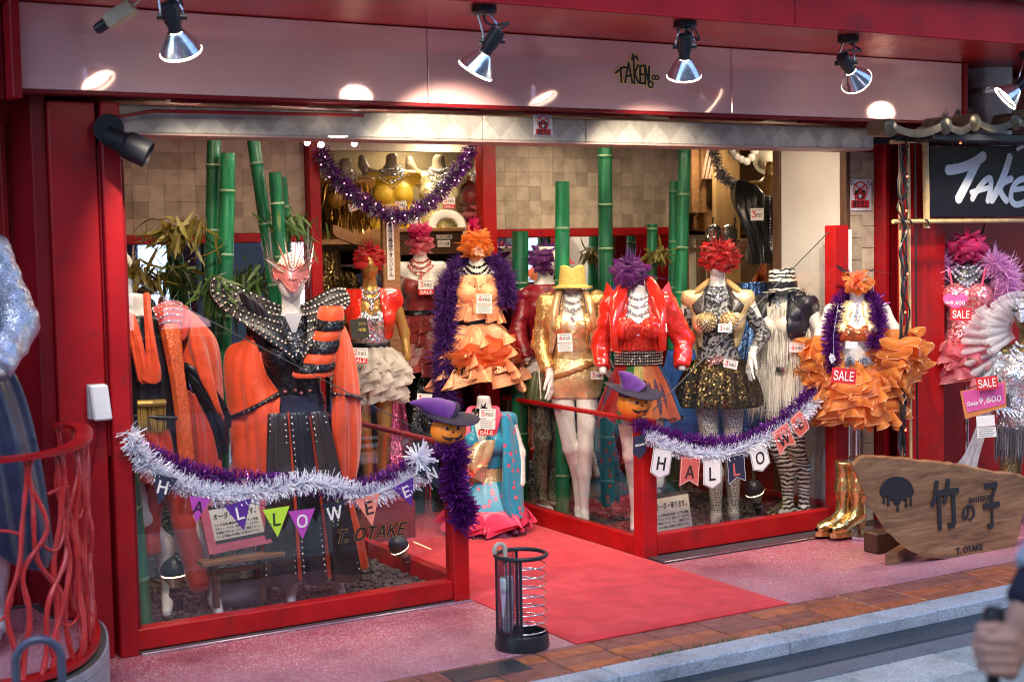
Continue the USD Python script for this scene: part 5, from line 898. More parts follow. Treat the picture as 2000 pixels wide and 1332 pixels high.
F = shelf_torso('pink_frill_torso', 'half hidden red and pink ruffled outfit at the right end of the upper shelf', (938, 332), DR, ((.2, 0, 1.2), (.2, 0, 1.2)) and (None, None), 4); F.add('pink_frill', frills((-.06, -.04, 1.05), (.14, .12, .16), 36, .08, 3), ORGP); F.add('silver_sleeve', tube([(-.03, -.14, 1.46), (.02, -.16, 1.3), (.03, -.15, 1.12)], [.03, .045, .04], 10), SILVM)
F = Fig('black_satin_torso', 'gold skinned torso in black satin cape with a pearl strand, seen through the side opening', (1507, 345), 1.62, scale=1.12, arms=(None, None), legz=.9, turn=-20); F.skin(SKING)
F.add('satin_cape', solid(*sheet(W3([[(-.30, .0, 1.38), (-.18, -.10, 1.45), (-.06, -.12, 1.40), (.0, -.1, 1.3)], [(-.24, -.05, 1.22), (-.16, -.16, 1.25), (-.06, -.17, 1.24), (.02, -.15, 1.2)], [(-.16, -.05, 1.08), (-.10, -.15, 1.08), (-.03, -.17, 1.08), (.03, -.15, 1.05)], [(-.14, -.05, .9), (-.08, -.14, .88), (.0, -.16, .88), (.06, -.14, .88)]]), 40, 30, .02, 3, 4), .006), plain('black_satin', (.012, .011, .011), .25, var=.3, sheen=.2), True)
F.cloth('black_top', Zr(F, .9, 1.34), plain('black_satin', (1, 1, 1)), .02, None, .006); F.add('pearl_strand', balls([(x_, -.15, 1.33-.019*k) for k in range(17) for x_ in (.045, .085)], .0085, 1), JEWEL); price_tag(F.t, (1479, 419), F.loc[1]-.25, '3980', False, .095, 0, False, hh=.09)
# -- outside right: pink
f = Fig('pink_sequin_mannequin', 'black torso in pink sequin leotard with frilled skirt and pale pink feather shoulders', (1889, 512), .0, scale=1.12, arms=(None, None), legz=.80)
f.skin(SKINK); PSEQ = sequin('pink_sequins', (.92, .36, .36), 75, .8, .2, (.80, .12, .22), metal=.75)
f.cloth('leotard', np.maximum(Zr(f, .9, 1.345), f.Z-1.36+.7*np.abs(np.abs(f.X)-.075)), PSEQ, .016, None, .003)
for sx in (-1, 1): f.add('strap', tube([(sx*.085, -.12, 1.33), (sx*.105, -.06, 1.43), (sx*.09, .05, 1.44)], .007, 6), PINKS); f.add('feather_shoulder', fuzz([(sx*.12, -.02, 1.47), (sx*.20, -.02, 1.42), (sx*.235, -.02, 1.32), (sx*.24, -.01, 1.22)], 2600, .095, .008, 3 if sx > 0 else 5, 3, .7), PINKF)
f.necklace(JEWEL, 3, .20, .012); f.add('feather_headpiece', tuft((.0, -.03, 1.58), 500, .085, .008, 4, bend=.8, seg=4), HOTP); puff(f, (0, -.04, 1.57), .075, 40, .06, PUFH, 37); f.add('plume', strips(np.array([[.06, 0, 1.6]]), np.array([(.7, 0, .8)]), .2, .03, -.8, 8), BLEA)
ed = MB(); f.add('frilled_skirt', frills((-.02, 0, .90), (.15, .13, .12), 34, .12, 4, edge=ed), ORGP); q = MB()
for k in range(4): q.add(ruffle(1.02-.05*k, .88-.05*k, .12, .22+.01*k, 7, .036, 180, 10, 150+k, edge=ed))
f.add('skirt_tier', q, ORGP); f.add('frill_edges', ed, RIM); f.raw('pole', lathe([(.015, 0), (.015, .95)], 12, (f.loc[0], f.loc[1], 0)), CHROME)
PK = plain('pink_card', (.70, .10, .32), .45); o = at(1866, 588, f.loc[1]-.22); a = np.linspace(0, 6.28, 40); hp = np.stack([16*np.sin(a)**3, 13*np.cos(a)-5*np.cos(2*a)-2*np.cos(3*a)-np.cos(4*a)], 1)*.0050*(1, .8)
r_ = np.array([math.cos(-.8), math.sin(-.8), 0]); u_ = np.array([0, 0, 1.]); n_ = np.cross(r_, u_); hc = f.raw('heart_tag', extr(hp, o, r_, u_, .003), PK); part(hc, 'lettering', writing('9,800', o+n_*.004+r_*.015-u_*.012, r_, u_, .024), CARD); part(hc, 'lettering', writing('Sale', o+n_*.004-r_*.042-u_*.008, r_, u_, .018, slant=.3), CARD)
f.tag((1877, 614), '', 'only', .13, -.26, -.02)
# -- outside right: silver with ruff and mask
f = Fig('silver_fringe_mannequin', 'bronze mannequin in silver sequin fringe leotard, white organza ruff and silver mask', (2006, 668), -.40, scale=1.06, arms=(((.20, -.03, 1.17), (.13, -.16, 1.07)), None), head='head', legs=((-.09, -.1), (.1, 0)), turn=-12)
f.skin(SKINB); f.hand(0, SILVM, (.5, -.5, -.1)); f.sleeve(0, .06, .045, SILV, 1.0); f.cloth('leotard', Zr(f, .90, 1.40), SILV, .016, smin(f.torso, f.legs, .03), .004); f.necklace(JEWEL, 3, .15, .012)
f.cloth('patterned_tights', np.maximum(.03-f.Z, f.Z-.93), sequin('bronze_net', (.34, .24, .10), 110, .4, .4, (.10, .07, .03)), .005, f.legs, 0)
q = np.random.default_rng(5); a = q.uniform(-2.2, 2.2, 500); f.add('bead_fringe', strips(np.stack([.185*np.sin(a), -.15*np.cos(a), .93+q.normal(0, .01, 500)], 1), np.tile([0, -.02, -1.], (500, 1))+q.normal(0, .03, (500, 3)), .24*q.uniform(.5, 1, 500), .007, .03, 3, 5), TSIL); a = q.uniform(-2.4, 0, 300); f.add('bead_fringe', strips(np.stack([.15+.0*a-.36+.09*np.cos(a), .08*np.sin(a)-.02, 1.22+q.normal(0, .05, 300)], 1), np.tile([0, -.02, -1.], (300, 1))+q.normal(0, .05, (300, 3)), .13, .008, .03, 2, 6), TSIL)
q = MB(); th = np.linspace(-.25*math.pi, 1.25*math.pi, 260); v = np.linspace(0, 1, 9)[None]
for k, (R0, R1, amp, nf, yy) in enumerate(((.08, .24, .04, 23, .03), (.09, .20, .04, 19, -.03))):
    w = np.sin(nf*th+k)[:, None]; rr = R0+(R1-R0)*v; P = np.stack([rr*np.cos(th)[:, None]-.02, yy-.12*v+amp*w*v**.8, 1.55+rr*np.sin(th)[:, None]*1.02+0*w], -1); q.add((P.reshape(-1, 3), grid_faces(260, 9)))
th = np.linspace(math.pi*.7, math.pi*1.5, 200)
w = np.sin(26*th)[:, None]; rr = .10+.21*v; q.add((np.stack([rr*np.cos(th)[:, None]-.06, -.02-.1*v+.05*w*v, 1.46+rr*np.sin(th)[:, None]], -1).reshape(-1, 3), grid_faces(200, 9)))
f.add('organza_ruff', q, ORGW); mk = sheet([[(-.095, -.05, 1.73), (-.05, -.12, 1.76), (0, -.14, 1.72), (.05, -.12, 1.76), (.095, -.05, 1.73)], [(-.09, -.07, 1.68), (-.045, -.125, 1.685), (0, -.15, 1.66), (.045, -.125, 1.685), (.09, -.07, 1.68)], [(-.07, -.09, 1.64), (-.04, -.125, 1.635), (0, -.158, 1.60), (.04, -.125, 1.635), (.07, -.09, 1.64)]], 14, 30); f.add('mask', solid(*mk, .006), SILVM, True)
for sx in (-1, 1): f.add('mask_eye', xf(ball((0, 0, 0), 1, 2), np.diag([.026, .006, .011])@np.array([[1, 0, 0], [0, 1, 0], [sx*.3, 0, 1]]), (sx*.04, -.135, 1.675)), BLACK, True)
f.add('mask_scroll', tube(spline([(-.08, -.085, 1.73), (-.04, -.135, 1.72), (0, -.155, 1.69), (.04, -.135, 1.72), (.08, -.085, 1.73)], 20), .006, 6), CHROME, True); f.add('mask_scroll', tube(spline([(-.09, -.08, 1.70), (-.05, -.13, 1.70), (-.01, -.155, 1.665)], 12), .005, 6), CHROME, True)
f.add('ruff_tail', solid(*sheet(W3([[(-.26, -.06, 1.10), (-.20, -.1, 1.10)], [(-.30, -.02, .95), (-.22, -.08, .95)], [(-.38, -.0, .75), (-.28, -.08, .72)], [(-.50, .0, .62), (-.30, -.1, .58)], [(-.72, -.02, .58), (-.40, -.14, .54)]]), 40, 16, .02, 5, 4), .003), ORGW, True)
o = at(1921, 782, f.loc[1]-.25); r2 = r_*.98+u_*.17; u2 = u_*.98-r_*.17; bd = f.raw('sale_board', extr([(-.13, -.10), (.13, -.06), (.15, .10), (-.13, .08)], o, r2, u2, .004), plain('orange_card', (.62, .20, .06), .5)); part(bd, 'pink_face', extr([(-.11, -.06), (.125, -.04), (.14, .095), (-.12, .075)], o+n_*.005, r2, u2, .002), PK); part(bd, 'lettering', writing('9,800', o+n_*.008+r2*.04-u2*.0, r2, u2, .036, slant=.15), CARD); part(bd, 'lettering', writing('Sale', o+n_*.008-r2*.07-u2*.008, r2, u2, .026, slant=.3), CARD)
price_tag(f.t, (1928, 748), f.loc[1]-.29, '', 'only', .13, .13); price_tag(f.t, (1925, 822), f.loc[1]-.27, '', False, .11, .1, True)
# -- far left: silver jacket behind the balustrade
f = Fig('silver_jacket_mannequin', 'mannequin in silver sequin jacket, navy cloak and silver trousers behind the red balustrade', (-118, 456), -.42, base=.25, arms=(((.22, .02, 1.16), (.2, -.1, 1.0)), ((.245, .02, 1.15), (.165, -.15, 1.0))), legs=((-.07, 0), (.09, 0)), turn=-4)
f.skin(SKINW); f.hand(1, SKINW, (-1, -.3, -.15)); jacket(f, SILVM, .98, 1.46, .035, .05, .05, .012, 3); f.sleeve(0, .075, .055, SILVM, 1); f.sleeve(1, .078, .06, SILVM, 1., wr=.012, puff=.006)
f.cloth('trousers', np.maximum(.06-f.Z, f.Z-.8), SILVM, .04, f.legs, .014, 14); NAVY = plain('navy_satin', (.012, .016, .05), .3, var=.5, sheen=.2)
f.add('cloak', solid(*sheet(W3([[(.06, -.1, 1.0), (.14, -.08, 1.0), (.2, .0, 1.0)], [(.10, -.14, .8), (.2, -.1, .8), (.27, .0, .8)], [(.12, -.16, .55), (.24, -.12, .5), (.32, .0, .48)], [(.13, -.16, .4), (.25, -.12, .3), (.32, .0, .32)]]), 30, 20, .014, 3, 3), .008), NAVY, True); f.add('cloak', loft([(0, 0, 1.02, .17, .13), (0, 0, .9, .19, .15), (0, 0, .74, .2, .17)], 60, 4, .05), NAVY, True)
f.add('card', box((.02, -.20, 1.08), (.11, -.19, 1.16)), CARD)
# ---------------------------------------------------------------- props
rect = lambda x0, y0, x1, y1: [(x0, y0), (x1, y0), (x1, y1), (x0, y1)]
def facing(o):
    a = math.atan2((EYE-o)[0], -(EYE-o)[1]); r = np.array([math.cos(a), math.sin(a), 0]); return r, np.array([0, 0, 1.]), np.cross(r, (0, 0, 1.))
# bamboo
BAMG = mat('painted_bamboo', {'g': ('geometry', {}), 'mp': ('mapping', {'scale': (22, 22, 2.2)}), 'n': ('noise_texture', {'scale': 1.6, 'detail': 5}), 'r': ('rgb_ramp', {'ramp': [(.25, (.004, .05, .028)), (.5, (.006, .125, .05)), (.75, (.014, .21, .075))]}), 'o': ('object_info', {}), 'h': ('hsv', {}), 'sn': ('noise_texture', {'scale': 34, 'detail': 6, 'roughness': .75}), 'sr': ('map_range', {'from_min': .64, 'from_max': .72, 'to_min': 0, 'to_max': .55, 'clamp': True}), 'sm': ('mix', {'color2': (.16, .19, .12)}), 'mr': ('map_range', {'to_min': .5, 'to_max': 1.35}), 'p': ('principled_bsdf', {'roughness': .3, 'coat_weight': .2})},
    [('g.position', 'mp.vector'), ('mp.vector', 'n.vector'), ('n.fac', 'r.fac'), ('o.random', 'mr.value'), ('mr.result', 'h.value'), ('r.color', 'h.color'), ('g.position', 'sn.vector'), ('sn.fac', 'sr.value'), ('sr.result', 'sm.fac'), ('h.color', 'sm.color1'), ('sm.color', 'p.base_color')], 'p.BSDF')
def bamboo(a, b, r, step=.34, seed=0, n=18):
    a, b = np.asarray(a, float), np.asarray(b, float); L = np.linalg.norm(b-a); q = random.Random(seed); z = 0; prof = [(.001, 0), (r, .0)]; z = q.uniform(.1, step)
    while z < L-.03: prof += [(r*.985, z-.02), (r*1.0, z-.008), (r*1.07, z-.003), (r*1.075, z+.003), (r*.97, z+.007), (r*.985, z+.022)]; z += step*q.uniform(.9, 1.12)
    prof += [(r*.97, L), (r*.80, L), (r*.78, L-.02), (.001, L-.022)]; bamboo.nodes = [(rr_, zz_) for rr_, zz_ in prof if abs(rr_-r*1.075) < 1e-6]; return lathe(prof, n, a, b-a)
BL = [((418, 262), (404, 1080), .95, 14, 'tall dark green bamboo pole reaching the header, behind the orange satin sleeve'), ((446, 300), (428, 1090), .85, 15, 'cut green bamboo pole just right of the tall dark one'), ((492, 255), (556, 700), 1.15, 13, 'leaning green bamboo pole behind the studded collar mask'),
      ((537, 337), (566, 720), 1.0, 13, 'cut green bamboo pole right beside the leaning one'), ((553, 346), (577, 720), 1.25, 8, 'thin bamboo pole half hidden behind the cut one by the mask'), ((238, 760), (284, 1228), .14, 17, 'bamboo pole in the bottom left corner of the left showcase'),
      ((1098, 355), (1099, 1012), None, 14.5, 'cut green bamboo pole behind the gold outfit mannequin'), ((1181, 268), (1187, 988), None, 14.5, 'tall bright green bamboo pole between the gold and the red jacket mannequins'), ((1338, 268), (1322, 900), 1.45, 12, 'tall dark bamboo pole behind the red vinyl shoulder'), ((1316, 354), (1310, 900), 1.75, 9, 'slim bamboo pole left of the tall dark one behind the red jacket'),
      ((1274, 438), (1272, 880), 1.72, 10.5, 'short cut bamboo pole above the purple feather hat and the red collar'), ((1016, 452), (1014, 980), 1.8, 17, 'thick dark bamboo pole beside the purple boa')]
for k, (t, b, Y, r, lab) in enumerate(BL):
    Yb = gz(*b, .045)[1] if Y is None else Y; A, B = at(*b, Yb), at(*t, Yb); A[2] = max(A[2], .035) if Y is not None and A[2] < .035 else A[2]
    if B[2] > 2.75: B = A+(B-A)*(2.75-A[2])/(B[2]-A[2])
    if A[2] > .05 and k != 5: A = A-(B-A)*(A[2]-.04)/(B[2]-A[2])
    x = T('bamboo_pole', lab, 'bamboo', A); part(x, 'culm', bamboo(A, B, r/ppm(B), .34, k), BAMG, 40); ring = MB(); [ring.add(lathe([(rr_*.965, zz_+.004), (rr_*.97, zz_+.009), (rr_*.93, zz_+.016)], 18, A, B-A)) for rr_, zz_ in bamboo.nodes]; ring.v and part(x, 'node_band', ring, plain('pale_node', (.16, .24, .13), .5, var=.6, scale=60))
LEAF = [island('bamboo_leaf_green', (.05, .10, .02), (.15, .21, .06), .5, 0, .3, (.26, .30, .12)), island('bamboo_leaf_dry', (.15, .12, .02), (.32, .25, .06), .5, 0, .3, (.40, .33, .12))]
for k, (c, Y, n, L, w, m_, lab, sp) in enumerate((((352, 445), .75, 110, .15, .15, 1, 'dry yellowish bamboo leaves in front of the cut pole, top of the left showcase', (-.25, 0, -.9)), ((428, 545), .62, 60, .22, .09, 0, 'drooping green bamboo leaves above the orange sleeve', (-.05, -.2, -1)), ((572, 430), 1.05, 60, .16, .16, 0, 'thin bamboo leaves hanging beside the inner red post', (.2, 0, -1)),
        ((275, 525), 1.2, 60, .16, .16, 1, 'bamboo leaves above the headless robe, left edge of the showcase', (0, 0, -1)), ((490, 535), 1.3, 70, .18, .16, 0, 'shaded bamboo leaves left of the mask plumes', (0, 0, -1)), ((1284, 490), 1.6, 50, .14, .08, 1, 'small tuft of dry leaves above the red collar', (0, 0, -1)))):
    q = np.random.default_rng(k); o = at(*c, Y); root = o+q.normal(0, 1, (n, 3))*(w*.55, .05, w*.22); D = np.array(sp)+q.normal(0, .55, (n, 3))
    x = T('bamboo_spray', lab, 'leaves', o); part(x, 'leaves', strips(root, D, L*(.6+.5*q.random(n)), .021, .5, 4, k), LEAF[m_]); part(x, 'twig', tube([o+(w*.5, .02, .03), o+(0, 0, .02), o-(w*.5, .0, .04)], .003, 5), WOODD)
# stones
for k, (c, r, lab) in enumerate((((478, 1186), (.20, .14, .10), 'smooth blue grey boulder in front of the easel legs'), ((622, 1122), (.15, .11, .085), 'grey boulder between the feet of the studded robe mannequin'))):
    m_ = trimesh.creation.icosphere(4); v = np.array(m_.vertices); v = v*(1+.3*(meshkit.fbm(v*1.4+k*5, 4, k)-.5)[:, None])*r; o = gz(*c, .04); obj('boulder', (v+o+(0, .10, r[2]*.6), np.array(m_.faces)), plain('boulder_stone', (.085, .09, .105), .55, var=.6, scale=9, bump=.003, bscale=40), lab, 'stone', smooth=True)
# garlands (tinsel)
def garland(name, path, Y, n, R, mt, lab, seed, dx=(0, 0, 0), wd=.005):
    P = [at(x, y, Y)+dx for x, y in path]; o = P[len(P)//2]; x = T(name, lab, 'garland', o); part(x, 'tinsel_strands', fuzz(P, n, R, wd, seed, 1, .3, .45, .35), mt); part(x, 'core_wire', tube(spline(P, 60), .004, 5), STEEL); return x
GL = garland('tinsel_garland', [(248, 840), (290, 905), (350, 943), (450, 966), (555, 950), (640, 946), (705, 966), (770, 952), (838, 918)], -.05, 3600, .078, TWHI, 'white tinsel garland sagging across the left showcase glass', 1)
garland('tinsel_garland', [(262, 868), (330, 902), (420, 930), (510, 938), (600, 950), (680, 956), (760, 928), (835, 890), (880, 868)], -.02, 2800, .062, TPUR, 'purple tinsel garland behind the white one on the left showcase', 2)
x = garland('tinsel_garland', [(878, 868), (892, 900), (885, 950), (905, 990), (895, 1030)], -.05, 2600, .095, TPUR, 'purple tinsel hanging down the corner post of the left showcase', 3); part(x, 'tinsel_star', tuft(at(818, 893, -.08), 120, .085, .007, 4, (0, -1, .1), 2.2, 1), TWHI)
garland('tinsel_garland', [(1240, 826), (1300, 848), (1370, 862), (1440, 862), (1505, 835), (1592, 756)], .215, 2600, .062, TPUR, 'purple tinsel garland along the right showcase glass', 5)
garland('tinsel_garland', [(1262, 852), (1310, 872), (1375, 887), (1450, 876), (1535, 832), (1604, 772)], .19, 3000, .068, TWHI, 'white tinsel garland along the right showcase glass', 6)
x = garland('tinsel_garland', [(628, 290), (660, 350), (715, 398), (775, 424), (845, 392), (895, 335), (926, 282)], 1.9, 2400, .072, TPUR, 'purple tinsel garland hanging across the top of the entrance', 7)
P = [at(a, b, 1.9) for a, b in [(622, 300), (672, 372), (730, 408), (800, 420), (850, 380), (905, 320)]]; part(x, 'tinsel_strands', fuzz(P, 900, .07, .006, 8, 1, .3, .5, .35), TSIL)
q = np.random.default_rng(3); GLW = [at(a, b, 1.86) for a, b in zip(q.uniform(640, 920, 26), q.uniform(0, 1, 26))]
x = T('fairy_lights', 'small pink fairy lights threaded in the entrance garland', 'string lights', at(775, 424, 1.86)); Pp = spline([at(a, b, 1.84) for a, b in [(628, 290), (660, 350), (715, 398), (775, 424), (845, 392), (895, 335), (926, 282)]], 26); part(x, 'bulb_strands', balls(Pp+q.normal(0, .02, Pp.shape), .0045, 1), lamp('pink_bulb', (1, .28, .60), 4.0))
# buntings
def bunting(lab, items, Y, string):
    o = at(*string[0], Y); x = T('letter_bunting', lab, 'bunting', o); part(x, 'string', tube(spline([at(a, b, Y) for a, b in string], 40), .002, 5), BLACK)
    r, u, n = np.array([1., 0, 0]), np.array([0, 0, 1.]), np.array([0, -1., 0])
    for k, (ch, px_, py_, w, h, shape, mt, lm, rot) in enumerate(items):
        c = at(px_, py_, Y)+(0, -.004*(k % 2), 0); s = 1/ppm(c); w, h = w*s*1.12, h*s; cr, sr = math.cos(rot), math.sin(rot); r2, u2 = r*cr+u*sr, u*cr-r*sr
        sh = {'tri': [(-w/2, h/2), (w/2, h/2), (0, -h/2)], 'point': [(-w/2, h/2), (w/2, h/2), (w/2, -h*.32), (0, -h/2), (-w/2, -h*.32)], 'swallow': [(-w/2, h/2), (w/2, h/2), (w/2, -h/2), (0, -h*.3), (-w/2, -h/2)], 'hex': [(-w*.35, h/2), (w*.35, h/2), (w/2, 0), (w*.35, -h/2), (-w*.35, -h/2), (-w/2, 0)]}[shape]
        p = part(x, 'pennant', extr(sh, c, r2, u2, .002), mt, label=f'pennant with the letter {ch}'); part(p, 'letter', writing(ch, c+n*.003+u2*(h*.12 if shape == 'tri' else 0), r2, u2, h*.42, .001), lm)
        if shape in ('point', 'swallow', 'hex'):
            from shapely.geometry import Polygon as Pg
            g = Pg(sh); part(p, 'stitched_edge', extr(g.buffer(-.004).difference(g.buffer(-.0065)), c+n*.0028, r2, u2, .0006), INK if mt is CARD else CARD)
DOTG = mat('lime_dotted', {'g': ('geometry', {}), 'v': ('voronoi_texture', {'scale': 42, 'randomness': .35}), 'r': ('rgb_ramp', {'ramp': [(.26, (.02, .02, .02)), (.3, (.45, .72, .04))], 'interpolate': True}), 'p': ('principled_bsdf', {'roughness': .5})}, [('g.position', 'v.vector'), ('v.distance', 'r.fac'), ('r.color', 'p.base_color')], 'p.BSDF')
DOTK = mat('black_dotted', {'g': ('geometry', {}), 'v': ('voronoi_texture', {'scale': 42, 'randomness': .35}), 'r': ('rgb_ramp', {'ramp': [(.30, (.40, .70, .05)), (.34, (.012, .014, .03))]}), 'p': ('principled_bsdf', {'roughness': .5})}, [('g.position', 'v.vector'), ('v.distance', 'r.fac'), ('r.color', 'p.base_color')], 'p.BSDF')
def striped(name, a, b, sc=28): return mat(name, {'g': ('geometry', {}), 'mp': ('mapping', {'rotation': (0, .6, 0)}), 'w': ('wave_texture', {'scale': sc, 'bands_direction': 'z'}), 'r': ('rgb_ramp', {'ramp': [(.45, a), (.55, b)]}), 'p': ('principled_bsdf', {'roughness': .5})}, [('g.position', 'mp.vector'), ('mp.vector', 'w.vector'), ('w.fac', 'r.fac'), ('r.color', 'p.base_color')], 'p.BSDF')
PUS, PKS = striped('purple_stripes', (.06, .01, .17), (.12, .03, .30)), striped('pink_purple_stripes', (.30, .04, .36), (.55, .08, .42)); CORAL, NAVYC, PEAC = plain('coral_card', (.62, .12, .09), .55), plain('navy_card', (.02, .025, .06), .5), plain('peach_card', (.80, .26, .18), .55)
bunting('triangle pennants spelling HALLOWEEN under the white tinsel of the left showcase', [('H', 316, 958, 46, 58, 'tri', NAVYC, CARD, -.28), ('A', 386, 996, 40, 52, 'tri', PKS, INK, -.2), ('L', 470, 1008, 50, 58, 'tri', PUS, CARD, .18), ('L', 540, 1020, 50, 58, 'tri', DOTG, INK, .03), ('O', 590, 1024, 50, 58, 'tri', PKS, CARD, 0), ('W', 653, 1008, 46, 58, 'tri', DOTK, CARD, .1), ('E', 722, 998, 48, 60, 'tri', PEAC, INK, .16), ('E', 795, 965, 44, 52, 'tri', PUS, CARD, .35), ('N', 846, 932, 46, 56, 'tri', DOTK, CARD, .45)], -.10, [(270, 905), (316, 930), (386, 972), (470, 980), (540, 992), (590, 995), (653, 980), (722, 970), (795, 940), (860, 895)])
bunting('square pennants spelling HALLOWE in dark letters below the tinsel of the right showcase', [('H', 1291, 905, 42, 60, 'point', CARD, INK, -.2), ('A', 1346, 921, 42, 58, 'swallow', CORAL, INK, -.1), ('L', 1391, 925, 40, 60, 'point', CARD, INK, .0), ('L', 1437, 916, 40, 58, 'swallow', NAVYC, CORAL, .08), ('O', 1484, 894, 40, 56, 'point', CARD, INK, .25), ('W', 1530, 857, 40, 52, 'swallow', CORAL, INK, .45), ('E', 1562, 828, 38, 46, 'hex', CORAL, INK, .6)], .155, [(1262, 862), (1291, 876), (1346, 892), (1391, 895), (1437, 887), (1484, 868), (1530, 832), (1575, 795)])
o = at(1249, 872, .2); x = T('hanging_tag', 'small navy tag with pale lettering on the right corner post', 'tag', o); p = part(x, 'card', extr([(-.045, .06), (.04, .075), (.05, -.03), (.0, -.075), (-.05, -.04)], o, (1, 0, 0), (0, 0, 1), .003), NAVYC); part(p, 'lettering', writing('Halloween', o+(0, -.004, .012), (1, 0, .1), (0, 0, 1), .014, width=.07), CARD)
# pumpkins with witch hats
PUM = plain('pumpkin_orange', (.88, .28, .03), .38, var=.3, scale=10, bump=.002, bscale=50)
def pumpkin(px_, Y, R, turn, tip, lab, sc=1., eyes=False):
    c = at(*px_, Y); x = T('pumpkin_ornament', lab, 'pumpkin', c-(0, 0, R*.85)); r, u, n = facing(c); M = np.stack([r, -n, u], 1)@rz(turn)
    m_ = trimesh.creation.icosphere(4); v = np.array(m_.vertices); th = np.arctan2(v[:, 1], v[:, 0]); rho = np.hypot(v[:, 0], v[:, 1]); surf = lambda th, rho: 1-.075*np.abs(np.sin(5*th))**.5*0-.06*(1-np.abs(np.cos(5*th)))*rho
    v = v*surf(th, rho)[:, None]*(1, 1, .86)*R; part(x, 'gourd', (v@M.T+c, np.array(m_.faces)), PUM, True)
    def face(poly, name):
        mm = trimesh.creation.extrude_polygon(__import__('shapely.geometry', fromlist=['Polygon']).Polygon(poly), .01, engine='earcut'); w = np.array(mm.vertices); mm = trimesh.Trimesh(*trimesh.remesh.subdivide_to_size(w, np.array(mm.faces), .12)); w = np.array(mm.vertices)
        d = np.stack([w[:, 0], -np.sqrt(np.clip(1-w[:, 0]**2-w[:, 1]**2, .05, 1)), w[:, 1]], 1); k_ = surf(np.arctan2(d[:, 1], d[:, 0]), np.hypot(d[:, 0], d[:, 1])); part(x, name, ((d*k_[:, None]*(1, 1, .86)*(R*(1.012+w[:, 2:]*1.5)))@M.T+c, np.array(mm.faces)), INK)
    face([(-.42, .12), (-.18, .12), (-.28, .38)] if not eyes else [(-.40, .14), (-.2, .12), (-.25, .34), (-.36, .34)], 'eye'); face([(.20, .14), (.42, .12), (.34, .40)] if not eyes else [(.2, .12), (.40, .14), (.36, .34), (.25, .34)], 'eye'); face([(-.07, -.04), (.09, -.04), (.02, .12)], 'nose')
    face([(-.58, -.18), (-.45, -.26), (-.2, -.34), (.1, -.36), (.4, -.28), (.60, -.14), (.52, -.34), (.30, -.5), (.16, -.52), (.12, -.43), (-.02, -.43), (-.04, -.54), (-.3, -.48), (-.48, -.36)], 'mouth')
    hb = c+u*R*.62; a = np.linspace(0, 2*np.pi, 49)[:-1]; V = []
    for t in np.linspace(0, 1, 6): rr = R*(.72+1.0*t); V.append(hb+np.outer(np.cos(a)*rr, r)+np.outer(np.sin(a)*rr*.8, -n)+np.outer(R*(.12*t*np.sin(2*a+1)-.12*t+.30+.18*t*np.sin(a-.3)-.3*t*np.cos(a)), u))
    brim = (np.array(V).transpose(1, 0, 2).reshape(-1, 3), grid_faces(48, 6, True)); hat = part(x, 'hat_brim', solid(*brim, .006), plain('black_felt', (.02, .012, .035), .8, var=.4), True)
    T_ = at(*tip, Y); dT = T_-hb; pts = spline([hb+u*R*.15, hb+dT*.30+u*R*.30, hb+dT*.65+u*R*.25, T_], 20); part(x, 'hat_cone', tube(pts, np.linspace(1, 0, 20)**.9*R*.84+R*.03+.012*R*np.sin(np.arange(20)*1.1), 28), plain('purple_felt', (.10, .012, .20), .75, var=.35, scale=20, sheen=.3), True); part(x, 'hat_ribbon', tube(pts[:3], R*.89, 28, False), plain('black_felt', (1, 1, 1)), True)
pumpkin((876, 840), .0, .10, .25, (800, 787), 'smiling pumpkin in a purple witch hat on the left corner post', eyes=True); pumpkin((1238, 789), .27, .105, .5, (1208, 727), 'grinning pumpkin in a purple witch hat on the right corner post')
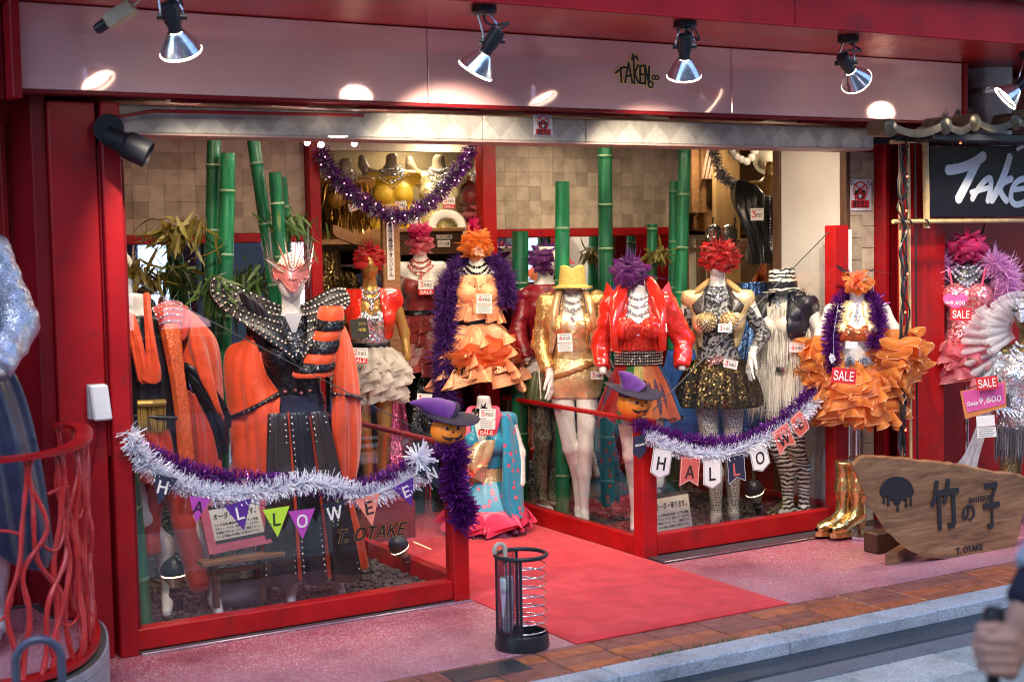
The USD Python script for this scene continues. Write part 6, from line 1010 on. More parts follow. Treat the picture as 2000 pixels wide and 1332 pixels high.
# eave spotlights
GLOW = lamp('reflector_bulb', (1, .86, .66), 9.0); PARC = plain('reflector_silver', (.75, .77, .82), .16, .95, var=.3, scale=40)
def spot(lab, mount, head, tipd, Y, aim, power=19.0, grp='eave spotlights'):
    h = at(*head, Y); r, u, n = facing(h); t = at(*tipd, Y)-h; t = t/np.linalg.norm(t)-n*.55; t /= np.linalg.norm(t)
    m_ = at(*mount, Y); m_[2] = 3.085; x = T('spotlight', lab, 'spotlight', m_, grp); part(x, 'mount', lathe([(.001, 0), (.06, 0), (.062, -.035), (.05, -.045), (.001, -.045)], 24, m_), BLACK)
    for sx in (-1, 1): part(x, 'strap', tube([m_+r*.03*sx+(0, 0, -.04), h+r*.045*sx-t*.03+u*.02, h+r*.047*sx-t*.02], .006, 6), STEEL)
    part(x, 'yoke_knob', tube([h-r*.062-t*.02, h+r*.062-t*.02], [.014, .014], 10), BLACK); part(x, 'socket', lathe([(.001, -.085), (.034, -.08), (.037, -.07), (.037, .0), (.03, .02), (.03, .045), (.025, .05)], 24, h, t), BLACK, 40)
    part(x, 'reflector', lathe(np.array([(.022, .045), (.03, .06), (.045, .095), (.056, .125), (.0575, .13), (.054, .126), (.04, .09), (.02, .06)])*(1.55, 1.05), 32, h, t), PARC, 40); part(x, 'lens', lathe(np.array([(.0575, .112), (.055, .120), (.045, .124), (.02, .127), (.0005, .128)])*(1.2, 1.05), 32, h, t), GLOW, True); part(x, 'glowing_rim', lathe(np.array([(.0570, .1305), (.0590, .1345), (.0572, .139), (.0545, .1345), (.0570, .1305)])*(1.55, 1.05), 36, h, t), lamp('rim_glow', (1, .84, .62), 5.0), True)
    lp = h+t*.18; z_ = lp-np.asarray(aim, float); z_ /= np.linalg.norm(z_); x_ = np.cross((0, 0, 1), z_); x_ /= np.linalg.norm(x_); y_ = np.cross(z_, x_)
    L = UsdLux.SphereLight.Define(stage, x.path+'/beam'); L.CreateRadiusAttr(.03); L.CreateNormalizeAttr(True); L.CreateIntensityAttr(power); L.CreateColorAttr(Gf.Vec3f(1, .84, .62)); sh = UsdLux.ShapingAPI.Apply(L.GetPrim()); sh.CreateShapingConeAngleAttr(38.0); sh.CreateShapingConeSoftnessAttr(.6)
    lp = lp-x.loc*1+m_*0 if False else lp-m_; L.AddTransformOp().Set(Gf.Matrix4d(*x_, 0, *y_, 0, *z_, 0, *lp, 1))
    part(x, 'cable', tube(spline([m_+(0, 0, -.04), m_+r*.07+(0, 0, -.09), h-t*.12+r*.03, h-t*.08], 16), .006, 6), BLACK)
spot('black spotlight with silver reflector bulb, leftmost under the eave', (322, -12), (338, 42), (352, 92), -.88, (2.75, .4, 1.2)); spot('black spotlight pointing left, second from the left under the eave', (945, 12), (957, 88), (932, 128), -.90, (4.2, 1.3, 1.35)); spot('black spotlight above the logo and the zebra hat side, pointing straight down', (1338, 45), (1337, 98), (1336, 145), -.90, (5.45, .9, 1.2))
spot('black spotlight with long straps near the right end of the fascia', (1657, 78), (1655, 128), (1678, 165), -.84, (6.72, .05, 1.15), 26.0); spot('spotlight partly cut off by the right picture edge, beside the duct', (2010, 110), (1998, 162), (1972, 183), -.75, (7.7, -.1, 1.2), 8.0)
# small halogen spots inside the entrance
for k, (a, b) in enumerate(((600, 279), (627, 283), (692, 281))):
    o = at(a, b, .6); x = T('halogen_bulb', ('small pink white bulb at the entrance ceiling, leftmost of three', 'brightest small bulb at the entrance ceiling, middle of three', 'small bulb at the entrance ceiling, right of the other two')[k], 'bulb', o); part(x, 'bulb', ball(o, .017, 2), lamp('halogen', (1, .72, .80), 40.0), True); part(x, 'holder', lathe([(.02, .012), (.022, .05), (.008, .06), (.008, 2.76-o[2])], 14, o), BLACK)
o = gz(660, 267, 2.512); x = T('soffit_light', 'oval recessed light in the underside of the header beam', 'downlight', o); part(x, 'lens', lathe([(.001, -.002), (.045, -.002), (.05, .0)], 24, o), lamp('soft_lens', (1, .85, .65), 6.0))
# camera, floodlight, box, logo
o = at(232, 30, -.75); x = T('security_camera', 'beige box security camera under the eave at the left', 'camera', o); r, u, n = facing(o); d = (r*-.80-u*.50-n*.3); d /= np.linalg.norm(d); a_, b_, _ = frame(d); Mx = np.stack([a_, b_, d], 1)
BEI = plain('beige_metal', (.50, .44, .30), .4); part(x, 'housing', box((-.034, -.03, -.075), (.034, .03, .06), .006, Mx)+() if False else xf(box((-.034, -.03, -.075), (.034, .03, .06), .006), Mx, o), BEI); part(x, 'lens', lathe([(.001, .12), (.018, .12), (.024, .105), (.024, .06), (.02, .058)], 20, o, d), BLACK, 40); part(x, 'dark_side', xf(box((-.036, -.02, -.065), (-.0345, .02, .05), .001), Mx, o), BLACK); part(x, 'bracket', tube([o-d*.03, o-d*.06+u*.08, np.array([o[0]+.03, o[1], 3.085])], .008, 8), WHITE); part(x, 'cable', tube(spline([o-d*.075, o-d*.14+u*.03, o-d*.12+u*.16], 12), .004, 6), WHITE)
o = at(212, 252, -.12); x = T('floodlight', 'black cylindrical floodlight on the left red post', 'floodlight', o); r, u, n = facing(o); d = r*.85-u*.42+n*.15; d /= np.linalg.norm(d)
FLB = plain('matt_black_metal', (.008, .009, .014), .5, spec=.3); part(x, 'mount_disc', lathe([(.001, .0), (.068, .0), (.072, -.02), (.068, -.04), (.045, -.055), (.001, -.055)], 32, o+(.0, .01, .0), n*.6-r*.1), FLB, 40); part(x, 'barrel', lathe([(.001, -.06), (.042, -.055), (.048, -.04), (.05, .03), (.053, .035), (.055, .04), (.064, .05), (.066, .155), (.061, .16), (.057, .148), (.001, .145)], 36, o+r*.035-u*.055+n*.04, d), FLB, 40); part(x, 'clip', tube([o+r*.10-u*.025+n*.045, o+r*.16-u*.05+n*.045], .010, 8), FLB)
o = at(193, 785, -.04); x = T('socket_box', 'white weatherproof socket box on the red post', 'electrical box', o); part(x, 'cover', xf(box((-.043, -.035, -.085), (.043, .0, .085), .008), np.array([[1, 0, -.10], [0, 1, 0], [0, 0, 1]]), o+(0, -.01, 0)), WHITE); part(x, 'back_plate', box(o+(-.052, -.01, -.08), o+(.03, .02, .085), .004), plain('grey_plastic', (.4, .4, .42), .45)); part(x, 'cable', tube(spline([o+(.0, -.0, -.08), o+(-.02, 0, -.2), o+(-.05, 0, -.34)], 12), .004, 6), REDD)
o = at(1237, 145, -.160); x = T('fascia_logo', 'small hand drawn shop logo lettering on the pink fascia', 'logo', o); r, u, n = np.array([1., 0, 0]), np.array([0, 0, 1.]), np.array([0, -1., 0])
from shapely.geometry import LineString, MultiLineString, Point, Polygon
from shapely import union_all
LG = [[(-.125, .0), (-.07, .035), (-.04, .03)], [(-.09, .03), (-.085, -.05)], [(-.06, -.05), (-.035, .06), (-.01, -.05)], [(-.05, -.015), (-.015, -.01)], [(.0, .075), (.005, -.055)], [(.03, .05), (.006, .0), (.035, -.05)], [(.07, .05), (.045, .045), (.045, -.05), (.07, -.05)], [(.045, 0), (.065, 0)], [(.08, -.055), (.08, .05), (.105, -.05), (.108, .045)], [(.0, .085), (.02, .1), (.03, .08)], [(-.01, .08), (.0, .11)]]
g = union_all([LineString(l).buffer(.0065) for l in LG]+[Point(.118, -.055).buffer(.022).difference(Point(.118, -.055).buffer(.012)), Point(.14, -.015).buffer(.016).difference(Point(.14, -.015).buffer(.008)), Point(.165, -.015).buffer(.015).difference(Point(.165, -.015).buffer(.007))])
part(x, 'outline', extr(g.buffer(.006), o, r, u, .002), plain('pale_yellow', (.78, .60, .25), .5)); part(x, 'logo_letters', extr(g, o+n*.0025, r, u, .002), INK)
# T. OTAKE lettering on the left glass
x = T('glass_lettering', 'black and gold T. OTAKE lettering on the left showcase glass', 'lettering', at(720, 1042, .02)); o = at(722, 1040, .02); r = np.array([1., 0, 0]); from shapely import affinity as AF
g = glyphs('T. OTAKE'); b = g.bounds; w = (at(790, 1030, .02)-at(655, 1050, .02))[0]; g = AF.scale(AF.affine_transform(g, [1, .35, 0, 1, -(b[0]+b[2])/2, -.5]), w/(b[2]-b[0]), .066, origin=(0, 0)); part(x, 'gold_edge', extr(g.buffer(.003), o, r, (0, 0, 1), .001), plain('gold_leaf', (.55, .33, .10), .35, .6)); part(x, 'lettering', extr(g, o+(0, -.0015, 0), r, (0, 0, 1), .001), INK)
# no-photography signs
def nophoto(c, Y, w, h, lab, n_=(0, -1., 0)):
    o = at(*c, Y); x = T('no_photo_sign', lab, 'sign', o); r, u, n = np.array([1., 0, 0]), np.array([0, 0, 1.]), np.array([0, -1., 0]); part(x, 'sheet', extr(rect(-w/2, -h/2, w/2, h/2), o, r, u, .003), plain('sign_paper', (.66, .66, .74), .4)); s = w/.2
    part(x, 'prohibition_ring', extr(union_all([Point(0, .025*s).buffer(.062*s).difference(Point(0, .025*s).buffer(.053*s)), LineString([(-.04*s, .068*s), (.042*s, -.018*s)]).buffer(.004*s), LineString([(.04*s, .068*s), (-.042*s, -.018*s)]).buffer(.004*s)]), o+n*.0065, r, u, .001), INKRED)
    part(x, 'camera_symbol', extr(union_all([Polygon(rect(-.045*s, -.03*s, .045*s, .03*s)), Polygon(rect(-.02*s, .03*s, .02*s, .045*s))]).difference(Point(0, -.008*s).buffer(.014*s)), o+n*.0045, r, u, .001), INK)
    q_ = part(x, 'red_bar', extr(rect(-.078*s, -.082*s, .078*s, -.034*s), o+n*.006, r, u, .001), INKRED); part(q_, 'lettering', writing('撮影禁止', o+n*.0075+u*(-.058*s), r, u, .036*s, .0008, True, width=.135*s), INK)
    for sx in (-1, 1): part(x, 'shop_mark', writing('T', o+n*.0045+r*(.072*s*sx)+u*.075*s, r, u, .028*s, .0008, slant=.25), INK); part(x, 'shop_mark', writing('akenoko', o+n*.0045+r*((.072*sx+.021)*s)+u*.068*s, r, u, .009*s, .0008, width=.03*s), INK)
    return x, o
x, o = nophoto((1060, 245), -.006, .125, .122, 'small no photography sign on the papered header beam'); part(x, 'lettering', writing('PHOTOGRAPHS PROHIBITED', o+(0, -.0045, -.0555), (1, 0, 0), (0, 0, 1), .007, .0008, width=.115), INK)
nophoto((1679, 381),   .285, .21, .21, 'larger no photography sign on the papered column at the right')
# floor uplighters in the gravel
def uplight(base, top, lab, size=1.):
    o = gz(*base, .04); t = at(*top, o[1]); d = t-o; L = np.linalg.norm(d); d /= L; s = L/.30; x = T('garden_spotlight', lab, 'floor lamp', o)
    part(x, 'stem', lathe(np.array([(.001, 0), (.036, 0), (.036, .075), (.042, .08), (.042, .10), (.036, .105), (.036, .13), (.03, .135)])*s, 28, o, d), BLACK, 40); part(x, 'glass_bowl', lathe(np.array([(.03, .135), (.042, .16), (.066, .195), (.068, .2)])*s, 28, o, d), plain('warm_glass', (.55, .42, .30), .15, .3), True); part(x, 'glow_ring', lathe(np.array([(.068, .2), (.071, .206), (.066, .21)])*s, 28, o, d), lamp('glow_ring', (1, .72, .38), 3.0), True)
    part(x, 'hood', lathe(np.array([(.070, .207), (.074, .22), (.072, .25), (.055, .285), (.03, .305), (.001, .31)])*s, 28, o, d), BLACK, 40)
uplight((346, 1192), (338, 1088), 'black uplighter glowing in front of the orange robe mannequin'); uplight((806, 1116), (770, 1050), 'tilted black spotlight behind the T. OTAKE lettering'); uplight((1284, 1036), (1283, 950), 'black uplighter beside the corner post of the right showcase'); uplight((1488, 1010), (1468, 940), 'tilted black spotlight between the fishnet and the zebra legs')
# notices
NT = plain('notice_paper', (.70, .69, .60), .55, var=.08)
def notice(x, C, Y, frame_m, dY=.0):
    P = [at(*c, Y+d) for c, d in zip(C, (dY, dY, 0, 0))]; o = sum(P)/4; r = (P[1]-P[0]+P[2]-P[3])/2; u = (P[0]-P[3]+P[1]-P[2])/2; w, h = np.linalg.norm(r), np.linalg.norm(u); r, u = r/w, u/h; n = np.cross(r, u)
    if frame_m is not None:
        part(x, 'frame', extr(Polygon(rect(-w/2, -h/2, w/2, h/2)).difference(Polygon(rect(-w/2+.045, -h/2+.045, w/2-.045, h/2-.045))), o, r, u, .022), frame_m); w, h = w-.088, h-.088
    p = part(x, 'sheet', extr(rect(-w/2, -h/2, w/2, h/2), o, r, u, .004), NT); GR = plain('dark_speckle', (.06, .06, .055), .5, var=.9, scale=160)
    for s in (-1, 1): part(p, 'dark_band', extr(rect(-w/2, s*h*.46-.012, w/2, s*h*.46+.012), o+n*.0042, r, u, .0006), GR)
    part(p, 'lettering', writing('オーダー承ります。', o+n*.0045+u*h*.2, r, u, h*.13, .0008, True, width=w*.84), INK)
    for k, l in enumerate(('ドレス衣装 舞台衣装 コスプレ衣装', 'デザイン、サイズ、色等オーダーできます。', '予算等ございましたら、ご相談下さい。', 'どんな衣装もお気軽にお問合せ下さい。')): part(p, 'lettering', writing(l, o+n*.0045-u*h*(.02+.10*k), r, u, h*.055, .0006, True, width=w*.86), INK)
x = T('framed_notice', 'pink framed order notice leaning on the wooden easel', 'notice', at(460, 1075, .25)); notice(x, [(385, 976), (512, 953), (538, 1058), (405, 1084)], .26, plain('pink_frame', (.56, .12, .17), .4), .07)
x = T('easel', 'low wooden easel holding the pink framed notice', 'easel', at(470, 1160, .25)); A, B = at(388, 1092, .25), at(551, 1078, .25); part(x, 'ledge', box((A[0], .20, A[2]-.035), (B[0], .29, A[2]-.008), .004), WOODH); part(x, 'rail', box((A[0]+.09, .27, A[2]-.10), (B[0]-.07, .30, A[2]-.07), .004), WOODD)
for xx in (A[0]+.10, B[0]-.10): part(x, 'leg', hull([(xx-.018+dx, .27+dy, z) for dx in (0, .03) for dy in (0, .03) for z in (A[2]-.035, .09)]), WOODD); part(x, 'back_leg', tube([(xx, .29, A[2]+.1), (xx, .46, .1)], .012, 6), WOODD)
x = T('order_notice', 'unframed white order notice leaning in the right showcase gravel', 'notice', at(1318, 1040, .5)); notice(x, [(1272, 968), (1341, 958), (1354, 1032), (1280, 1048)], .48, None, .05)
# umbrella stand
o = gz(1020, 1262, 0); o[2] = 0; R = .122; Ht = .455; x = T('umbrella_stand', 'black mesh umbrella stand with chrome rings standing on the pavement', 'umbrella stand', o); r, u, n = facing(o)
part(x, 'base', lathe([(.001, .0), (R*1.08, .0), (R*1.1, .012), (R*1.06, .07), (R*1.02, .075), (R*.98, .07), (R*.96, .03), (.001, .028)], 40, o), BLACK, 40); part(x, 'top_ring', tube([o+(R*1.02*math.cos(a), R*1.02*math.sin(a), Ht) for a in np.linspace(0, 2*np.pi, 49)], .011, 10, False), BLACK, True)
al = math.atan2(r[1], r[0])
MESH = mat('wire_mesh', {'g': ('geometry', {}), 'x': ('separate_xyz', {}), 'at': ('math', {'math_type': 'multiply', 'value2': 900.0}), 'sn': ('math', {'math_type': 'sine'}), 'n2': ('vector_math', {'math_type': 'dot_product', 'vector2': (700, 700, 0)}), 's2': ('math', {'math_type': 'sine'}), 'm': ('math', {'math_type': 'maximum'}), 'gt': ('map_range', {'from_min': .2, 'from_max': .5, 'clamp': True}), 't': ('transparent_bsdf', {}), 'p': ('principled_bsdf', {'base_color': (.03, .012, .03), 'roughness': .4}), 'mx': ('mix_closure', {})},
    [('g.position', 'x.vector'), ('x.z', 'at.value1'), ('at.value', 'sn.value1'), ('g.position', 'n2.vector1'), ('n2.value', 's2.value1'), ('sn.value', 'm.value1'), ('s2.value', 'm.value2'), ('m.value', 'gt.value'), ('gt.result', 'mx.fac'), ('t.BSDF', 'mx.closure1'), ('p.BSDF', 'mx.closure2')], 'mx.closure')
a = np.linspace(al+math.pi*.55, al+math.pi*1.5, 30); part(x, 'mesh_side', (np.stack([np.stack([o[0]+R*np.cos(a), o[1]+R*np.sin(a), np.full(30, z)], 1) for z in (.07, Ht)], 1).reshape(-1, 3), grid_faces(30, 2)), MESH, True)
for aa in (a[0], a[-1], al+math.pi*1.05): part(x, 'upright', tube([o+(R*math.cos(aa), R*math.sin(aa), .06), o+(R*math.cos(aa), R*math.sin(aa), Ht)], .006, 8), BLACK)
for k in range(8): part(x, 'ring_bar', tube([o+(R*math.cos(t), R*math.sin(t), .09+.045*k) for t in np.linspace(a[-1], a[0]+2*np.pi, 30)], .0035, 8), CHROME, True)
x = T('umbrella', 'folded umbrella in a patterned sleeve standing in the black stand', 'umbrella', o+(-.05, 0, .03)); c = at(990, 1180, o[1]-.02); PAT = mat('patterned_sleeve', {'g': ('geometry', {}), 'v': ('voronoi_texture', {'scale': 28}), 'h': ('hsv', {'saturation': .55, 'value': .6}), 'm': ('mix', {'fac': .6, 'color1': (.45, .50, .60)}), 'p': ('principled_bsdf', {'roughness': .5})}, [('g.position', 'v.vector'), ('v.color', 'h.color'), ('h.color', 'm.color2'), ('m.color', 'p.base_color')], 'p.BSDF')
part(x, 'sleeve', tube(spline([c+(0, 0, -.14), c+(.003, 0, 0), c+(0, 0, .135)], 20), np.r_[.015, np.linspace(.026, .034, 17), .034, .03], 16), PAT, True); part(x, 'shaft', tube([c+(0, 0, .13), c+(-.005, 0, .22)], .006, 8), WHITE); t = np.linspace(0, math.pi*1.15, 16); part(x, 'handle', tube(np.vstack([[c+(-.005, 0, .2)], [c+(-.005-.03+.03*math.cos(k), 0, .27+.03*math.sin(k)) for k in t]]), .011, 10), plain('cream_handle', (.55, .48, .38), .35), True)
# gold boots
BOOT = plain('gold_foil_leather', (.75, .48, .18), .16, .95, var=.35, scale=12, bump=.006, bscale=14)
def boot(px_, dirv, lab):
    o = gz(*px_, .022); o[2] = .022; d = np.array([*dirv, 0.]); d /= np.linalg.norm(d); s = np.array([-d[1], d[0], 0]); h = .008; lo = o-(.22, .22, .03); n_ = (int(.44/h), int(.44/h), int(.56/h)); g = np.stack(np.meshgrid(*[np.arange(n_[i])*h+lo[i] for i in range(3)], indexing='ij'), -1).astype(np.float32); z = np.array([0, 0, 1.])
    F = capd(g, o+z*.14, o+z*.30-d*.01, .042, .056); F = smin(F, capd(g, o+z*.30-d*.01, o+z*.50, .056, .056), .03); F = smin(F, capd(g, o+z*.12-d*.01, o+d*.13+z*.06, .047, .042), .04); F = smin(F, capd(g, o+d*.13+z*.055, o+d*.19+z*.045, .042, .034), .03); F = np.maximum(F, g[..., 2]-(o[2]+.475)); F = np.maximum(F, (o[2]+.022)-g[..., 2]+.0*F); F += .010*(meshkit.fbm(g*(18, 18, 30), 2, 3)-.5)
    x = T('gold_boot', lab, 'boot', o); part(x, 'shaft', surfnet(F, lo, h), BOOT, True); part(x, 'platform', hull([o+d*(a)+s*b+z*c for a, b in ((.05, .03), (.05, -.03), (.14, .042), (.14, -.042), (.20, .03), (.20, -.03), (.225, 0)) for c in (.0, .03)]), BOOT); part(x, 'heel', hull([o-d*.03+s*b+d*a+z*c for a, b, c in ((-.02, .025, .10), (-.02, -.025, .10), (.03, .025, .09), (.03, -.025, .09), (-.012, .013, 0), (-.012, -.013, 0), (.012, .013, 0), (.012, -.013, 0))]), BOOT)
boot((1647, 1040), (-.95, .08), 'gold platform boot on the steel base plate, left of the pair'); boot((1675, 1043), (-.95, .08), 'gold platform boot on the steel base plate, right of the pair')
# live-edge slab sign
Ys = gz(1845, 1090, .0)[1]-.02
SLABW = mat('slab_wood', {'g': ('geometry', {}), 'mp': ('mapping', {'scale': (1.3, 1.3, 10)}), 'n': ('noise_texture', {'scale': 2.2, 'detail': 10, 'roughness': .68, 'distortion': .6}), 'r': ('rgb_ramp', {'ramp': [(.25, (.05, .025, .013)), (.42, (.18, .08, .035)), (.6, (.32, .155, .07)), (.8, (.50, .31, .17))]}), 'b': ('bump', {'distance': .004}), 'mr': ('map_range', {'to_min': .3, 'to_max': .6}), 'p': ('principled_bsdf', {})}, [('g.position', 'mp.vector'), ('mp.vector', 'n.vector'), ('n.fac', 'r.fac'), ('r.color', 'p.base_color'), ('n.fac', 'b.height'), ('b.normal', 'p.normal'), ('n.fac', 'mr.value'), ('mr.result', 'p.roughness')], 'p.BSDF')
out = spline([(1676, 912), (1690, 898), (1722, 895), (1765, 898), (1830, 905), (1900, 914), (1960, 926), (2012, 938), (2016, 960), (1996, 1020), (1980, 1066), (1940, 1078), (1890, 1086), (1840, 1090), (1800, 1085), (1765, 1066), (1730, 1030), (1705, 985), (1688, 945), (1676, 912)], 90)[:-1]
P = np.array([at(a, b, Ys) for a, b in out]); o = P.mean(0); o[2] = 0; x = T('slab_sign', 'live edge wooden slab sign with fan emblem standing on the pavement', 'sign', o); pl = P[:, [0, 2]]+np.random.default_rng(2).normal(0, .003, (len(P), 2)); m_ = trimesh.creation.extrude_polygon(Polygon(pl), .085, engine='earcut'); v = np.array(m_.vertices); sl = np.stack([v[:, 0]+.75*v[:, 2], Ys+v[:, 2]+.06*(v[:, 1]), v[:, 1]], 1); part(x, 'slab', (sl, np.array(m_.faces)[:, ::-1]), SLABW, label='bare wood slab, weathered and darker at the rim')
CH = plain('carved_black', (.016, .014, .018), .7); sp = lambda a, b, d=-.004: at(a, b, Ys)*(1, 0, 1)+(0, Ys+d+.06*at(a, b, Ys)[2], 0)
def ink(polys, name, parent=x): 
    for pg in polys: g_ = [sp(a, b) for a, b in pg]; c_ = np.array(g_); part(parent, name, extr(c_[:, [0, 2]], (0, c_[:, 1].mean(), 0), (1, 0, 0), (0, 0, 1), .006), CH)
fan = [(1757+33*math.cos(a), 964-33*math.sin(a)) for a in np.linspace(.05, math.pi-.05, 24)]+[(1729, 972), (1736, 970), (1741, 979), (1748, 977), (1753, 988), (1757, 984), (1761, 988), (1766, 977), (1773, 979), (1778, 970), (1785, 972)]; ink([fan], 'fan_emblem')
for a, b in ((1731, 978), (1739, 982), (1774, 984), (1783, 981), (1757, 992)): ink([[(a-1.2, b-10), (a+1.2, b-10), (a+1.2, b-1), (a+2.8, b+3), (a, b+8), (a-2.8, b+3), (a-1.2, b-1)]], 'tassel')
s_ = 1/ppm(sp(1850, 985)); part(x, 'bamboo_character', writing('竹', sp(1848, 985, -.01), (1, 0, 0), (0, .06, 1), 74*s_, .006, True, width=68*s_*1.15), CH); part(x, 'no_character', writing('の', sp(1893, 1000, -.01), (1, 0, 0), (0, .06, 1), 30*s_, .005, True), CH); part(x, 'child_character', writing('子', sp(1938, 985, -.01), (1, 0, 0), (0, .06, 1), 74*s_, .006, True, width=40*s_*1.15), CH)
part(x, 'lettering', writing('BOUTIQUE', sp(1919, 974, -.012), (1, 0, 0), (0, .06, 1), 11*s_, .004, width=62*s_*1.15), CH); part(x, 'lettering', writing('T. OTAKE', sp(1893, 1071, -.006), (1, 0, 0), (0, .06, 1), 12*s_, .004, width=66*s_*1.15), CH)
A = gz(1741, 1102, 0); part(x, 'foot_beam', box((A[0]-.06, A[1]-.03, .0), (A[0]+.06, A[1]+.30, .07), .008) if False else hull([A+(dx, dy, z) for dx, dy in ((-.05, 0), (.03, -.02), (.45, .14), (.40, .22)) for z in (0, .075)]), SLABW); part(x, 'foot_block', box((A[0]+.12, A[1]+.24, .0), (A[0]+.40, A[1]+.36, .13), .01), WOODD)
# ---- neighbour on the right: red wall, tiled eave, bamboo frame, black sign
NB = T('neighbour_front', 'red front of the neighbouring entrance with tiled eave and bamboo frame', 'shop front', (7.6, 0, 0)); part(NB, 'wall_panel', box((7.205, .03, 0), (7.56, .12, 2.9), .003), RED2); part(NB, 'wall_panel', box((7.565, .30, 0), (10.5, .38, 2.9), .003), RED2); part(NB, 'wall_return', box((7.545, .121, 0), (7.563, .30, 2.9), .002), RED); part(NB, 'upper_board', box((7.28, .1, 2.6), (10.5, .2, 3.05), .003), REDD)
BRZ = plain('aged_bronze_tile', (.13, .105, .07), .32, .5, var=.4, scale=20); TL = [(1740, 250), (1848, 246), (1905, 240), (1985, 238), (2060, 232)]
for k, (a, b) in enumerate(TL):
    c = at(a, b, -.45); part(NB, 'eave_tile_cap', lathe([(.001, -.016), (.04, -.012), (.055, .0), (.058, .02), (.052, .16)], 28, c, (0, 1, .03)), BRZ, 40)
    if k < 4:
        e = at(*TL[k+1], -.45); tt = np.linspace(0, 1, 16); mid = c[None]*(1-tt[:, None])+e[None]*tt[:, None]; mid[:, 2] -= .055*np.sin(np.pi*tt); V = np.stack([mid+(0, 0, .03), mid+(0, 0, -.012), mid+(0, .16, .02)], 1)[:, [1, 0, 2]].reshape(-1, 3); part(NB, 'eave_tile', solid(V, grid_faces(16, 3), .012), BRZ, 40)
part(NB, 'eave_board', box((6.95, -.42, 2.555), (9.5, .1, 2.60), .004), BLACK)
DRYB = plain('dry_bamboo', (.52, .36, .17), .4, var=.3, scale=20, stretch=(1, 1, 1))
fr = T('bamboo_trellis', 'split dry bamboo frame tied with black cord around the black sign', 'bamboo frame', at(1742, 433, -.17))
for a, b, r_ in (((1740, 278), (2060, 264), .014), ((1744, 433), (2060, 431), .0145)): part(fr, 'bamboo_rail', bamboo(at(*a, -.17), at(*b, -.17), r_, .28, int(a[1]), 12), DRYB, 40)
for a, b, r_ in (((1757, 275), (1761, 905), .010), ((1774, 275), (1779, 905), .011), ((1807, 273), (1810, 446), .022), ((1787, 280), (1792, 900), .006)): A, B = at(*b, -.14), at(*a, -.14); part(fr, 'bamboo_post', bamboo(A, B, r_, .30, int(a[0]), 12), DRYB if r_ > .007 else BLACK, 40)
for a, b in ((1757, 434), (1775, 434), (1808, 434), (1790, 277), (1765, 277)): c = at(a, b, -.17); part(fr, 'tie', tube([c+(.02*math.cos(t), .02*math.sin(t)*1.1, .018*math.sin(2*t)) for t in np.linspace(0, 6.28, 16)], .005, 6), BLACK)
o = at(1908, 352, -.12); x = T('shop_signboard', 'black signboard with brushed silver TAKE lettering at the right', 'sign', o); A, B = at(1815, 425, -.12), at(1815, 283, -.12); part(x, 'board', box((A[0], -.12, A[2]), (A[0]+1.35, -.09, B[2]), .004), plain('gloss_black', (.006, .005, .009), .3, var=.3, spec=.3)); SIL = plain('silver_brush_paint', (.60, .62, .68), .5, .0, var=.2, scale=40, bump=.001, bscale=90)
ST = [[[(1853, 332), (1870, 330), (1920, 306)], 9.5], [[(1908, 318), (1895, 345), (1873, 388)], 9.5], [[(1900, 388), (1912, 368), (1928, 350), (1930, 392)], 6], [[(1898, 376), (1935, 366)], 5], [[(1972, 308), (1960, 345), (1938, 390)], 8], [[(1975, 350), (1955, 364), (1966, 392)], 6.5], [[(2010, 352), (1986, 356), (1976, 392), (2012, 388)], 6], [[(1984, 371), (2006, 367)], 5], [[(1988, 292), (1998, 286)], 4]]
g_ = union_all([LineString([at(a, b, -.125)[[0, 2]] for a, b in (spline(l, 20) if len(l) > 2 else l)]).buffer(w/ppm(at(1908, 352, -.12))*1.05) for l, w in ST])
for q_ in getattr(g_, 'geoms', [g_]): part(x, 'lettering', extr(q_, (0, -.1215, 0), (1, 0, 0), (0, 0, 1), .003), SIL)
x = T('string_lights', 'black string light cables with tiny red bulbs wound on the bamboo frame', 'string lights', at(1766, 600, -.2)); q = np.random.default_rng(8)
for s in range(5): part(x, 'cable', tube(spline([at(1765+q.normal(0, 5), yy, -.19+q.normal(0, .01)) for yy in np.linspace(285, 890, 16)], 90), .006, 5), BLACK, label=None)
for s in range(2): part(x, 'cable', tube(spline([at(xx, 268+q.normal(0, 3), -.2) for xx in np.linspace(1750, 2040, 14)], 90), .006, 5), BLACK)
for k in range(9): c = at(1830+k*24+q.normal(0, 4), 285+q.normal(0, 4), -.2); part(x, 'drop_light', tube([c+(0, 0, .05), c], .003, 5), BLACK)
for a, b in ((1772, 345), (1770, 412), (1773, 535), (1769, 840), (1782, 263), (1876, 280), (1880, 258), (1768, 610)): part(x, 'red_bulb', ball(at(a, b, -.215), .007, 1), lamp('red_bulb', (1, .06, .03), 6.0))
c0, c1 = at(1942, 240, .0), at(1942, 100, .0); x = T('exhaust_duct', 'galvanised exhaust duct rising at the right end of the fascia', 'duct', (c0[0], c0[1], 2.6)); cx = (c0[0]); rr = .155; part(x, 'pipe', lathe([(rr, 2.55), (rr, 2.80), (rr*1.01, 2.803), (rr, 2.806), (rr, 2.95), (rr*1.012, 2.953), (rr, 2.956), (rr, 3.084)], 40, (cx, .05, 0)), plain('galvanised', (.42, .46, .52), .45, .25, var=.4, scale=8), 40); part(x, 'foil_tape', lathe([(rr*1.012, 2.86), (rr*1.02, 2.862), (rr*1.02, 2.90), (rr*1.012, 2.902)], 40, (cx, .05, .05)), plain('foil', (.7, .7, .75), .25, .9, bump=.004, bscale=60), 40)
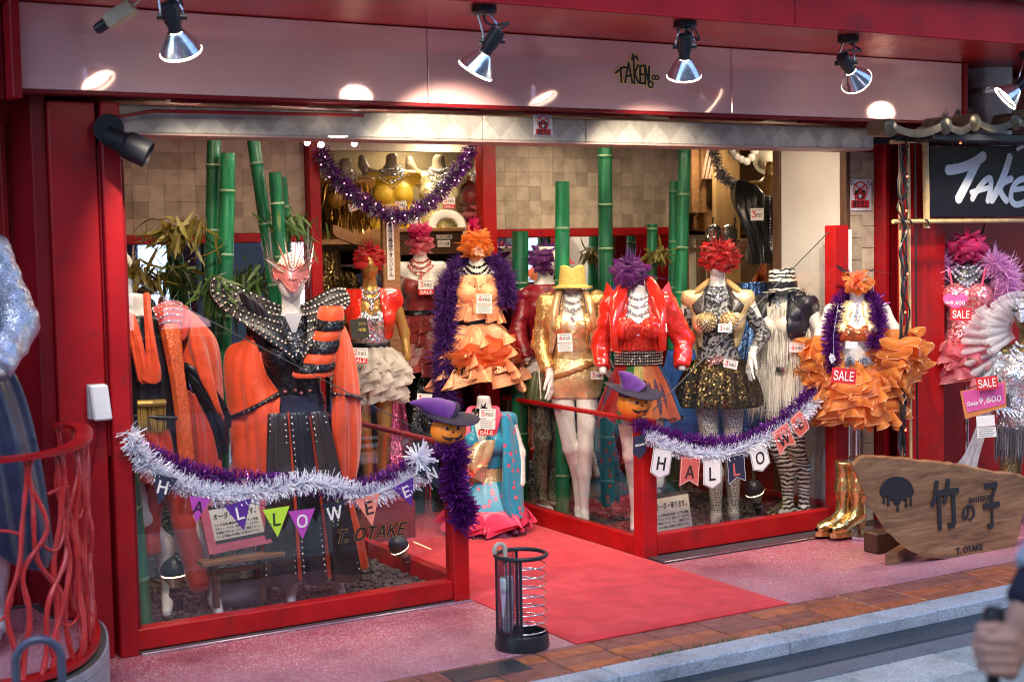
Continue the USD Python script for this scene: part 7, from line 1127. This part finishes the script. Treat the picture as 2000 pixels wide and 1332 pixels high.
# ---- balustrade at the far left
pl = spline([(.55, -.70), (.85, -.98), (1.12, -1.05), (1.30, -1.02), (1.45, -.88), (1.575, -.62), (1.645, -.34), (1.645, -.16), (1.58, -.08)], 80); x = T('balustrade', 'curved red metal balustrade woven like branches, far left', 'balustrade', (1.4, -.5, .25)); up_ = lambda i, z, off=0: np.array([pl[i][0], pl[i][1], z])
a_ = np.array([[p[0], p[1], 1.165] for p in pl]); vv = MB(); nrm = np.gradient(pl, axis=0); nrm = np.stack([nrm[:, 1], -nrm[:, 0]], 1)/np.linalg.norm(nrm, axis=1, keepdims=True)
L_ = np.concatenate([[np.r_[pl+nrm*s, ] for s in (-.035, .035)]]); V = np.stack([np.c_[L_[0], np.full(80, 1.16)], np.c_[L_[1], np.full(80, 1.16)]], 1).reshape(-1, 3); part(x, 'handrail', solid(V, grid_faces(80, 2), .018), RED2, 40); V = np.stack([np.c_[L_[0], np.full(80, .27)], np.c_[L_[1], np.full(80, .27)]], 1).reshape(-1, 3); part(x, 'bottom_rail', solid(V, grid_faces(80, 2), .02), RED2, 40)
q = np.random.default_rng(12); BR = plain('red_branch', (.50, .02, .018), .28, var=.35, scale=14, coat=.4, bump=.004, bscale=40)
for k in range(24):
    i0 = int(18+(k+.5)/24*61); i1 = int(np.clip(i0+q.normal(0, 8), 6, 79)); n_ = 7; t = np.linspace(0, 1, n_); ii = np.clip(i0+(i1-i0)*t+q.normal(0, .9, n_)*np.sin(np.pi*t), 0, 79); C = np.array([[np.interp(j, range(80), pl[:, 0])+q.normal(0, .012), np.interp(j, range(80), pl[:, 1])+q.normal(0, .012), .27+.88*tt] for j, tt in zip(ii, t)]); part(x, 'branch', tube(spline(C, 26), np.linspace(.0125, .009, 26)*(1+.12*np.sin(np.arange(26)*1.7+k)), 8), BR, True)
for k in range(12):
    i0 = int(q.integers(24, 74)); z = q.uniform(.4, 1.0); part(x, 'cross_twig', tube(spline([up_(i0, z), up_(min(i0+3, 79), z+q.normal(0, .02)), up_(min(i0+6, 79), z+q.normal(0, .05))], 8), .007, 6), BR, True)
pb = np.vstack([pl+nrm*.07, [[1.60, 0.3], [.4, .4], [.2, -.5]]]); st_ = T('raised_step', 'raised round step edged with grey tile courses under the balustrade', 'step', (1.2, -.4, 0))
for k in range(6): part(st_, 'tile_course', (lambda m_: (np.asarray(m_.vertices)+(0, 0, .002+k*.0405), np.asarray(m_.faces)))(trimesh.creation.extrude_polygon(Polygon(pb).buffer(-.002*(k % 2)), .037, engine='earcut')), plain('grey_edge_tile', (.30, .31, .34), .45, var=.3, scale=20))
part(st_, 'core', (lambda m_: (np.asarray(m_.vertices), np.asarray(m_.faces)))(trimesh.creation.extrude_polygon(Polygon(pb).buffer(-.012), .242, engine='earcut')), plain('mortar', (1, 1, 1))); part(st_, 'top_surface', (lambda m_: (np.asarray(m_.vertices)+(0, 0, .2425), np.asarray(m_.faces)))(trimesh.creation.extrude_polygon(Polygon(pb).buffer(-.1), .008, engine='earcut')), TERR)
C = EYE+ray(75, 1290)*(4.3/FPX); r, u, n = facing(C); x = T('bike_rack_hoop', 'dark blue grey metal hoop at the bottom left picture edge, out of focus', 'hoop', (C[0], C[1], -.08)); part(x, 'hoop', tube(np.vstack([[C-r*.065-u*(C[2]+.08)], [C+r*.065*math.cos(t)+u*.065*math.sin(t) for t in np.linspace(math.pi, 0, 20)], [C+r*.065-u*(C[2]+.08)]]), .013, 10), plain('hoop_paint', (.09, .10, .15), .35, .3), True)
# ---------------------------------------------------------------- inside the shop
part(S, 'shelf_back', box((4.0, 3.28, 1.9), (6.6, 3.34, 2.76), .002), plain('shelf_plaster', (.50, .40, .22), .6, var=.2, scale=6)); part(S, 'ceiling_beam', box((3.9, 2.55, 2.62), (6.6, 2.62, 2.70), .003), plain('cream_beam', (.6, .52, .4), .5)); part(S, 'shelf_board', box((4.1, 2.72, 1.955), (6.2, 3.27, 1.995), .004), WOODH)
for xx in (4.12, 5.1, 6.1): part(S, 'shelf_upright', box((xx, 3.15, 0), (xx+.06, 3.27, 1.95), .004), WOODD)
o = at(700, 466, 2.3); pts = spline([(646, 440), (675, 452), (705, 458), (740, 447), (745, 470), (742, 490), (722, 485), (690, 478), (668, 470), (650, 462), (646, 440)], 40)[:-1]; P = np.array([at(a, b, 2.3) for a, b in pts]); obj('live_edge_plank', extr(P[:, [0, 2]], (0, 2.3, 0), (1, 0, 0), (0, 0, 1), .05), plain('pale_plank', (.42, .22, .08), .4, var=.4, scale=8, stretch=(3, 3, 14)), 'live edge wooden plank above the red bolero mannequin', 'wood')
A, B = at(755, 560, 2.05), at(775, 400, 2.05); x = T('wooden_sign_post', 'upright wooden plank with handwritten paper strip in the entrance', 'sign', (A[0], 2.05, A[2])); part(x, 'plank', box((A[0]-.02, 2.05, .0), (B[0]+.02, 2.09, B[2]), .006), WOOD); c = at(763, 490, 2.04); p = part(x, 'paper_strip', box(c+(-.028, 0, -.20), c+(.028, .006, .20), .001), CARD)
for k, ch in enumerate('多店の商品やオリジナル'): part(p, 'lettering', writing(ch, c+(0, -.002, .175-.034*k), (1, 0, 0), (0, 0, 1), .026, .0008, True), INK)
x = T('counter_board', 'dark wooden board with small white notices behind the pink hat', 'board', at(850, 470, 2.6)); A, B = at(742, 500, 2.6), at(905, 452, 2.6); part(x, 'board', box((A[0], 2.6, A[2]), (B[0], 2.63, B[2]), .004), WOODD); part(x, 'top_edge', box((A[0], 2.57, B[2]), (B[0], 2.64, B[2]+.03), .004), WOODH)
for a, b, w, h in ((868, 463, .13, .03), (867, 476, .105, .05)): c = at(a, b, 2.59); p = part(x, 'notice', box(c+(-w/2, 0, -h/2), c+(w/2, .005, h/2), .001), CARD); part(p, 'lettering', writing('レディース衣装', c+(0, -.001, 0), (1, 0, 0), (0, 0, 1), h*.5, .0008, True, width=w*.85), INK)
for k, (a, b, lab) in enumerate(((790, 452, 'white round hat on the board left of the pink feathers'), (873, 443, 'white round brimmed hat on the board right of the pink feathers'))):
    c = at(a, b, 2.75); n_ = (EYE-c)/np.linalg.norm(EYE-c); obj('white_hat', lathe([(.08, -.02), (.085, .0), (.13, .01), (.15, .0), (.13, -.004), (.08, -.03)], 36, c, n_*np.array([1, 1, .2])+(0, 0, .5)), plain('white_hat_felt', (.7, .68, .62), .6), lab, 'hat', smooth=True)
# clothes rail in the shade at the back of the entrance
rl = T('clothes_rail', 'clothes rail in the shade behind the entrance mannequins', 'clothes rail', (4.9, 2.75, 0)); part(rl, 'rail', tube([(4.0, 2.75, 1.80), (6.0, 2.75, 1.80)], .014, 10), CHROME); part(rl, 'upright', tube([(4.02, 2.75, 0), (4.02, 2.75, 1.8)], .014, 8), CHROME); part(rl, 'upright', tube([(5.98, 2.75, 0), (5.98, 2.75, 1.8)], .014, 8), CHROME)
GM = [(BLKSEQ, 'black sequin jacket on the rail'), (GB, 'gold and black sequin dress on the rail'), (NAVY, 'navy satin gown on the rail'), (DR, 'dark red velvet gown on the rail'), (plain('blue_satin', (.03, .12, .4), .3, var=.4), 'blue satin dress on the rail'), (REDSEQ, 'red sequin dress on the rail'), (BLEA, 'black coat on the rail'), (sequin('pink_dark_sequins', (.6, .12, .25), 150, .6, .3), 'pink sequin dress on the rail'), (BLKSEQ, 'second black sequin dress at the right end of the rail'), (SILVM, 'silver jacket on the rail')]
for k, (mt, lab) in enumerate(GM):
    xx = 4.12+k*.19; q = np.random.default_rng(k); x = T('hanging_garment', lab, 'garment', (xx, 2.75, 1.2), None); w = .17; L = 1.0 if k % 3 else .75; part(x, 'cloth', solid(*sheet([[(xx-.05, 2.70, 1.74), (xx, 2.64, 1.76), (xx+.05, 2.70, 1.74)], [(xx-w*.8, 2.70, 1.62), (xx, 2.58, 1.62), (xx+w*.8, 2.70, 1.62)], [(xx-w*.7, 2.68, 1.3), (xx, 2.56, 1.3), (xx+w*.7, 2.68, 1.3)], [(xx-w, 2.66, 1.74-L), (xx, 2.52, 1.74-L), (xx+w, 2.66, 1.74-L)]], 30, 30, .02, 4, k), .008), mt, True); part(x, 'hanger', tube([(xx, 2.75, 1.81), (xx, 2.74, 1.77)], .004, 6), STEEL)
for k, (c, Y, mt, R, L, lab) in enumerate((((768, 860), 2.0, sequin('pink_dark_sequins', (1, 1, 1)), .17, .62, 'pink sequin gown low in the entrance behind the white tutu'), ((835, 770), 2.2, BLKSEQ, .2, .7, 'black sequin gown low in the entrance under the red dress'), ((640, 575), 2.4, GB, .16, .7, 'gold and black beaded dress behind the red bolero shoulder'))):
    o = at(*c, Y); x = T('display_gown', lab, 'gown', o-(0, 0, .3)); part(x, 'gown', loft([(o[0], Y, o[2]+.3, .09, .07), (o[0], Y, o[2]+.1, .11, .09), (o[0], Y, o[2]-.1, R*.9, R*.7), (o[0], Y, o[2]+.3-L, R*1.2, R)], 60, 5, .08, 9, k), mt, True); part(x, 'stand', lathe([(.014, 0), (.014, o[2]+.3)], 10, (o[0], Y, 0)), CHROME)
price_tag(x, (829, 778), 2.0-.35, '3980', True, .10, -.1)
# the room behind the side opening at the right
RM = T('side_room', 'timber lined room with shoji panels seen past the white side panel', 'room', (8, 3, 0)); part(RM, 'wall', box((6.95, 3.0, 0), (10.4, 3.06, 2.76), .003), plain('ochre_wall', (.44, .30, .15), .6)); part(RM, 'beam', box((6.95, 2.92, 2.02), (8.6, 2.995, 2.16), .004), WOODD); part(RM, 'wood_lintel', box((6.95, 2.93, 1.975), (8.6, 2.995, 2.018), .003), WOODH)
SHO = plain('shoji_paper', (.72, .66, .52), .6, var=.08)
for k in range(2):
    A, B = at(1345+k*44, 560, 2.9), at(1388+k*44, 392, 2.9); p = part(RM, 'shoji_panel', box((A[0], 2.93, .3), (B[0], 2.95, B[2]), .002), SHO)
    for xx in (A[0], B[0]-.02): part(p, 'lattice_bar', box((xx, 2.915, .3), (xx+.02, 2.93, B[2]), .002), WOOD)
    for zz in (B[2]-.02, B[2]-.42, B[2]-.84): part(p, 'lattice_bar', box((A[0]+.021, 2.917, zz), (B[0]-.021, 2.93, zz+.02), .002), WOOD)
P = np.array([at(a, b, 2.9) for a, b in spline([(1354, 436), (1356, 424), (1368, 414), (1376, 408), (1386, 412), (1388, 450), (1370, 452), (1354, 448), (1354, 436)], 24)[:-1]]); obj('wood_carving', extr(P[:, [0, 2]], (0, 2.905, 0), (1, 0, 0), (0, 0, 1), .02), plain('carving_wood', (.45, .22, .08), .45), 'mountain shaped wood cutout on the shoji panel', 'carving')
A, B = at(1398, 480, 2.6), at(1446, 280, 2.6); obj('wide_plank', box((A[0], 2.6, .4), (B[0], 2.65, 2.7), .008), plain('pine_plank', (.58, .36, .15), .4, var=.25, scale=4, stretch=(4, 4, .8)), 'wide pale pine plank standing behind the black satin torso', 'plank')
for k, (a, b, lab) in enumerate(((1352, 1366, 'dark timber post left of the leaning laths'), (1372, 1380, 'thin timber post by the laths'))): A, B = at(a, 400, 2.75), at(b, 400, 2.75); obj('timber_post', box((A[0], 2.75, 2.16), (B[0], 2.8, 2.76), .004), WOOD, lab, 'post')
x = T('leaning_laths', 'bundle of pale wooden laths leaning in the side room', 'laths', at(1385, 340, 2.7)); [part(x, 'lath', tube([at(1372+7*k, 350, 2.7), at(1388+8*k, 272, 2.7)], .016, 4), WOODH) for k in range(3)]
x = T('window_lattice', 'dark wooden window frame behind the red feather headpiece', 'frame', at(1445, 600, 1.95)); A, B = at(1366, 600, 1.95), at(1516, 466, 1.95)
for lo, hi in (((A[0], 1.95, B[2]-.07), (B[0], 1.99, B[2])), ((A[0], 1.95, .6), (A[0]+.07, 1.99, B[2]-.072)), ((B[0]-.07, 1.95, .6), (B[0], 1.99, B[2]-.072)), ((A[0]+.072, 1.955, 1.58), (B[0]-.072, 1.985, 1.60)), (((A[0]+B[0])/2+.03, 1.955, .6), ((A[0]+B[0])/2+.05, 1.985, 1.578))): part(x, 'bar', box(lo, hi, .004), plain('brown_frame', (.16, .085, .045), .45, var=.3))
x = garland('tinsel_garland', [(1398, 268), (1398, 310), (1412, 345), (1440, 362)], 1.85, 900, .06, TSIL, 'silver tinsel garland at the top of the side opening', 21)
x = T('heart_garland', 'white heart garland hanging at the top of the side opening', 'garland', at(1455, 300, 1.9)); [part(x, 'heart', xf(ball((0, 0, 0), .035, 2), np.diag([1.1, .5, .9]), at(a, b, 1.9)), plain('pearl_white', (.8, .78, .7), .2), True) for a, b in ((1430, 296), (1438, 306), (1448, 312), (1458, 316), (1468, 308), (1474, 296))]
x = T('sequin_bra', 'black and silver sequin bra hanging over the wooden frame', 'bra', at(1412, 455, 1.9)); [part(x, 'cup', xf(ball((0, 0, 0), 1, 3), np.diag([.075, .05, .08]), at(a, b, 1.9)), sequin('black_silver_sequins', (.75, .72, .6), 110, .9, .2, (.02, .02, .02)), True) for a, b in ((1394, 458), (1424, 458))]; [part(x, 'strap', tube([at(a, 446, 1.9), at(a+2, 425, 1.9)], .006, 6), BLACK) for a in (1391, 1434)]
obj('orange_drape', solid(*sheet([[at(1500, 505, 2.2), at(1516, 500, 2.2)], [at(1478, 530, 2.15), at(1516, 530, 2.2)], [at(1464, 570, 2.1), at(1516, 570, 2.2)]], 24, 20, .02, 4, 2), .006), plain('rust_cloth', (.45, .09, .02), .5, var=.4), 'rust orange cloth behind the zebra hat', 'cloth', smooth=True)
c = at(1500, 312, 1.9); obj('white_disc_hat', lathe([(.001, .03), (.05, .028), (.06, .0), (.12, -.008), (.12, -.014), (.001, -.012)], 32, c, EYE-c), plain('cream_hat', (.62, .55, .42), .55), 'round cream hat beside the dark post in the side opening', 'hat', smooth=True)
x = T('blue_gown', 'blue glitter and tulle gown between the fishnet and the fringe mannequins', 'gown', at(1475, 760, 1.2)); o = at(1472, 700, 1.2); part(x, 'gown', loft([(o[0], 1.2, o[2]+.55, .10, .08), (o[0], 1.2, o[2]+.25, .12, .1), (o[0], 1.2, o[2], .20, .16), (o[0], 1.2, o[2]-.55, .30, .25)], 70, 5, .1, 9, 4), sequin('blue_glitter', (.10, .22, .50), 140, .6, .3, (.03, .05, .2)), True); part(x, 'stand', lathe([(.014, .09), (.014, 1.2)], 10, (o[0], 1.2, 0)), CHROME)
x = T('blue_tulle_gown', 'deep blue satin gown behind the rainbow skirt', 'gown', at(1320, 860, 1.3)); o = at(1330, 820, 1.3); part(x, 'gown', loft([(o[0], 1.3, o[2]+.5, .10, .08), (o[0], 1.3, o[2]+.2, .18, .15), (o[0], 1.3, o[2]-.12, .30, .22)], 70, 5, .1, 9, 5), plain('royal_blue', (.02, .10, .42), .35, var=.4), True); part(x, 'stand', lathe([(.014, .09), (.014, 1.0)], 10, (o[0], 1.3, 0)), CHROME)
# ---------------------------------------------------------------- passer-by at the lower right picture edge
Hd = EYE+ray(1940, 1268)*(2.95/FPX)                       # the hand's place
r, u, n = facing(Hd)
def pxl(p): d = np.asarray(p, float)-EYE; z = d@fw; return (1000+FPX*(d@RT)/z, 666-FPX*(d@UP)/z)
SKINP = plain('skin', (.55, .30, .22), .45, var=.15, scale=30)
base = np.array([Hd[0], Hd[1], 0])+r*.36+n*(-.10); neck = base+(0, 0, 1.52-.08)
sc_ = 1.52/1.47; loc_ = neck-np.array([0, 0, 1.47*sc_]); dd = (EYE-loc_)[:2]; Mi = np.linalg.inv(rz(math.atan2(dd[0], -dd[1]))*sc_); wl = Mi@(Hd+r*.06+u*.09-loc_); el = wl+np.array([.09, .12, .20]); PA = (tuple(el*(-1, 1, 1)), tuple(wl*(-1, 1, 1)))
f = Fig('person', 'passer-by in grey jacket with navy cuff holding a black stick, cut by the right edge', pxl(neck), neck[1], base=-.08, cat='person', scale=1.52/1.47, arms=(PA, ((.22, .05, 1.16), (.22, .0, .95))), head='head')
f.skin(SKINP); JK = plain('grey_jacket', (.42, .46, .55), .8, var=.2, scale=30, bump=.002, bscale=200); NV = plain('navy_knit', (.012, .014, .035), .85, bump=.003, bscale=160)
f.cloth('jacket', Zr(f, .80, 1.47), JK, .03, smin(f.torso, f.legs, .05), .012); f.sleeve(0, .072, .056, JK, .72, wr=.012); f.sleeve(1, .072, .055, JK, .95, wr=.012); f.cloth('trousers', np.maximum(.05-f.Z, f.Z-.85), NV, .025, f.legs, .01)
F_ = np.maximum(capd(f.P, el*1., wl, .046, .042) if False else capd(f.P, np.array(PA[0])*(-1, 1, 1), np.array(PA[1])*(-1, 1, 1), .05, .043)-f.wr(.004, 40, 2), -((f.P-(el+(wl-el)*.68).astype(np.float32))@((wl-el)/np.linalg.norm(wl-el)).astype(np.float32))); F_ = np.maximum(F_, (f.P-wl.astype(np.float32))@((wl-el)/np.linalg.norm(wl-el)).astype(np.float32)); f.add('cuff', surfnet(F_, f.lo, H), NV)
v, fc = lathe([(.001, .16), (.06, .15), (.085, .08), (.09, .0), (.08, -.06)], 24); f.add('hair', (v+(0, .005, 1.64), fc), BLACK, True); f.add('shoe', box((-.13, -.16, .0), (-.04, .08, .07), .02), BLACK); f.add('shoe', box((.04, -.16, .0), (.13, .08, .07), .02), BLACK)
c = Hd+u*.005; h_ = .005; lo_ = (c-.11).astype(np.float32); n_ = int(.24/h_); g_ = np.stack(np.meshgrid(*[lo_[i]+np.arange(n_, dtype=np.float32)*h_ for i in range(3)], indexing='ij'), -1); wr_ = f.W(wl)
ka = c+r*.045+u*.035-n*.005; F_ = capd(g_, wr_, wr_*.6+ka*.4, .028, .026); F_ = smin(F_, capd(g_, wr_*.6+ka*.4, c+r*.035-u*.005-n*.005, .027, .033), .02); F_ = smin(F_, capd(g_, c+r*.035+u*.015, c+r*.03-u*.045, .026, .022), .015)
for k in range(4):
    o_ = c+u*(.026-.0215*k)+r*.004*abs(k-1); a_, b_, d_ = o_+r*.030+n*.028, o_-r*.012+n*.036, o_-r*.034+n*.010; e_ = o_-r*.022-n*.014; rr = (.0112, .0115, .011, .0098)[k]; F_ = smin(F_, np.minimum(np.minimum(capd(g_, a_, b_, rr*1.08, rr), capd(g_, b_, d_, rr, rr*.92)), capd(g_, d_, e_, rr*.92, rr*.8)), .005)
t0, t1, t2 = c+r*.032+u*.030+n*.006, c+r*.004+u*.048+n*.018, c-r*.026+u*.044+n*.014; F_ = smin(F_, np.minimum(capd(g_, t0, t1, .015, .012), capd(g_, t1, t2, .012, .0095)), .006); f.raw('hand', surfnet(F_, lo_, h_), SKINP, True)
x = T('walking_stick', 'black stick handle gripped by the passer-by at the lower right', 'stick', (c[0], c[1], -.08)); part(x, 'handle', tube([c+u*.085, c+u*.08, c+u*.05, c, c-u*.08, c-u*.25], np.array([.008, .019, .021, .015, .013, .012]), 14), BLACK, True); part(x, 'shaft', tube([c-u*.25, (c[0], c[1], -.079)], .011, 10), BLACK)
